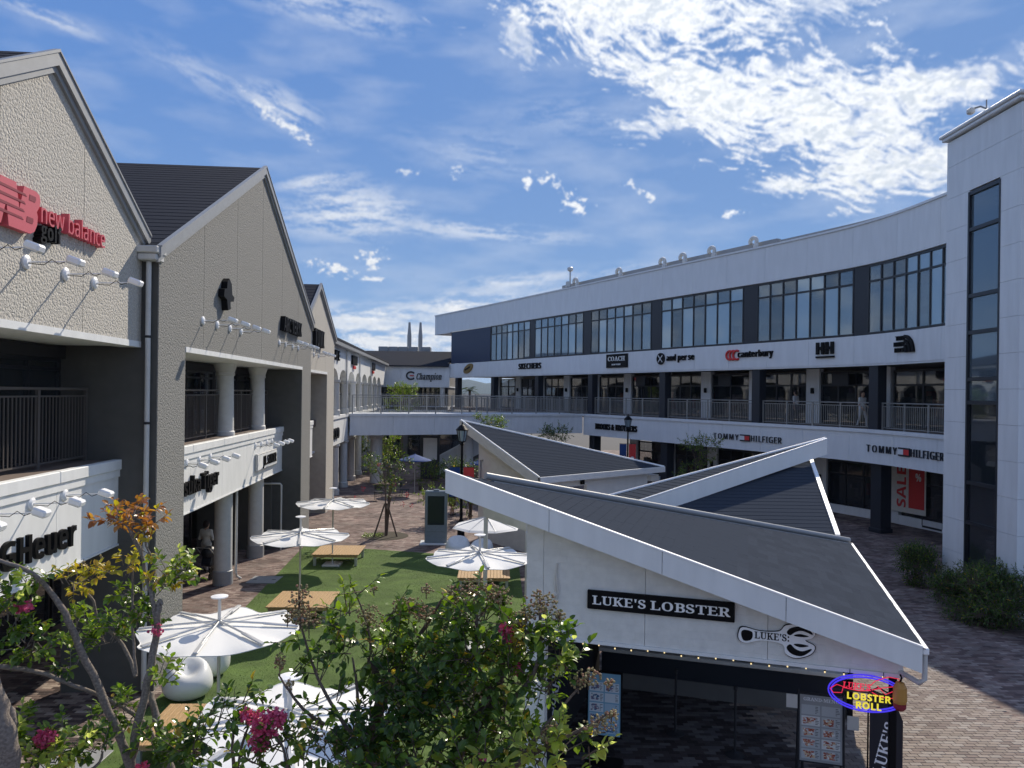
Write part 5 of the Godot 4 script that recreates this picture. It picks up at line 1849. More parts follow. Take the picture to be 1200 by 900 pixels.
		for i in ln[3]:
			var x: float = 0.35 + i * 4.5 / (ln[3] - 1)
			var at := Vector3(x, -absf(sin(x * PI / 0.95)) * ln[4], 0)
			put("socket", sm, M.black, o).position = at
			put("bulb_lamp", bmesh, bulb, o).position = at

func pavilion_mid():
	var o := thing("folded_pavilion", "dark folded roof pavilion with rising white fascia just behind the near pavilion", "pavilion", Vector3(5.4, 0, -18.4))
	var org := Vector3(5.4, 0, -18.4)
	var sh := func() -> Shape: return Shape.new(org)
	var R1 := Vector3(7.09, 2.97, -16.6); var R2 := Vector3(8.16, 4.48, -21.0); var L1 := Vector3(2.8, 2.97, -16.6); var L2 := Vector3(2.77, 3.23, -17.34)
	var w: Shape = sh.call()
	w.slab([L1, R1, R2, L2], 0.15)
	put("roof_slope", w, M.roof, o)
	w = sh.call()
	# level courses up the slope, each cut by the sloping upper edge
	var n := 26
	var nn := (R1 - L1).cross(R2 - R1).normalized()
	if nn.y < 0: nn = -nn
	for i in n:
		var f0 := float(i) / n; var f1 := float(i + 1) / n
		var r0 := R1.lerp(R2, f0); var r1 := R1.lerp(R2, f1)
		var cut := func(f: float) -> Vector3:
			var fl := 0.17
			if f <= fl: return L1.lerp(L2, f / fl)
			return L2.lerp(R2, (f - fl) / (1.0 - fl))
		var l0: Vector3 = cut.call(f0); var l1: Vector3 = cut.call(f1)
		var up := nn * 0.009
		w.q(l0 + up, r0 + up, r1 + nn * 0.004, l1 + nn * 0.004)
		w.q(l0, r0, r0 + up, l0 + up)
	put("roof_courses", w, M.shingle, o)
	w = sh.call()
	var side := Vector3(0.1, 0, 0)
	w.slab([R1 + Vector3(0, 0.05, 0.05), R1 + side + Vector3(0, 0.05, 0.05), R2 + side + Vector3(0, 0.05, 0), R2 + Vector3(0, 0.05, 0)], 0.16)
	put("rake_trim", w, M.lampwhite, o)
	# the higher roof behind, its white fascia towards the viewer
	var D := Vector3(8.51, 4.86, -20.6); var F := Vector3(2.7, 3.53, -17.2); var E := Vector3(2.45, 3.34, -19.6)
	w = sh.call()
	w.slab([D, E, F], 0.12)
	put("upper_roof", w, M.roof, o)
	w = sh.call()
	courses(w, D, F, E, 30, 0.008)
	put("upper_courses", w, M.shingle, o)
	var along := (F - D).normalized()
	var outw := along.cross(Vector3.UP).normalized()
	if outw.z < 0: outw = -outw
	for i in 3:
		var a := D.lerp(F, i / 3.0) - along * 0.004; var b := D.lerp(F, (i + 1) / 3.0) + along * 0.004
		w = sh.call()
		var dn := Vector3(0, -0.40, 0)
		var t := outw * 0.06
		w.q(b + t + dn, a + t + dn, a + t, b + t)
		w.q(a + dn, b + dn, b, a)
		w.q(b + t, a + t, a, b)
		w.q(a + t + dn, b + t + dn, b + dn, a + dn)
		w.q(a + t + dn, a + dn, a, a + t)
		w.q(b + dn, b + t + dn, b + t, b)
		put("fascia_board", w, M.white, o)
	w = sh.call()
	w.tube([D + outw * 0.05 + Vector3(0, 0.02, 0), F + outw * 0.05 + Vector3(0, 0.02, 0)], 0.022, 6)
	w.tube([D + Vector3(0, 0.03, 0), E + Vector3(0, 0.03, 0)], 0.035, 6)
	put("edge_trim", w, M.lampwhite, o)
	# walls under the roofs
	w = sh.call()
	w.lo_hi(Vector3(3.3, 0, -20.6), Vector3(6.9, 2.80, -17.0))
	put("wall", w, M.warm_white, o)
	w = sh.call()
	w.prism([Vector2(0, 2.45), Vector2(2.5, 2.45), Vector2(2.5, 3.2), Vector2(0, 3.2)], Basis(Vector3(0.48, 0, 0.877), Vector3.UP, Vector3(-0.877, 0, 0.48)), Vector3(-0.78, 0, -21.8), 0.15)
	put("side_wall", w, M.warm_white, o)
	w = sh.call()
	w.cbox(Vector3(0.45, 1.24, -19.5), Vector3(0.12, 2.42, 0.12), 0.01)
	w.cbox(Vector3(-0.7, 1.24, -21.7), Vector3(0.12, 2.42, 0.12), 0.01)
	put("post", w, M.warm_white, o)

func pavilion_far():
	var o := thing("white_pavilion", "small white pavilion with dark triangular roof in front of the footbridge", "pavilion", Vector3(2, 0, -31))
	var org := Vector3(2, 0, -31)
	var sh := func() -> Shape: return Shape.new(org)
	var Gp := Vector3(-2.14, 4.82, -32.0); var N := Vector3(1.03, 2.93, -27.6); var R := Vector3(6.54, 2.93, -32.45)
	var w: Shape = sh.call()
	w.slab([Gp, N, R], 0.14)
	put("roof", w, M.roof, o)
	w = sh.call()
	courses(w, Gp, N, R, 40, 0.008)
	put("roof_courses", w, M.shingle, o)
	for e in [[Gp, N, "fascia_board"], [N, R, "eave_board"]]:
		w = sh.call()
		var a: Vector3 = e[0]; var b: Vector3 = e[1]
		var out := (b - a).cross(Vector3.UP).normalized() * 0.06
		var dn := Vector3(0, -0.34 if e[2] == "fascia_board" else -0.2, 0)
		var up := Vector3(0, 0.03, 0)
		w.q(a + out + dn, b + out + dn, b + out + up, a + out + up)
		w.q(b + dn, a + dn, a + up, b + up)
		w.q(a + out + up, b + out + up, b + up, a + up)
		w.q(a + dn, b + dn, b + out + dn, a + out + dn)
		put(e[2], w, M.warm_white if e[2] == "fascia_board" else M.white, o)
	w = sh.call()
	w.tube([Gp + Vector3(0, 0.02, 0), R + Vector3(0, 0.02, 0)], 0.05, 6)
	w.tube([Gp + Vector3(0, 0.04, 0.03), N + Vector3(0, 0.04, 0.05)], 0.03, 6)
	put("edge_trim", w, M.lampwhite, o)
	# left wall follows the slope; right wall with one opening
	var u1 := (N - Gp); u1.y = 0; u1 = u1.normalized()
	var n1 := u1.cross(Vector3.UP)
	var b1 := Basis(u1, Vector3.UP, n1)
	var at := Vector3(N.x, 0, N.z) - u1 * 0.35 - n1 * 0.25
	var slope := (4.82 - 2.93) / Vector2(N.x - Gp.x, N.z - Gp.z).length()
	w = sh.call()
	w.prism([Vector2(-4.05, 0), Vector2(0, 0), Vector2(0, 2.78), Vector2(-4.05, 2.76 + 4.05 * slope)], b1, at, 0.15)
	put("left_wall", w, M.warm_white, o)
	var u2 := (R - N); u2.y = 0; u2 = u2.normalized()
	var n2 := u2.cross(Vector3.UP)
	var b2 := Basis(u2, Vector3.UP, n2)
	var at2 := Vector3(N.x, 0, N.z) + u2 * 0.3 - n2 * 0.3
	for pc in [[0.0, 1.2, 0.0, 2.78], [2.55, 6.3, 0.0, 2.78], [1.201, 2.549, 0.0, 1.0], [1.201, 2.549, 2.45, 2.775]]:
		w = sh.call()
		w.prism([Vector2(pc[0], pc[2]), Vector2(pc[1], pc[2]), Vector2(pc[1], pc[3]), Vector2(pc[0], pc[3])], b2, at2, 0.15)
		put("right_wall", w, M.white, o)
	w = sh.call()
	w.prism([Vector2(1.1, 0.9), Vector2(2.7, 0.9), Vector2(2.7, 2.6), Vector2(1.1, 2.6)], b2, at2 - n2 * 1.2, 0.1)
	put("inner_wall", w, M.inside, o)
	w = sh.call()
	w.box(at2 + u2 * 2.2 + n2 * 0.1 + Vector3(0, 2.62, 0), Vector3(0.12, 0.2, 0.12), b2)
	put("wall_lamp", w, M.black, o)
	w = sh.call()
	w.box(at2 + u2 * 6.55 + Vector3(0, 2.5, 0), Vector3(0.5, 0.25, 0.4), b2)
	w.tube([at2 + u2 * 6.7 + Vector3(0, 2.4, 0), at2 + u2 * 6.7 + Vector3(0, 2.05, 0), at2 + u2 * 6.3 + Vector3(0, 2.0, 0)], 0.05, 6)
	put("drain_box", w, M.warm_white, o)
	var sg := thing("shop_sign", "faint raised grey letters on the left wall of the small white pavilion", "sign", at - u1 * 2.0 + n1 * 0.01 + Vector3(0, 2.55, 0), b1.get_euler().y)
	lettering(sg, "Cozy Crepe", 0.34, 0.05, M.trim, Transform3D.IDENTITY, 2.1, true)
	w = Shape.new()
	w.tube([Vector3(-1.85, -0.1, 0.03), Vector3(-1.85, 0.7, 0.03), Vector3(-1.7, 0.7, 0.03)], 0.03, 6)
	put("bracket", w, M.trim, sg)

# ------------------------------------------------------------------ things on the lawn and the plaza
func parasols():
	var w: Shape
	var o: Node3D
	var spots := [["white ribbed parasol nearest to the viewer, half hidden by leaves at the bottom", -2.54, -8.85, 0.3], ["white ribbed parasol over two white tub seats on the left of the lawn", -4.67, -12.24, 0.1], ["white ribbed parasol in front of the far wooden table, left side of the lawn", -5.55, -20.1, 0.25], ["white ribbed parasol farthest back on the left, beyond the lawn corner", -6.1, -26.1, 0.0], ["white ribbed parasol on the lawn beside the near pavilion's left corner", -0.71, -17.85, 0.2]]
	for i in spots.size():
		var at := Vector3(spots[i][1], 0, spots[i][2])
		if i > 0:
			copy(o, "parasol", spots[i][0], at, spots[i][3])
			continue
		o = thing("parasol", spots[i][0], "parasol", at, spots[i][3], "white ribbed parasols on the lawn")
		w = Shape.new()
		w.cbox(Vector3(0, 0.05, 0), Vector3(0.6, 0.08, 0.6), 0.02)
		put("base", w, M.pole, o)
		w = Shape.new()
		w.tube([Vector3(0, 0.05, 0), Vector3(0, 2.66, 0)], 0.026, 10)
		put("pole", w, M.pole, o)
		w = Shape.new()
		w.lathe(Vector3(0, 2.64, 0), [Vector2(0.03, 0), Vector2(0.13, 0.015), Vector2(0.135, 0.035), Vector2(0.06, 0.05), Vector2(0, 0.052)], 18)
		put("cap_disc", w, M.lampwhite, o)
		w = Shape.new()
		w.lathe(Vector3(0, 2.17, 0), [Vector2(0.05, 0), Vector2(0.075, 0.03), Vector2(0.06, 0.09), Vector2(0.03, 0.12)], 12)
		put("hub", w, M.steel, o)
		w = Shape.new()
		var g := func(j: int, k: int) -> Vector3:
			var a := TAU * k / 64.0
			var s := sin(4 * a); s = s * s
			var r := 1.27 * (1.0 - 0.10 * s) * j / 8.0
			var f := j / 8.0
			return Vector3(cos(a) * r, 2.19 + 0.03 * (1.0 - f) - 0.05 * f - 0.022 * s * pow(f, 1.3) - 0.04 * pow(f, 8.0) * s, -sin(a) * r)
		for j in 8:
			for k in 64:
				var nrm := func(jj: int, kk: int) -> Vector3:
					var rr: Vector3 = g.call(jj + 1, kk) - g.call(maxi(jj - 1, 0), kk)
					var tt: Vector3 = g.call(maxi(jj, 1), kk + 1) - g.call(maxi(jj, 1), kk - 1)
					return rr.cross(tt).normalized()
				var a: Vector3 = g.call(j, k); var b: Vector3 = g.call(j + 1, k); var c: Vector3 = g.call(j + 1, k + 1); var d: Vector3 = g.call(j, k + 1)
				var n0: Vector3 = nrm.call(j, k); var n1: Vector3 = nrm.call(j + 1, k); var n2: Vector3 = nrm.call(j + 1, k + 1); var n3: Vector3 = nrm.call(j, k + 1)
				w.tn(a, b, c, n0, n1, n2)
				if j > 0: w.tn(a, c, d, n0, n2, n3)
		put("canopy", w, M.canvas, o)
		w = Shape.new()
		var rim := []
		for k in 65: rim.append(g.call(8, k))
		w.tube(rim, 0.008, 5, false)
		put("hem", w, M.canvas, o)
		for k in 8:
			var a := TAU * k / 8
			var dir := Vector3(cos(a), 0, -sin(a))
			var b := Basis(dir, Vector3.UP, dir.cross(Vector3.UP))
			w = Shape.new()
			w.tube([dir * 0.05 + Vector3(0, 2.27, 0), dir * 0.72 + Vector3(0, 2.225, 0), dir * 1.24 + Vector3(0, 2.165, 0)], 0.018, 6)
			put("rib", w, M.pole, o)
			w = Shape.new()
			w.cbox(dir * 0.97 + Vector3(0, 2.198, 0), Vector3(0.56, 0.028, 0.075), 0.01, b * Basis(Vector3(0, 0, 1), -0.09))
			put("rib_sleeve", w, M.pole, o)
	# a plainer one further back
	o = thing("parasol", "smaller plain white parasol between the kiosk and the near pavilion", "parasol", Vector3(-0.73, 0, -23.1), 0.3)
	w = Shape.new()
	w.lathe(Vector3(0, 1.92, 0), [Vector2(1.06, 0), Vector2(0.98, 0.05), Vector2(0.5, 0.19), Vector2(0.06, 0.30), Vector2(0, 0.31)], 8)
	put("canopy", w, M.canvas, o)
	w = Shape.new()
	for k in 8:
		var a := TAU * k / 8
		w.tube([Vector3(cos(a) * 0.06, 2.235, -sin(a) * 0.06), Vector3(cos(a) * 0.5, 2.12, -sin(a) * 0.5), Vector3(cos(a) * 1.0, 1.96, -sin(a) * 1.0)], 0.012, 5)
	put("rib", w, M.steel, o)
	w = Shape.new()
	w.tube([Vector3(0, 0.03, 0), Vector3(0, 2.3, 0)], 0.028, 8)
	w.cbox(Vector3(0, 0.04, 0), Vector3(0.5, 0.08, 0.5), 0.02)
	put("pole", w, M.wood, o)
	for b in [[-5.7, -45.0, 1.0, 0.0, "blue patio parasol under the footbridge"], [1.55, -25.6, 1.15, 0.4, "blue patio parasol showing just above the near pavilion roof"], [-1.4, -43.5, 1.0, 0.2, "blue patio parasol behind the left wall of the small white pavilion"]]:
		var c := thing("patio_parasol", b[4], "parasol", Vector3(b[0], 0, b[1]), b[3], "blue patio parasols")
		w = Shape.new()
		w.lathe(Vector3(0, 1.95, 0), [Vector2(b[2], 0), Vector2(b[2] * 0.94, 0.06), Vector2(0.06, 0.36), Vector2(0, 0.42)], 8)
		put("canopy", w, M.canvas_blue, c)
		w = Shape.new()
		w.tube([Vector3(0, 0.02, 0), Vector3(0, 2.3, 0)], 0.025, 8)
		put("pole", w, M.steel, c)

func furniture():
	var w: Shape
	var o: Node3D
	var at := [[-5.50, -20.35, 0.02, "square wooden slat table alone in the middle of the lawn's left side"], [-6.0, -26.7, 0.03, "square wooden slat table farthest back on the lawn"], [-5.15, -12.7, 0.05, "square wooden slat table beside the nearest parasol"], [-0.80, -23.7, 0.02, "square wooden slat table under the plain parasol by the near pavilion"]]
	for i in at.size():
		var p := Vector3(at[i][0], 0, at[i][1])
		if i:
			copy(o, "lawn_table", at[i][3], p, at[i][2])
			continue
		o = thing("lawn_table", at[i][3], "table", p, at[i][2], "wooden slat tables on the lawn")
		for k in 16:
			w = Shape.new()
			w.cbox(Vector3(-0.75 + k * 0.1, 0.41, 0), Vector3(0.093, 0.028, 1.6), 0.005)
			put("slat", w, M.wood, o)
		w = Shape.new()
		w.box(Vector3(0, 0.355, 0.72), Vector3(1.5, 0.08, 0.05))
		w.box(Vector3(0, 0.355, -0.72), Vector3(1.5, 0.08, 0.05))
		w.box(Vector3(0.72, 0.355, 0), Vector3(0.05, 0.078, 1.389))
		w.box(Vector3(-0.72, 0.355, 0), Vector3(0.05, 0.078, 1.389))
		put("frame", w, M.wood, o)
		for x in [-0.7, 0.7]:
			for z in [-0.7, 0.7]:
				w = Shape.new()
				w.cbox(Vector3(x, 0.165, z), Vector3(0.09, 0.30, 0.09), 0.008)
				put("leg", w, M.steel, o)
	# moulded tub seats
	var seats := [[-6.25, -14.8, 0.5, "white moulded tub seat in front under the left parasol"], [-6.32, -15.95, -0.9, "white moulded tub seat tucked behind another under the left parasol"], [-1.92, -27.9, 0.0, "left one of two white tub seats in front of the kiosk side parasol"], [-1.05, -27.4, -0.5, "right one of two white tub seats in front of the kiosk side parasol"]]
	for i in seats.size():
		var p := Vector3(seats[i][0], 0.01, seats[i][1])
		if i:
			copy(o, "tub_seat", seats[i][3], p, seats[i][2])
			continue
		o = thing("tub_seat", seats[i][3], "seat", p, seats[i][2], "white moulded tub seats")
		w = Shape.new()
		var g := func(j: int, k: int) -> Vector3:        # a rounded pebble with a hollow sunk into its front top
			var a := TAU * k / 32.0
			var f := PI * j / 20.0 - PI / 2
			var r := 0.45 * pow(maxf(cos(f), 0.0), 0.55)
			var y := 0.33 + 0.33 * signf(sin(f)) * pow(absf(sin(f)), 0.75)
			var x := cos(a) * r * 1.04
			var z := -sin(a) * r
			var up := smoothstep(0.25, 0.6, y)
			x *= 1.0 - 0.12 * up
			z = z * (1.0 - 0.10 * up) - 0.05 * up
			y += up * (-0.20 * exp(-(x * x / 0.055 + (z - 0.10) * (z - 0.10) / 0.05)) - 0.16 * z + 0.02)
			return Vector3(x, y, z)
		for j in 20:
			for k in 32:
				var nrm := func(jj: int, kk: int) -> Vector3:
					var rr: Vector3 = g.call(mini(jj + 1, 20), kk) - g.call(maxi(jj - 1, 0), kk)
					var tt: Vector3 = g.call(mini(jj, 19), kk + 1) - g.call(mini(jj, 19), kk - 1)
					return tt.cross(rr).normalized()
				var a: Vector3 = g.call(j, k); var b: Vector3 = g.call(j, k + 1); var c: Vector3 = g.call(j + 1, k + 1); var d: Vector3 = g.call(j + 1, k)
				w.tn(a, b, c, nrm.call(j, k), nrm.call(j, k + 1), nrm.call(j + 1, k + 1))
				w.tn(a, c, d, nrm.call(j, k), nrm.call(j + 1, k + 1), nrm.call(j + 1, k))
		put("shell", w, M.plastic, o)
	# information kiosk
	o = thing("kiosk", "tall blue grey information kiosk with dark screen on the plaza", "kiosk", Vector3(-2.95, 0, -30.15), 0.05)
	w = Shape.new()
	w.cbox(Vector3(0, 0.03, 0.0), Vector3(1.25, 0.06, 0.8), 0.015)
	put("base_plate", w, M.plastic, o)
	w = Shape.new()
	w.cbox(Vector3(0, 1.08, 0), Vector3(0.88, 2.04, 0.34), 0.03)
	put("case", w, M.kiosk, o)
	w = Shape.new()
	w.cbox(Vector3(0, 1.34, 0.165), Vector3(0.66, 1.14, 0.03), 0.008)
	put("screen", w, M.screen, o)
	w = Shape.new()
	w.cbox(Vector3(0, 2.13, 0.05), Vector3(0.22, 0.06, 0.16), 0.015)
	put("camera_box", w, M.kiosk, o)
	w = Shape.new()
	w.box(Vector3(0, 0.5, 0.171), Vector3(0.7, 0.006, 0.004))
	put("door_seam", w, M.dark, o)
	# old style lamps with banner pairs
	for l in [[-1.96, -30.2, "black lantern lamp post with blue and red banners between kiosk and near pavilion"], [7.02, -45.8, "black lantern lamp post with blue and red banners in front of the curved building"]]:
		var p := Vector3(l[0], 0, l[1])
		if l[0] > 0:
			copy(o, "lamp_post", l[2], p)
			continue
		o = thing("lamp_post", l[2], "street lamp", p, 0.0, "black lantern lamp posts")
		w = Shape.new()
		w.lathe(Vector3.ZERO, [Vector2(0.2, 0), Vector2(0.2, 0.12), Vector2(0.15, 0.18), Vector2(0.14, 0.75), Vector2(0.17, 0.8), Vector2(0.09, 0.95), Vector2(0.06, 1.0), Vector2(0.045, 3.9), Vector2(0.1, 3.95), Vector2(0.05, 4.0)], 14)
		put("post", w, M.black, o)
		w = Shape.new()
		w.lathe(Vector3(0, 4.0, 0), [Vector2(0.03, 0), Vector2(0.14, 0.06), Vector2(0.14, 0.08), Vector2(0.0, 0.08)], 6)
		w.lathe(Vector3(0, 4.5, 0), [Vector2(0.24, 0), Vector2(0.26, 0.03), Vector2(0.1, 0.2), Vector2(0.03, 0.24), Vector2(0.02, 0.34), Vector2(0, 0.36)], 6)
		for k in 6:
			var a := TAU * k / 6
			w.tube([Vector3(cos(a) * 0.14, 4.07, -sin(a) * 0.14), Vector3(cos(a) * 0.22, 4.5, -sin(a) * 0.22)], 0.012, 4)
		put("lantern_frame", w, M.black, o)
		w = Shape.new()
		w.lathe(Vector3(0, 4.08, 0), [Vector2(0.13, 0), Vector2(0.205, 0.42)], 6)
		put("lantern_glass", w, M.glass_frost, o)
		w = Shape.new()
		for y in [3.05, 1.85]: w.tube([Vector3(-0.5, y, 0), Vector3(0.5, y, 0)], 0.014, 6)
		put("banner_arm", w, M.black, o)
		for s in [-1, 1]:
			w = Shape.new()
			w.box(Vector3(s * 0.28, 2.45, 0), Vector3(0.42, 1.16, 0.012))
			put("banner", w, M.canvas_blue if s < 0 else M.orange_red, o)
			w = Shape.new()
			w.lathe(Vector3(s * 0.28, 2.2, 0.007), [Vector2(0.0, 0.0), Vector2(0.12, 0.0), Vector2(0.12, 0.003), Vector2(0, 0.003)], 10, Basis(Vector3(1, 0, 0), Vector3(0, 0, 1), Vector3(0, -0.7, 0)))
			w.box(Vector3(s * 0.28, 2.08, 0.009), Vector3(0.3, 0.03, 0.004))
			put("banner_mark", w, M.panel, o)
	# small chairs and tables in the shade under the bridge
	for i in 4:
		var lab: String = ["leftmost", "second", "third", "rightmost"][i]
		var c := thing("cafe_chair", "%s dark cafe chair in the shade below the footbridge" % lab, "chair", Vector3(-7.3 + i * 1.25, 0, -42.0 - (i % 2) * 1.2), 0.4 + i, "cafe chairs below the footbridge")
		w = Shape.new()
		w.cbox(Vector3(0, 0.45, 0), Vector3(0.44, 0.04, 0.44), 0.01)
		put("seat", w, M.dark, c)
		w = Shape.new()
		w.cbox(Vector3(0, 0.72, -0.21), Vector3(0.42, 0.3, 0.03), 0.01)
		put("backrest", w, M.dark, c)
		for x in [-0.19, 0.19]:
			for z in [-0.19, 0.19]:
				w = Shape.new()
				w.tube([Vector3(x, 0, z), Vector3(x, 0.44, z)], 0.014, 5)
				put("leg", w, M.dark, c)

# ------------------------------------------------------------------ people: one skin each, meshed from a field of tapered capsules
func body(bones: Array, cell: float, blend: float) -> Shape:
	var lo := Vector3.ONE * 99.0
	var hi := Vector3.ONE * -99.0
	for b in bones:
		var r := Vector3.ONE * (maxf(b[2], b[3]) + cell * 3)
		lo = lo.min(b[0] - r).min(b[1] - r)
		hi = hi.max(b[0] + r).max(b[1] + r)
	var n := Vector3i(((hi - lo) / cell).ceil()) + Vector3i.ONE
	var f := PackedFloat32Array()
	f.resize(n.x * n.y * n.z)
	f.fill(0.0)
	for b in bones:
		var m := Vector3.ONE * (maxf(b[2], b[3]) + cell * 3.0)
		var i0 := Vector3i(((b[0].min(b[1]) - m - lo) / cell).floor()).max(Vector3i.ZERO)
		var i1 := Vector3i(((b[0].max(b[1]) + m - lo) / cell).ceil()).min(n - Vector3i.ONE)
		var a: Vector3 = b[0]
		var d: Vector3 = b[1] - b[0]
		var l := maxf(d.length_squared(), 1e-6)
		for z in range(i0.z, i1.z + 1):
			for y in range(i0.y, i1.y + 1):
				for x in range(i0.x, i1.x + 1):
					var p := lo + Vector3(x, y, z) * cell
					var t := clampf((p - a).dot(d) / l, 0.0, 1.0)
					f[(z * n.y + y) * n.x + x] += exp(-((p - a - d * t).length() - lerpf(b[2], b[3], t)) / blend)
	for i in f.size(): f[i] = -log(maxf(f[i], 1e-9)) * blend
	var at := {}
	var pos := PackedVector3Array()
	var step := [1, n.x, n.x * n.y]
	for z in n.z - 1:
		for y in n.y - 1:
			for x in n.x - 1:
				var i := (z * n.y + y) * n.x + x
				var neg := 0
				for k in 8:
					if f[i + (k & 1) + ((k >> 1) & 1) * n.x + (k >> 2) * step[2]] < 0.0: neg += 1
				if neg == 0 or neg == 8: continue
				var s := Vector3.ZERO
				var c := 0
				for k in 8:
					for ax in 3:
						if k & (1 << ax): continue
						var v0 := f[i + (k & 1) + ((k >> 1) & 1) * n.x + (k >> 2) * step[2]]
						var v1 := f[i + (k & 1) + ((k >> 1) & 1) * n.x + (k >> 2) * step[2] + step[ax]]
						if (v0 < 0.0) == (v1 < 0.0): continue
						var q := Vector3(k & 1, (k >> 1) & 1, k >> 2)
						q[ax] += v0 / (v0 - v1)
						s += q
						c += 1
				at[i] = pos.size()
				pos.append(lo + (Vector3(x, y, z) + s / c) * cell)
	var nor := PackedVector3Array()
	nor.resize(pos.size())
	var quads := []
	for i in at:
		for ax in 3:
			var u: int = step[(ax + 1) % 3]; var v: int = step[(ax + 2) % 3]
			if (f[i] < 0.0) == (f[i + step[ax]] < 0.0): continue
			if not (at.has(i - u) and at.has(i - v) and at.has(i - u - v)): continue
			var q := [at[i - u - v], at[i - v], at[i], at[i - u]]
			if f[i] >= 0.0: q.reverse()
			quads.append(q)
			var k: Vector3 = (pos[q[2]] - pos[q[0]]).cross(pos[q[3]] - pos[q[1]])
			for j in q: nor[j] += k
	var col := PackedColorArray()
	for p in pos:
		var best := 99.0
		var c := Color.WHITE
		for b in bones:
			var d: Vector3 = b[1] - b[0]
			var t := clampf((p - b[0]).dot(d) / maxf(d.length_squared(), 1e-6), 0.0, 1.0)
			var e: float = (p - b[0] - d * t).length() - lerpf(b[2], b[3], t)
			if e < best:
				best = e
				c = b[4]
		col.append(c)
	var w := Shape.new()
	for q in quads:
		for tri in [[0, 1, 2], [0, 2, 3]]:
			for j in [tri[0], tri[2], tri[1]]:
				w.v.append(pos[q[j]]); w.n.append(nor[q[j]].normalized()); w.c.append(col[q[j]])
	return w

# stride: how far the legs are apart; arms: forward swing of the left and right hand; long: a dress or coat to the knee
func person(label: String, at: Vector3, turn: float, h: float, top: Color, low: Color, hair: Color, stride: float, reach: float, long := false, group := "") -> Node3D:
	var o := thing("person", label, "person", at, turn, group)
	var s := h / 1.72
	var skin := Color(0.42, 0.27, 0.19)
	var shoe := Color(0.05, 0.045, 0.045)
	var V := func(x: float, y: float, z: float) -> Vector3: return Vector3(x, y, z) * s
	var b := []
	var add := func(p: Vector3, q: Vector3, r0: float, r1: float, c: Color): b.append([p, q, r0 * s, r1 * s, c])
	add.call(V.call(-0.06, 0.95, 0), V.call(0.06, 0.95, 0), 0.125, 0.125, low)
	add.call(V.call(0, 1.0, 0), V.call(0, 1.18, 0.01), 0.125, 0.125, top)
	add.call(V.call(-0.07, 1.30, 0), V.call(0.07, 1.30, 0), 0.125, 0.125, top)
	add.call(V.call(-0.16, 1.40, 0), V.call(0.16, 1.40, 0), 0.06, 0.06, top)
	add.call(V.call(0, 1.42, 0), V.call(0, 1.53, 0.01), 0.055, 0.052, skin)
	add.call(V.call(0, 1.575, 0.025), V.call(0, 1.64, 0.01), 0.078, 0.092, skin)
	for k in [-1.0, 1.0]:
		var st: float = stride * k
		var bare := 0.62 if long else 0.0
		add.call(V.call(0.09 * k, 0.92, 0), V.call(0.09 * k, 0.50, st * 0.55 + 0.03), 0.088, 0.06, low)
		add.call(V.call(0.09 * k, 0.50, st * 0.55 + 0.03), V.call(0.09 * k, 0.09 + maxf(0, -st) * 0.2, st), 0.056, 0.042, skin if long else low)
		add.call(V.call(0.09 * k, 0.045 + maxf(0, -st) * 0.2, st - 0.03), V.call(0.10 * k, 0.035 + maxf(0, -st) * 0.08, st + 0.16), 0.042, 0.034, shoe)
		var ex: float = 0.225 * k
		var hand: Vector3 = V.call(0.24 * k, 0.86 + reach * 0.25, (0.10 if reach > 0 else -st * 0.6) + reach * 0.35)
		var elbow: Vector3 = V.call(0.245 * k, 1.13, (-0.03 - st * 0.2) + reach * 0.02)
		add.call(V.call(0.18 * k, 1.40, 0), elbow, 0.055, 0.044, top)
		add.call(elbow, hand, 0.04, 0.03, skin)
		var dir := (hand - elbow).normalized()
		add.call(hand, hand + dir * 0.07 * s, 0.032, 0.034, skin)
	if long: add.call(V.call(0, 0.95, 0), V.call(0, 0.62, stride * 0.1), 0.15, 0.19, low)
	var w := body(b, 0.026 * s, 0.016 * s)
	# fingers, nose, ears, eyes and mouth join the same skin
	w.tinted = true
	w.col = skin
	for k in [-1.0, 1.0]:
		var st: float = stride * k
		var hand: Vector3 = V.call(0.24 * k, 0.86 + reach * 0.25, (0.10 if reach > 0 else -st * 0.6) + reach * 0.35)
		var elbow: Vector3 = V.call(0.245 * k, 1.13, (-0.03 - st * 0.2) + reach * 0.02)
		var dir := (hand - elbow).normalized()
		var across := dir.cross(Vector3(1, 0, 0)).normalized()
		for fi in 4:
			var p0 := hand + dir * 0.075 * s + across * (fi - 1.5) * 0.018 * s
			var ln: float = [0.07, 0.085, 0.08, 0.06][fi] * s
			w.tube([p0, p0 + dir * ln * 0.6, p0 + dir * ln - Vector3(k * 0.02 * s, 0, 0)], [0.010 * s, 0.009 * s, 0.007 * s], 5)
		w.tube([hand + dir * 0.03 * s + across * 0.03 * s, hand + dir * 0.07 * s + across * 0.055 * s], [0.012 * s, 0.008 * s], 5)
		w.ball(V.call(0.088 * k, 1.62, 0.01), Vector3(0.014, 0.03, 0.02) * s, 6, 4)
	w.ball(V.call(0, 1.605, 0.115), Vector3(0.014, 0.024, 0.02) * s, 6, 4)
	w.col = Color(0.02, 0.015, 0.01)
	for k in [-1, 1]: w.ball(V.call(0.033 * k, 1.632, 0.094), Vector3(0.012, 0.007, 0.008) * s, 6, 4)
	w.col = Color(0.3, 0.1, 0.08)
	w.ball(V.call(0, 1.562, 0.098), Vector3(0.022, 0.006, 0.008) * s, 6, 4)
	put("body", w, M.cloth, o)
	var hr := body([[V.call(0, 1.66, -0.015), V.call(0, 1.62, -0.03), 0.10 * s, 0.098 * s, hair], [V.call(0, 1.56, -0.05), V.call(0, 1.66, -0.03), 0.06 * s, 0.09 * s, hair]], 0.022 * s, 0.012 * s)
	put("hair", hr, M.cloth, o)
	return o

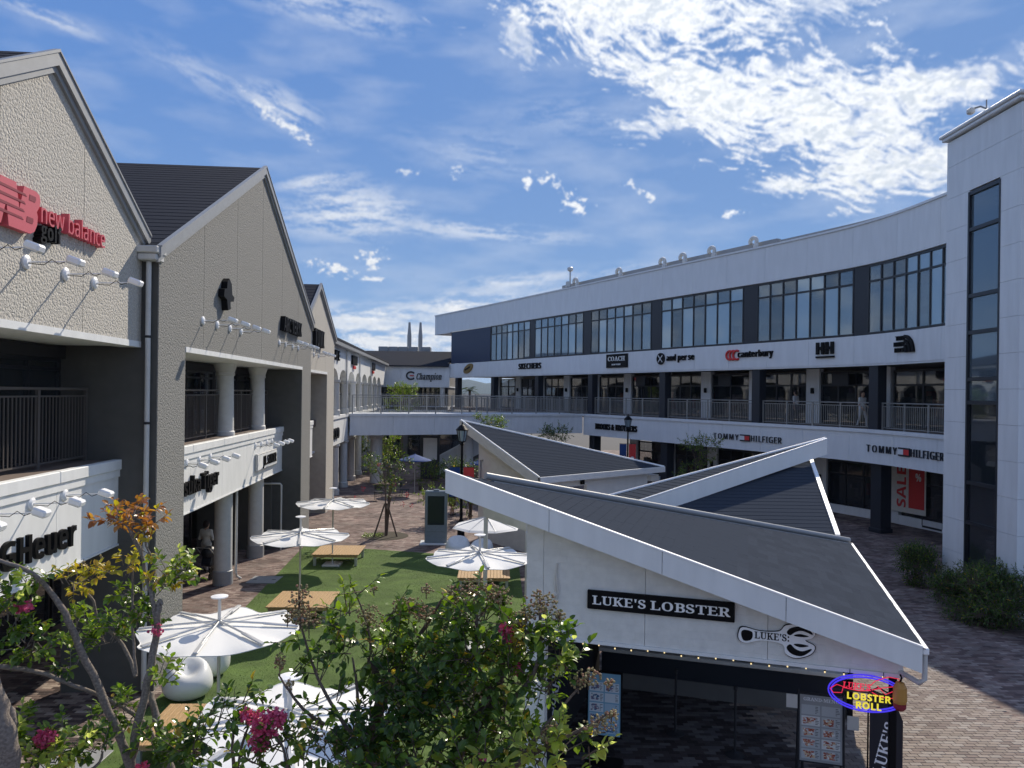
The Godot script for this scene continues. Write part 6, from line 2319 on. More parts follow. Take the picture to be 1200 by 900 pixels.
func people():
	person("person in dark navy jacket and dark trousers walking beyond the lamp post", Vector3(-1.95, 0, -36.6), 2.6, 1.7, Color(0.02, 0.025, 0.05), Color(0.03, 0.035, 0.05), Color(0.015, 0.012, 0.01), 0.22, 0.0)
	person("person in long olive coat walking beside the kiosk, left of the lamp post", Vector3(-2.85, 0, -37.0), 2.4, 1.68, Color(0.10, 0.09, 0.06), Color(0.10, 0.085, 0.06), Color(0.03, 0.02, 0.015), 0.18, 0.0, true)
	person("person in white top leaning to a pushchair in the shade of the grey gable arcade", Vector3(-10.0, 0, -25.0), 2.9, 1.66, Color(0.5, 0.5, 0.48), Color(0.42, 0.42, 0.40), Color(0.02, 0.015, 0.012), 0.1, 1.0)
	var f := rf(48.9)
	person("person in white clothes walking along the gallery behind its railing", f * Vector3(0, 4.6, -1.3), f.basis.get_euler().y + 1.6, 1.68, Color(0.6, 0.6, 0.58), Color(0.55, 0.56, 0.58), Color(0.05, 0.03, 0.02), 0.2, 0.3)
	f = rf(49.35)
	person("person in pale blue top standing close to the walking one on the gallery", f * Vector3(0, 4.6, -1.9), f.basis.get_euler().y - 0.4, 1.72, Color(0.32, 0.36, 0.42), Color(0.10, 0.10, 0.12), Color(0.10, 0.06, 0.04), 0.05, 0.0)
	f = rf(44.75)
	person("person with white top and dark bag on the gallery beside a dark column", f * Vector3(0, 4.6, -1.5), f.basis.get_euler().y - 1.4, 1.72, Color(0.5, 0.5, 0.5), Color(0.03, 0.03, 0.04), Color(0.02, 0.015, 0.012), 0.12, 0.0)
	var o := thing("pushchair", "dark pushchair in front of the person in white under the grey gable", "pushchair", Vector3(-9.55, 0, -24.3), 2.9)
	var w := Shape.new()
	w.cbox(Vector3(0, 0.5, 0), Vector3(0.42, 0.35, 0.55), 0.06, Basis(Vector3(1, 0, 0), 0.3))
	put("seat", w, M.navy, o)
	w = Shape.new()
	w.ball(Vector3(0, 0.82, -0.12), Vector3(0.24, 0.2, 0.28), 10, 6)
	put("hood", w, M.navy, o)
	w = Shape.new()
	for x in [-0.24, 0.24]:
		w.tube([Vector3(x, 0.12, 0.35), Vector3(x, 0.6, 0.0), Vector3(x, 1.02, -0.45)], 0.014, 6)
		w.tube([Vector3(x, 0.12, -0.35), Vector3(x, 0.55, 0.05)], 0.014, 6)
	w.tube([Vector3(-0.24, 1.02, -0.45), Vector3(0.24, 1.02, -0.45)], 0.016, 6)
	put("frame", w, M.steel, o)
	for x in [-0.24, 0.24]:
		for z in [-0.35, 0.35]:
			w = Shape.new()
			w.lathe(Vector3(x - 0.02, 0.12, z), [Vector2(0, 0), Vector2(0.12, 0), Vector2(0.12, 0.04), Vector2(0, 0.04)], 12, Basis(Vector3(0, 1, 0), Vector3(1, 0, 0), Vector3(0, 0, -1)))
			put("wheel", w, M.black, o)

# stems (x, y, z, radius), leaf clumps (x, y, z, half width, half height, count, tone), seed heads and flowers of the near crape myrtles
const STEMS_LEFT := [
	[[-2.49, 3.16, -5.00, 0.048], [-2.48, 3.50, -5.00, 0.042], [-2.56, 3.73, -5.00, 0.038], [-2.67, 4.05, -4.95, 0.035], [-2.80, 4.40, -4.90, 0.030], [-2.86, 4.60, -4.85, 0.026], [-3.01, 4.82, -4.80, 0.020], [-3.19, 4.91, -4.75, 0.015], [-3.37, 5.01, -4.70, 0.010]],
	[[-2.48, 3.50, -5.00, 0.040], [-2.45, 3.77, -5.02, 0.037], [-2.40, 4.05, -5.05, 0.033], [-2.38, 4.26, -5.10, 0.030], [-2.36, 4.49, -5.10, 0.027], [-2.36, 4.57, -5.12, 0.022], [-2.33, 4.55, -5.10, 0.012]],
	[[-2.37, 4.40, -5.10, 0.020], [-2.40, 4.60, -5.10, 0.019], [-2.46, 4.70, -5.15, 0.017], [-2.52, 4.86, -5.20, 0.014], [-2.57, 4.97, -5.20, 0.011], [-2.63, 5.06, -5.20, 0.008], [-2.77, 5.10, -5.25, 0.006]],
	[[-2.52, 4.86, -5.20, 0.012], [-2.64, 5.03, -5.25, 0.008], [-2.63, 5.12, -5.25, 0.006]],
	[[-2.41, 4.66, -5.10, 0.016], [-2.43, 4.78, -5.20, 0.013], [-2.49, 4.92, -5.20, 0.010], [-2.51, 5.04, -5.20, 0.007]],
	[[-2.50, 4.08, -5.10, 0.014], [-2.55, 4.35, -5.15, 0.012], [-2.58, 4.63, -5.20, 0.010], [-2.58, 4.78, -5.20, 0.007]],
	[[-2.55, 4.03, -5.20, 0.018], [-2.69, 4.21, -5.30, 0.016], [-2.89, 4.36, -5.35, 0.014], [-2.93, 4.50, -5.35, 0.012], [-3.03, 4.57, -5.40, 0.010], [-3.02, 4.66, -5.40, 0.007]],
	[[-3.16, 4.36, -4.50, 0.020], [-3.08, 4.31, -4.60, 0.020], [-2.94, 4.19, -4.80, 0.019], [-2.81, 4.08, -4.90, 0.018], [-2.70, 3.98, -5.00, 0.018], [-2.61, 3.84, -5.15, 0.018]],
	[[-2.61, 3.84, -5.15, 0.018], [-2.48, 3.70, -5.20, 0.022], [-2.39, 3.52, -5.20, 0.026], [-2.23, 3.34, -5.10, 0.040]],
	[[-2.23, 3.28, -5.10, 0.050], [-2.32, 3.63, -5.10, 0.040], [-2.40, 3.83, -5.15, 0.032], [-2.45, 3.92, -5.20, 0.022]],
	[[-2.81, 3.54, -4.60, 0.020], [-2.56, 3.65, -4.70, 0.012], [-2.53, 3.73, -4.75, 0.010]],
]
const STEMS_EDGE := [
	[[-2.76, 3.61, -4.20, 0.075], [-2.76, 3.89, -4.20, 0.065], [-2.79, 4.13, -4.20, 0.055], [-2.85, 4.32, -4.20, 0.045], [-2.91, 4.55, -4.20, 0.035]],
	[[-2.78, 4.03, -4.20, 0.040], [-2.78, 4.13, -4.25, 0.030], [-2.81, 4.23, -4.25, 0.022], [-2.92, 4.32, -4.30, 0.016]],
]
const STEMS_CENTRE := [
	[[-0.86, 2.90, -5.00, 0.060], [-0.89, 3.52, -5.00, 0.050], [-0.87, 3.75, -5.00, 0.046], [-0.85, 3.95, -5.05, 0.042], [-0.88, 4.07, -5.10, 0.034], [-0.92, 4.19, -5.10, 0.020]],
	[[-0.85, 3.94, -5.05, 0.034], [-0.81, 4.08, -5.10, 0.028], [-0.69, 4.22, -5.10, 0.020], [-0.56, 4.42, -5.20, 0.013], [-0.45, 4.60, -5.20, 0.008]],
	[[-0.79, 3.51, -4.70, 0.020], [-0.90, 3.75, -4.75, 0.016], [-1.05, 3.92, -4.80, 0.013], [-1.19, 4.11, -4.85, 0.010], [-1.29, 4.31, -4.90, 0.008], [-1.35, 4.53, -4.90, 0.006], [-1.36, 4.71, -4.90, 0.004]],
	[[-1.16, 3.89, -4.80, 0.012], [-1.28, 4.01, -4.75, 0.009], [-1.39, 4.15, -4.75, 0.007], [-1.44, 4.23, -4.75, 0.004]],
	[[-0.96, 4.10, -5.10, 0.010], [-0.93, 4.27, -5.10, 0.008], [-0.95, 4.42, -5.10, 0.006], [-1.03, 4.60, -5.15, 0.005], [-1.08, 4.71, -5.15, 0.003]],
	[[-0.93, 3.57, -4.90, 0.014], [-0.96, 3.85, -4.90, 0.011], [-0.99, 4.10, -4.95, 0.009], [-1.03, 4.25, -5.00, 0.006]],
	[[-0.60, 3.15, -4.70, 0.055], [-0.34, 3.65, -4.75, 0.040], [-0.16, 3.99, -4.85, 0.030], [-0.06, 4.13, -4.90, 0.022], [-0.03, 4.35, -4.90, 0.014], [-0.04, 4.49, -4.90, 0.008]],
	[[-0.34, 3.65, -4.75, 0.030], [-0.19, 3.90, -4.80, 0.024], [-0.08, 4.05, -4.85, 0.016], [-0.20, 4.24, -4.90, 0.012], [-0.21, 4.54, -5.00, 0.008]],
	[[-0.19, 3.90, -4.80, 0.020], [0.08, 4.16, -4.70, 0.016], [0.19, 4.37, -4.70, 0.012], [0.19, 4.65, -4.75, 0.006]],
	[[-0.26, 3.53, -4.40, 0.030], [0.03, 3.83, -4.40, 0.018], [0.27, 3.98, -4.40, 0.012], [0.47, 4.08, -4.40, 0.008], [0.59, 4.16, -4.40, 0.004]],
	[[0.08, 3.83, -4.50, 0.014], [0.23, 4.04, -4.50, 0.010], [0.38, 4.19, -4.55, 0.007], [0.48, 4.30, -4.55, 0.004]],
	[[-1.60, 3.13, -4.70, 0.020], [-1.69, 3.66, -4.70, 0.012], [-1.72, 3.79, -4.75, 0.009], [-1.72, 3.93, -4.80, 0.006], [-1.65, 4.02, -4.80, 0.004]],
	[[-1.67, 3.66, -4.70, 0.010], [-1.62, 3.90, -4.75, 0.007], [-1.48, 3.93, -4.75, 0.005]],
	[[-1.26, 3.46, -4.50, 0.012], [-1.30, 3.76, -4.50, 0.009], [-1.36, 3.89, -4.55, 0.007], [-1.46, 3.96, -4.60, 0.005]],
]
const LEAVES_LEFT := [
	[-2.63, 5.13, -5.25, 0.21, 0.07, 90, 4], [-2.77, 5.09, -5.25, 0.08, 0.04, 26, 4], [-2.49, 5.08, -5.25, 0.08, 0.05, 30, 4], [-2.50, 4.92, -5.20, 0.07, 0.05, 20, 3],
	[-3.06, 4.64, -5.35, 0.16, 0.07, 60, 3], [-2.93, 4.67, -5.35, 0.08, 0.05, 24, 3], [-2.64, 4.77, -5.20, 0.12, 0.08, 50, 3], [-2.30, 4.75, -5.15, 0.13, 0.09, 70, 2],
	[-2.21, 4.79, -5.10, 0.08, 0.07, 40, 0], [-2.52, 4.62, -5.20, 0.15, 0.07, 60, 2], [-2.38, 4.68, -5.20, 0.08, 0.07, 40, 3], [-3.03, 4.78, -4.80, 0.10, 0.05, 40, 2],
	[-3.09, 4.57, -4.75, 0.16, 0.14, 120, 0], [-2.99, 4.39, -4.75, 0.14, 0.09, 90, 0], [-3.16, 4.74, -4.75, 0.07, 0.07, 40, 0], [-2.99, 4.33, -5.30, 0.18, 0.10, 90, 2],
	[-2.78, 4.26, -5.30, 0.17, 0.10, 90, 0], [-2.61, 4.44, -5.20, 0.20, 0.08, 80, 0], [-2.87, 4.17, -5.00, 0.09, 0.05, 34, 1], [-2.60, 3.84, -5.20, 0.14, 0.09, 70, 0],
	[-2.32, 4.08, -5.10, 0.09, 0.08, 40, 2], [-2.43, 4.48, -5.10, 0.07, 0.06, 24, 0], [-2.69, 3.85, -4.60, 0.19, 0.12, 150, 0], [-2.91, 3.97, -4.50, 0.12, 0.11, 90, 0],
	[-2.56, 3.76, -4.75, 0.11, 0.07, 50, 1], [-2.33, 3.68, -5.00, 0.12, 0.11, 80, 0], [-2.11, 3.64, -4.90, 0.14, 0.11, 110, 0], [-2.66, 3.77, -5.10, 0.10, 0.07, 40, 0],
	[-2.70, 3.78, -4.50, 0.15, 0.07, 70, 0], [-2.91, 3.89, -4.40, 0.10, 0.10, 60, 2],
]
const LEAVES_CENTRE := [
	[-1.38, 4.21, -4.90, 0.09, 0.07, 20, 0], [-1.22, 4.18, -4.90, 0.11, 0.08, 30, 1], [-1.34, 4.40, -4.90, 0.08, 0.06, 14, 0], [-1.09, 4.07, -4.85, 0.10, 0.08, 22, 0],
	[-1.08, 4.53, -5.15, 0.09, 0.09, 34, 2], [-1.13, 4.44, -5.10, 0.09, 0.07, 26, 2], [-1.02, 4.66, -5.15, 0.06, 0.06, 14, 2], [-1.08, 4.32, -5.10, 0.14, 0.10, 60, 1],
	[-0.89, 4.25, -5.10, 0.17, 0.11, 110, 0], [-0.73, 4.29, -5.15, 0.14, 0.10, 90, 2], [-0.56, 4.25, -5.15, 0.20, 0.14, 150, 0], [-0.73, 4.14, -5.00, 0.17, 0.09, 80, 1],
	[-0.38, 4.38, -5.10, 0.18, 0.15, 160, 0], [-0.21, 4.52, -5.05, 0.19, 0.15, 170, 0], [-0.22, 4.30, -4.90, 0.22, 0.15, 220, 0], [0.02, 4.21, -4.85, 0.20, 0.15, 180, 0],
	[-0.47, 4.10, -4.90, 0.23, 0.14, 210, 1], [-0.32, 3.94, -4.80, 0.25, 0.15, 240, 0], [-0.03, 3.95, -4.75, 0.25, 0.14, 220, 0], [0.23, 4.21, -4.70, 0.13, 0.08, 80, 0],
	[-0.63, 3.92, -4.85, 0.22, 0.14, 170, 1], [-0.89, 3.83, -4.80, 0.19, 0.14, 130, 1], [-1.03, 3.75, -4.70, 0.21, 0.12, 130, 1], [0.12, 4.52, -4.80, 0.14, 0.10, 90, 0],
	[0.26, 4.47, -4.75, 0.11, 0.09, 70, 0], [0.34, 4.36, -4.70, 0.11, 0.06, 60, 0], [0.02, 4.34, -4.80, 0.08, 0.08, 30, 3], [-0.10, 4.30, -4.85, 0.04, 0.05, 14, 3],
	[0.09, 4.40, -4.80, 0.04, 0.05, 16, 3], [0.30, 3.99, -4.40, 0.14, 0.08, 60, 0], [0.18, 3.91, -4.40, 0.18, 0.10, 110, 0], [-0.17, 3.83, -4.50, 0.27, 0.11, 240, 0],
	[-0.53, 3.79, -4.55, 0.24, 0.10, 190, 1], [-0.77, 3.76, -4.60, 0.18, 0.09, 110, 0], [-1.25, 3.84, -4.55, 0.17, 0.09, 80, 0], [-1.37, 3.88, -4.60, 0.11, 0.07, 40, 0],
	[-1.60, 3.98, -4.75, 0.09, 0.05, 24, 1], [-1.67, 4.03, -4.80, 0.06, 0.06, 24, 1], [-1.72, 3.90, -4.75, 0.07, 0.07, 30, 1], [-1.82, 3.94, -4.80, 0.06, 0.05, 20, 1],
	[-1.94, 3.85, -4.80, 0.12, 0.08, 60, 1], [-1.96, 3.75, -4.75, 0.13, 0.09, 80, 0], [-1.50, 3.79, -4.60, 0.12, 0.07, 60, 0], [0.47, 3.93, -4.40, 0.07, 0.05, 20, 0],
	[-0.04, 4.52, -4.90, 0.09, 0.08, 40, 1], [-0.97, 4.00, -4.90, 0.11, 0.13, 36, 1], [-1.15, 3.97, -4.85, 0.09, 0.09, 24, 1], [-0.81, 4.51, -5.10, 0.09, 0.08, 36, 0],
	[0.52, 4.04, -4.40, 0.06, 0.04, 10, 0],
]
const CAPSULES_LEFT := [
	[-2.50, 4.47, -5.10, 0.05, 0.05, 26], [-3.03, 4.74, -5.40, 0.03, 0.05, 14], [-2.91, 4.76, -5.40, 0.03, 0.06, 14],
]
const CAPSULES_CENTRE := [
	[-1.35, 4.64, -4.90, 0.08, 0.12, 110], [-1.29, 4.53, -4.90, 0.10, 0.08, 90], [-1.43, 4.54, -4.90, 0.06, 0.04, 30], [-1.43, 4.31, -4.75, 0.04, 0.06, 60],
	[-0.94, 4.49, -5.10, 0.10, 0.09, 110], [-0.68, 4.54, -5.15, 0.12, 0.07, 130], [-0.56, 4.48, -5.15, 0.09, 0.08, 90], [-0.73, 4.56, -5.15, 0.06, 0.04, 40],
	[-0.21, 4.69, -5.05, 0.15, 0.08, 170], [-0.07, 4.66, -5.00, 0.10, 0.08, 100], [-0.39, 4.64, -5.10, 0.07, 0.08, 70], [0.19, 4.67, -4.80, 0.12, 0.10, 170],
	[0.08, 4.59, -4.80, 0.08, 0.05, 60], [0.31, 4.61, -4.75, 0.05, 0.04, 40], [0.48, 4.31, -4.55, 0.08, 0.05, 60], [0.60, 4.27, -4.55, 0.04, 0.03, 24],
	[0.42, 4.27, -4.55, 0.05, 0.04, 36], [0.52, 4.09, -4.40, 0.11, 0.04, 80], [0.60, 4.15, -4.40, 0.05, 0.03, 36], [0.27, 4.07, -4.40, 0.05, 0.03, 36],
	[0.22, 4.02, -4.40, 0.07, 0.04, 50], [-0.76, 4.09, -5.00, 0.08, 0.06, 60], [-1.13, 3.84, -4.70, 0.11, 0.06, 60], [-0.67, 3.95, -4.80, 0.13, 0.08, 60],
	[-0.22, 4.11, -4.80, 0.13, 0.09, 60], [-1.23, 3.92, -4.75, 0.07, 0.06, 50], [-0.01, 4.56, -4.95, 0.05, 0.04, 30], [-0.57, 4.65, -5.20, 0.05, 0.04, 24],
	[-1.38, 4.15, -4.80, 0.03, 0.04, 16], [-0.91, 4.68, -5.10, 0.03, 0.03, 10],
]
const FLOWERS_LEFT := [
	[-3.01, 4.64, -4.70, 0.05, 0.03, 60], [-2.74, 3.92, -4.50, 0.06, 0.05, 120], [-2.35, 4.39, -5.05, 0.05, 0.04, 24], [-2.36, 3.55, -4.90, 0.04, 0.04, 30],
]
const FLOWERS_CENTRE := [
	[-1.45, 4.00, -4.55, 0.10, 0.08, 330], [-1.49, 3.89, -4.55, 0.06, 0.06, 130], [-1.58, 4.03, -4.60, 0.05, 0.04, 60], [-1.38, 4.04, -4.55, 0.06, 0.05, 90],
	[-0.02, 4.51, -4.80, 0.05, 0.03, 50], [0.00, 4.45, -4.80, 0.03, 0.03, 24], [0.06, 4.27, -4.75, 0.03, 0.05, 36], [-0.15, 3.89, -4.40, 0.02, 0.02, 12],
]

# ------------------------------------------------------------------ plants
const TONES := [[Color(0.118, 0.195, 0.038), Color(0.175, 0.262, 0.050), Color(0.086, 0.152, 0.033)], [Color(0.070, 0.132, 0.035), Color(0.100, 0.172, 0.042), Color(0.053, 0.100, 0.030)], [Color(0.25, 0.36, 0.045), Color(0.18, 0.29, 0.045), Color(0.31, 0.38, 0.05)], [Color(0.60, 0.48, 0.07), Color(0.48, 0.43, 0.06), Color(0.64, 0.42, 0.07)], [Color(0.50, 0.20, 0.08), Color(0.41, 0.15, 0.065), Color(0.58, 0.28, 0.11)]]

func leaf_mesh(width := 0.58) -> ArrayMesh:          # a folded, curved blade of length 1 along +z
	var w := Shape.new()
	var mid := [Vector3(0, 0, 0), Vector3(0, 0.03, 0.35), Vector3(0, 0.0, 0.7), Vector3(0, -0.09, 1.0)]
	for s in [-1.0, 1.0]:
		var e1 := Vector3(s * width * 0.5, 0.11, 0.36); var e2 := Vector3(s * width * 0.36, 0.05, 0.74)
		var tris := [[mid[0], e1, mid[1]], [mid[1], e1, e2], [mid[1], e2, mid[2]], [mid[2], e2, mid[3]]]
		for t in tris:
			if s > 0: w.t(t[0], t[2], t[1])
			else: w.t(t[0], t[1], t[2])
	return w.mesh()

func multi(called: String, mesh: Mesh, m: Material, items: Array, parent: Node) -> MultiMeshInstance3D:
	var mm := MultiMesh.new()
	mm.transform_format = MultiMesh.TRANSFORM_3D
	mm.use_colors = true
	mm.mesh = mesh
	mm.instance_count = items.size()
	for i in items.size():
		mm.set_instance_transform(i, items[i][0])
		mm.set_instance_color(i, items[i][1])
	var o := MultiMeshInstance3D.new()
	o.multimesh = mm
	o.material_override = m
	hang(o, called, parent)
	return stuff(o)

func aim(d: Vector3, roll: float) -> Basis:             # +z along d, +y as far up as it goes, then rolled
	var x := Vector3.UP.cross(d)
	if x.length() < 0.05: x = Vector3.RIGHT
	x = x.normalized()
	return Basis(x, d.cross(x), d) * Basis(Vector3(0, 0, 1), roll)

func rdir() -> Vector3:
	var z := rng.randf_range(-1.0, 1.0)
	var a := rng.randf() * TAU
	return Vector3(sqrt(1 - z * z) * cos(a), z, sqrt(1 - z * z) * sin(a))

# leaves in sprays: short twigs spread through an ellipsoid, leaves in pairs along each
func sprays(c: Vector3, r: Vector3, count: int, tone: int, size: float, twigs: Shape, out: Array, per := 7, reach := 2.0):
	var n := maxi(1, count / per)
	for i in n:
		var d := rdir()
		var p := c + d * r * pow(rng.randf(), 0.4) * 0.9
		var way := (d + Vector3(0, 0.55, 0) + rdir() * 0.5).normalized()
		var ln := size * rng.randf_range(reach, reach * 1.7)
		var p1 := p + way * ln
		twigs.tube([p - way * ln * 0.6, p1], [0.0035 * size / 0.06, 0.0015 * size / 0.06], 4, false)
		for k in per:
			var t := (k + 0.4) / per
			var side := way.cross(rdir()).normalized()
			var ld := (side * (1.0 if k < per - 1 else 0.2) + way * lerpf(0.35, 0.9, t) + Vector3(0, -0.12, 0)).normalized()
			var s := size * rng.randf_range(0.7, 1.25) * lerpf(1.15, 0.75, t)
			var pal: Array = TONES[tone]
			var col: Color = pal[rng.randi() % 3]
			if tone < 2 and rng.randf() < 0.13: col = TONES[2][rng.randi() % 3]
			if tone < 2 and rng.randf() < 0.02: col = TONES[3][2]
			if tone == 4 and rng.randf() < 0.1: col = TONES[3][0]
			var f := rng.randf_range(0.8, 1.2)
			out.append([Transform3D(aim(ld, rng.randf_range(-0.7, 0.7)).scaled(Vector3.ONE * s), p.lerp(p1, t)), Color(col.r * f, col.g * f, col.b * f)])

func near_tree(called: String, label: String, base: Vector3, stems: Array, leaves: Array, caps: Array, flowers: Array, bark: Material, sd: int, dense := 1.0, size := 0.066, reach := 1.9, thin := 1.0):
	rng.seed = sd
	var o := thing(called, label, "tree", base)
	var w: Shape
	for i in stems.size():
		w = Shape.new(base)
		var pts := []
		var rad := []
		var raw: Array = stems[i]
		var cv := Curve3D.new()
		for k in raw.size():
			var p := Vector3(raw[k][0], raw[k][1], raw[k][2])
			var a := Vector3(raw[maxi(k - 1, 0)][0], raw[maxi(k - 1, 0)][1], raw[maxi(k - 1, 0)][2]); var b := Vector3(raw[mini(k + 1, raw.size() - 1)][0], raw[mini(k + 1, raw.size() - 1)][1], raw[mini(k + 1, raw.size() - 1)][2])
			cv.add_point(p, (a - b) / 6.0, (b - a) / 6.0)
		if raw[0][3] > 0.035:                      # the big stems come up from the ground
			pts.append(base); rad.append(raw[0][3] * 1.7)
			pts.append(base.lerp(Vector3(raw[0][0], raw[0][1], raw[0][2]), 0.5) + Vector3(0.08, 0, 0.05)); rad.append(raw[0][3] * 1.3)
		for k in raw.size() - 1:
			for t in 4:
				var f := t / 4.0
				pts.append(cv.sample(k, f) + rdir() * float(raw[k][3]) * 0.2)
				rad.append(lerpf(raw[k][3], raw[k + 1][3], f) * thin * rng.randf_range(0.92, 1.1))
		var last: Array = raw[-1]
		pts.append(Vector3(last[0], last[1], last[2])); rad.append(last[3] * thin * 0.7)
		w.tube(pts, rad, 10)
		put("branch" if i else "trunk", w, bark if raw[0][3] > 0.0165 else M.shoot if raw[0][3] < 0.0 else bark, o)
	var tw := Shape.new(base)
	var items := []
	for c in leaves:
		sprays(Vector3(c[0], c[1], c[2]), Vector3(c[3], c[4], minf(c[3], 0.22) * 1.1), int(c[5] * dense), c[6], size, tw, items, 7, reach)
	var pods := []
	for c in caps:                                 # seed heads: a stalk, side stalks and round capsules
		var at := Vector3(c[0], c[1], c[2])
		var r := Vector3(c[3], c[4], c[3])
		tw.tube([at - Vector3(0, r.y * 1.6, 0), at + Vector3(0, r.y * 0.9, 0)], [0.004, 0.002], 4, false)
		for i in c[5]:
			var d := rdir() * r * pow(rng.randf(), 0.5)
			var p := at + d
			if i % 3 == 0: tw.tube([at + Vector3(0, d.y - 0.02, 0), p], 0.0013, 3, false)
			var tone := rng.randf()
			var col := Color(0.22, 0.17, 0.07).lerp(Color(0.40, 0.32, 0.15), tone) if rng.randf() < 0.8 else Color(0.34, 0.17, 0.10)
			pods.append([Transform3D(Basis.IDENTITY.scaled(Vector3.ONE * rng.randf_range(0.0055, 0.0095)), p), col])
	var buds := []
	for c in flowers:                              # crinkled petals in loose panicles
		var at := Vector3(c[0], c[1], c[2])
		tw.tube([at - Vector3(0, c[4] * 1.8, 0), at + Vector3(0, c[4] * 0.7, 0)], 0.003, 4, false)
		for i in c[5]:
			var d := rdir() * Vector3(c[3], c[4], c[3]) * pow(rng.randf(), 0.45)
			for k in 3:
				var pink := Color(0.62, 0.045, 0.15).lerp(Color(0.72, 0.16, 0.26), rng.randf())
				buds.append([Transform3D(aim(rdir(), rng.randf() * TAU).scaled(Vector3.ONE * rng.randf_range(0.014, 0.024)), at + d), pink])
	if tw.v.size(): stuff(put("twigs", tw, bark, o))
	# the 220 leaves that lie nearest the viewer are single parts
	items.sort_custom(func(p, q): return (p[0].origin - Vector3(0, 6, 0)).length_squared() < (q[0].origin - Vector3(0, 6, 0)).length_squared())
	var lm := leaf_mesh()
	var own := {}
	var first := mini(220, items.size())
	for i in first:
		var c: Color = items[i][1]
		var key := "%d_%d_%d" % [int(c.r * 22), int(c.g * 26), int(c.b * 12)]
		if not own.has(key):
			var m: StandardMaterial3D = M.leaf.duplicate()
			m.vertex_color_use_as_albedo = false
			m.albedo_color = lin(c.r, c.g, c.b)
			own[key] = m
		var t: Transform3D = items[i][0]
		put("leaf", lm, own[key], o).transform = Transform3D(t.basis, t.origin - base)
	for part in [["leaves", lm, M.leaf, items.slice(first)], ["seed_capsules", null, M.tint, pods], ["petals", leaf_mesh(0.9), M.petal, buds]]:
		if part[3].is_empty(): continue
		for it in part[3]: it[0] = Transform3D(it[0].basis, it[0].origin - base)
		var mesh = part[1]
		if mesh == null:
			var s := Shape.new()
			s.ball(Vector3.ZERO, Vector3.ONE, 6, 4)
			mesh = s.mesh()
		multi(part[0], mesh, part[2], part[3], o)

# a tree or bush farther off: stems, then sprays of leaves through several clumps
func tree(called: String, label: String, cat: String, at: Vector3, h: float, r: float, stems: int, clumps: int, count: int, tone: int, size: float, sd: int, low := 0.35, width := 0.5) -> Node3D:
	rng.seed = sd
	var o := thing(called, label, cat, at)
	var tw := Shape.new()
	var items := []
	var tops := []
	for i in clumps:
		var a := TAU * i / clumps + rng.randf() * 0.7
		var q := rng.randf_range(0.15, 1.0)
		tops.append(Vector3(cos(a) * r * q, h * lerpf(low, 1.0, 1.0 - pow(rng.randf(), 1.6)) - r * 0.12, sin(a) * r * q))
	for i in stems:
		var w := Shape.new()
		var lean := Vector3(rng.randf_range(-0.3, 0.3), 0, rng.randf_range(-0.3, 0.3)) * r
		w.tube([Vector3(lean.x * 0.2, 0, lean.z * 0.2), lean * 0.6 + Vector3(0, h * 0.35, 0), lean * 1.3 + Vector3(0, h * 0.8, 0)], [h * 0.009 + 0.008, h * 0.006 + 0.005, 0.006], 7)
		put("trunk", w, M.bark_dark, o)
	for t in tops:
		var root := Vector3(t.x * 0.15, maxf(t.y - r * 0.9, h * 0.2), t.z * 0.15)
		tw.tube([root, root.lerp(t, 0.5) + Vector3(0, 0.05, 0), t], [0.012, 0.009, 0.004], 5, false)
		var k := rng.randf_range(0.7, 1.2)
		var n0 := items.size()
		sprays(t, Vector3(r * 0.42, r * 0.30, r * 0.42) * k, int(count / clumps * k), tone, size, tw, items)
		for i in range(n0, items.size()):
			var f := rng.randf_range(0.9, 1.1)
			items[i][1] = Color(items[i][1].r * f, items[i][1].g * f, items[i][1].b * f)
	stuff(put("twigs", tw, M.bark_dark, o))
	multi("crown", leaf_mesh(width), M.leaf, items, o)
	return o

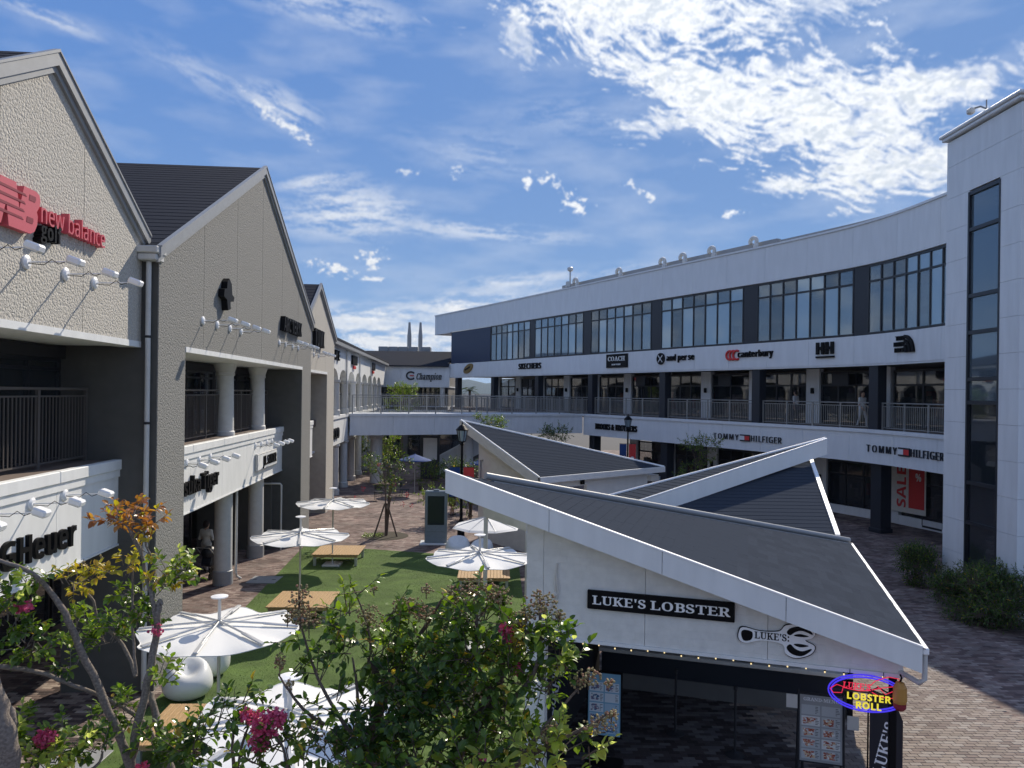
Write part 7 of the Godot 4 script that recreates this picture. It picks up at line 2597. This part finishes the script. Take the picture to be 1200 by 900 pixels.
func plants():
	near_tree("crape_myrtle", "bare limbed crape myrtle at the lower left with orange and yellow leaf tufts", Vector3(-2.6, 0, -5.1), STEMS_LEFT, LEAVES_LEFT, CAPSULES_LEFT, FLOWERS_LEFT, M.bark, 101, 1.5, 0.060, 1.05, 0.74)
	near_tree("crape_myrtle", "thick pale trunk of a crape myrtle cut by the left edge", Vector3(-2.8, 0, -4.2), STEMS_EDGE, [], [], [], M.bark, 102)
	near_tree("crape_myrtle", "dense green crape myrtle with seed heads and pink flowers at the bottom centre", Vector3(-0.75, 0, -5.0), STEMS_CENTRE, LEAVES_CENTRE, CAPSULES_CENTRE, FLOWERS_CENTRE, M.bark_dark, 103, 1.12, 0.074, 1.45)
	var o := tree("young_crape_myrtle", "young staked crape myrtle with a few red flowers in the middle of the plaza", "tree", Vector3(-5.18, 0.0, -31.6), 3.3, 0.95, 4, 14, 2000, 1, 0.08, 21, 0.45)
	var w: Shape
	for k in 3:
		w = Shape.new()
		var a := TAU * k / 3 + 0.4
		w.tube([Vector3(cos(a) * 0.55, 0, sin(a) * 0.55), Vector3(cos(a) * 0.06, 1.35, sin(a) * 0.06)], 0.035, 7)
		put("stake", w, M.bark_dark, o)
	w = Shape.new()
	w.lathe(Vector3(0, 0, 0), [Vector2(0, 0.02), Vector2(0.9, 0.02), Vector2(0.95, 0.0)], 24)
	put("planting_bed", w, mat(0.06, 0.05, 0.035, 1.0), o)
	rng.seed = 33
	var red := []
	for c in [[-0.9, 2.0, 0.3], [0.75, 1.4, 0.4], [0.9, 1.75, 0.2], [-0.3, 3.0, 0.2], [0.4, 2.2, 0.5], [-1.2, 1.6, 0.3], [1.1, 1.3, 0.3]]:
		for i in 24: red.append([Transform3D(aim(rdir(), 0).scaled(Vector3.ONE * 0.05), Vector3(c[0], c[1], c[2]) + rdir() * 0.08), Color(0.55, 0.03, 0.06)])
	multi("flowers", leaf_mesh(0.8), M.petal, red, o)
	rng.seed = 34
	var tuft := []
	for i in 260: tuft.append([Transform3D(aim((rdir() + Vector3(0, 1.2, 0)).normalized(), 0).scaled(Vector3(0.4, 0.4, 1) * rng.randf_range(0.1, 0.22)), Vector3(rng.randf_range(-0.95, -0.1), 0.02, rng.randf_range(-0.4, 0.5))), TONES[2][i % 3]])
	multi("bed_grass", leaf_mesh(0.3), M.leaf, tuft, o)
	tree("yellow_bush", "yellow green bush behind the kiosk", "bush", Vector3(-3.1, 0, -34.6), 1.7, 0.8, 3, 12, 1300, 2, 0.09, 41, 0.2)
	tree("garden_tree", "lime green tree standing behind the footbridge railing", "tree", Vector3(-8.6, 0, -60.0), 6.6, 1.15, 2, 16, 2600, 2, 0.13, 42, 0.6)
	tree("garden_bush", "dark green bush at ground level under the footbridge, left of its column", "bush", Vector3(-10.0, 0, -57), 2.4, 1.6, 3, 14, 1500, 0, 0.15, 43, 0.2)
	tree("garden_bush", "green bush under the footbridge, right of its column", "bush", Vector3(-4.9, 0, -49.0), 1.5, 1.3, 3, 12, 1200, 0, 0.13, 44, 0.2)
	tree("garden_tree", "slender green tree under the footbridge by the white arcade", "tree", Vector3(-8.6, 0, -53.0), 3.0, 1.0, 2, 10, 900, 2, 0.13, 50, 0.4)
	tree("garden_tree", "green tree top showing over the roof of the small white pavilion", "tree", Vector3(-1.0, 0, -42.0), 4.65, 0.8, 2, 12, 2200, 0, 0.10, 45, 0.72)
	tree("garden_tree", "dark wiry tree top between the small white pavilion and the footbridge", "tree", Vector3(2.3, 0, -45.0), 4.1, 1.0, 3, 12, 1500, 1, 0.10, 46, 0.75)
	tree("garden_tree", "airy pale green tree in front of the curved building's ground floor", "tree", Vector3(9.7, 0, -39.5), 3.8, 1.1, 3, 14, 1700, 0, 0.10, 47, 0.5)
	tree("garden_bush", "dark hedge bush under the eave of the small white pavilion's left side", "bush", Vector3(-1.9, 0, -36.0), 2.6, 1.1, 3, 14, 1600, 1, 0.11, 51, 0.2)
	for b in [[13.0, -24.3, 1.1, 0.5, 1500, "round green shrub at the foot of the tower's far corner"], [12.95, -21.9, 0.85, 0.7, 1700, "smaller feathery shrub beneath the tower's window strip"], [13.15, -20.6, 1.25, 1.0, 2600, "largest feathery shrub beside the tower at the right edge"], [14.1, -19.0, 1.1, 1.1, 2400, "feathery shrub cut by the right edge of the view"], [12.75, -20.0, 0.7, 0.7, 1100, "low shrub spilling onto the paving in front of the tower shrubs"]]:
		tree("feathery_shrub", b[5], "shrub", Vector3(b[0], 0, b[1]), b[2], b[3], 4, 22, b[4] * 3, 1, 0.11, 60 + int(b[2] * 10), 0.1, 0.26)
	# palm far off in the gap
	o = thing("palm_tree", "palm tree seen through the gap beside the curved building's far end", "tree", Vector3(-5.35, 0, -96))
	w = Shape.new()
	w.tube([Vector3.ZERO, Vector3(0.1, 3, 0), Vector3(0, 6.3, 0)], [0.22, 0.18, 0.16], 9)
	put("trunk", w, M.bark_dark, o)
	rng.seed = 88
	for k in 18:
		var a := TAU * k / 18 + rng.randf() * 0.2
		var el := rng.randf_range(-0.2, 1.1)
		w = Shape.new()
		w.tinted = true
		w.col = Color(0.07, 0.12, 0.03)
		var d := Vector3(cos(a), 0, sin(a))
		var spine := []
		for t in 7: spine.append(Vector3(0, 6.3, 0) + d * (t * 0.24 * cos(el)) + Vector3(0, t * 0.24 * sin(el) - t * t * 0.022, 0))
		w.tube(spine, 0.012, 4)
		for t in range(1, 7):
			for s in [-1.0, 1.0]:
				for u in 2:
					var p: Vector3 = spine[t - 1].lerp(spine[t], u * 0.5)
					var q: Vector3 = p + d.cross(Vector3.UP) * s * 0.42 + d * 0.16 - Vector3(0, 0.08, 0)
					w.t(p, p + d * 0.11, q)
		put("frond", w, M.leaf, o)

# ------------------------------------------------------------------ everything
func _ready():
	make_materials()
	var cam := Camera3D.new()
	cam.name = "camera"
	add_child(cam)
	cam.projection = Camera3D.PROJECTION_FRUSTUM
	cam.near = 0.1
	cam.far = 6000.0
	cam.size = 0.1 * 900.0 / 890.0
	cam.frustum_offset = Vector2(0, 0.1 * 11.0 / 890.0)
	cam.position = Vector3(0, 6, 0)
	cam.rotation = Vector3(0, 0, 0.0127)
	cam.current = true
	var env := Environment.new()
	env.background_mode = Environment.BG_SKY
	env.sky = Sky.new()
	env.sky.sky_material = make_sky()
	env.background_energy_multiplier = 1.0
	env.tonemap_mode = Environment.TONE_MAPPER_LINEAR
	env.tonemap_exposure = 1.3
	env.fog_enabled = true
	env.fog_density = 0.00012
	env.fog_light_color = Color(0.80, 0.88, 1.0)
	env.sdfgi_enabled = true
	env.ssao_enabled = true
	env.ssil_enabled = true
	var we := WorldEnvironment.new()
	we.name = "environment"
	we.environment = env
	add_child(we)
	var sun := DirectionalLight3D.new()
	sun.name = "sun"
	sun.light_energy = 1.22
	sun.light_color = Color(1.0, 0.955, 0.88)
	sun.light_angular_distance = 0.5
	sun.shadow_enabled = true
	add_child(sun)
	sun.look_at_from_position(SUN * 100.0, Vector3.ZERO)
	ground()
	left_side()
	curved_block()
	tower()
	far_end()
	pavilion_near()
	pavilion_mid()
	pavilion_far()
	parasols()
	furniture()
	people()
	plants()
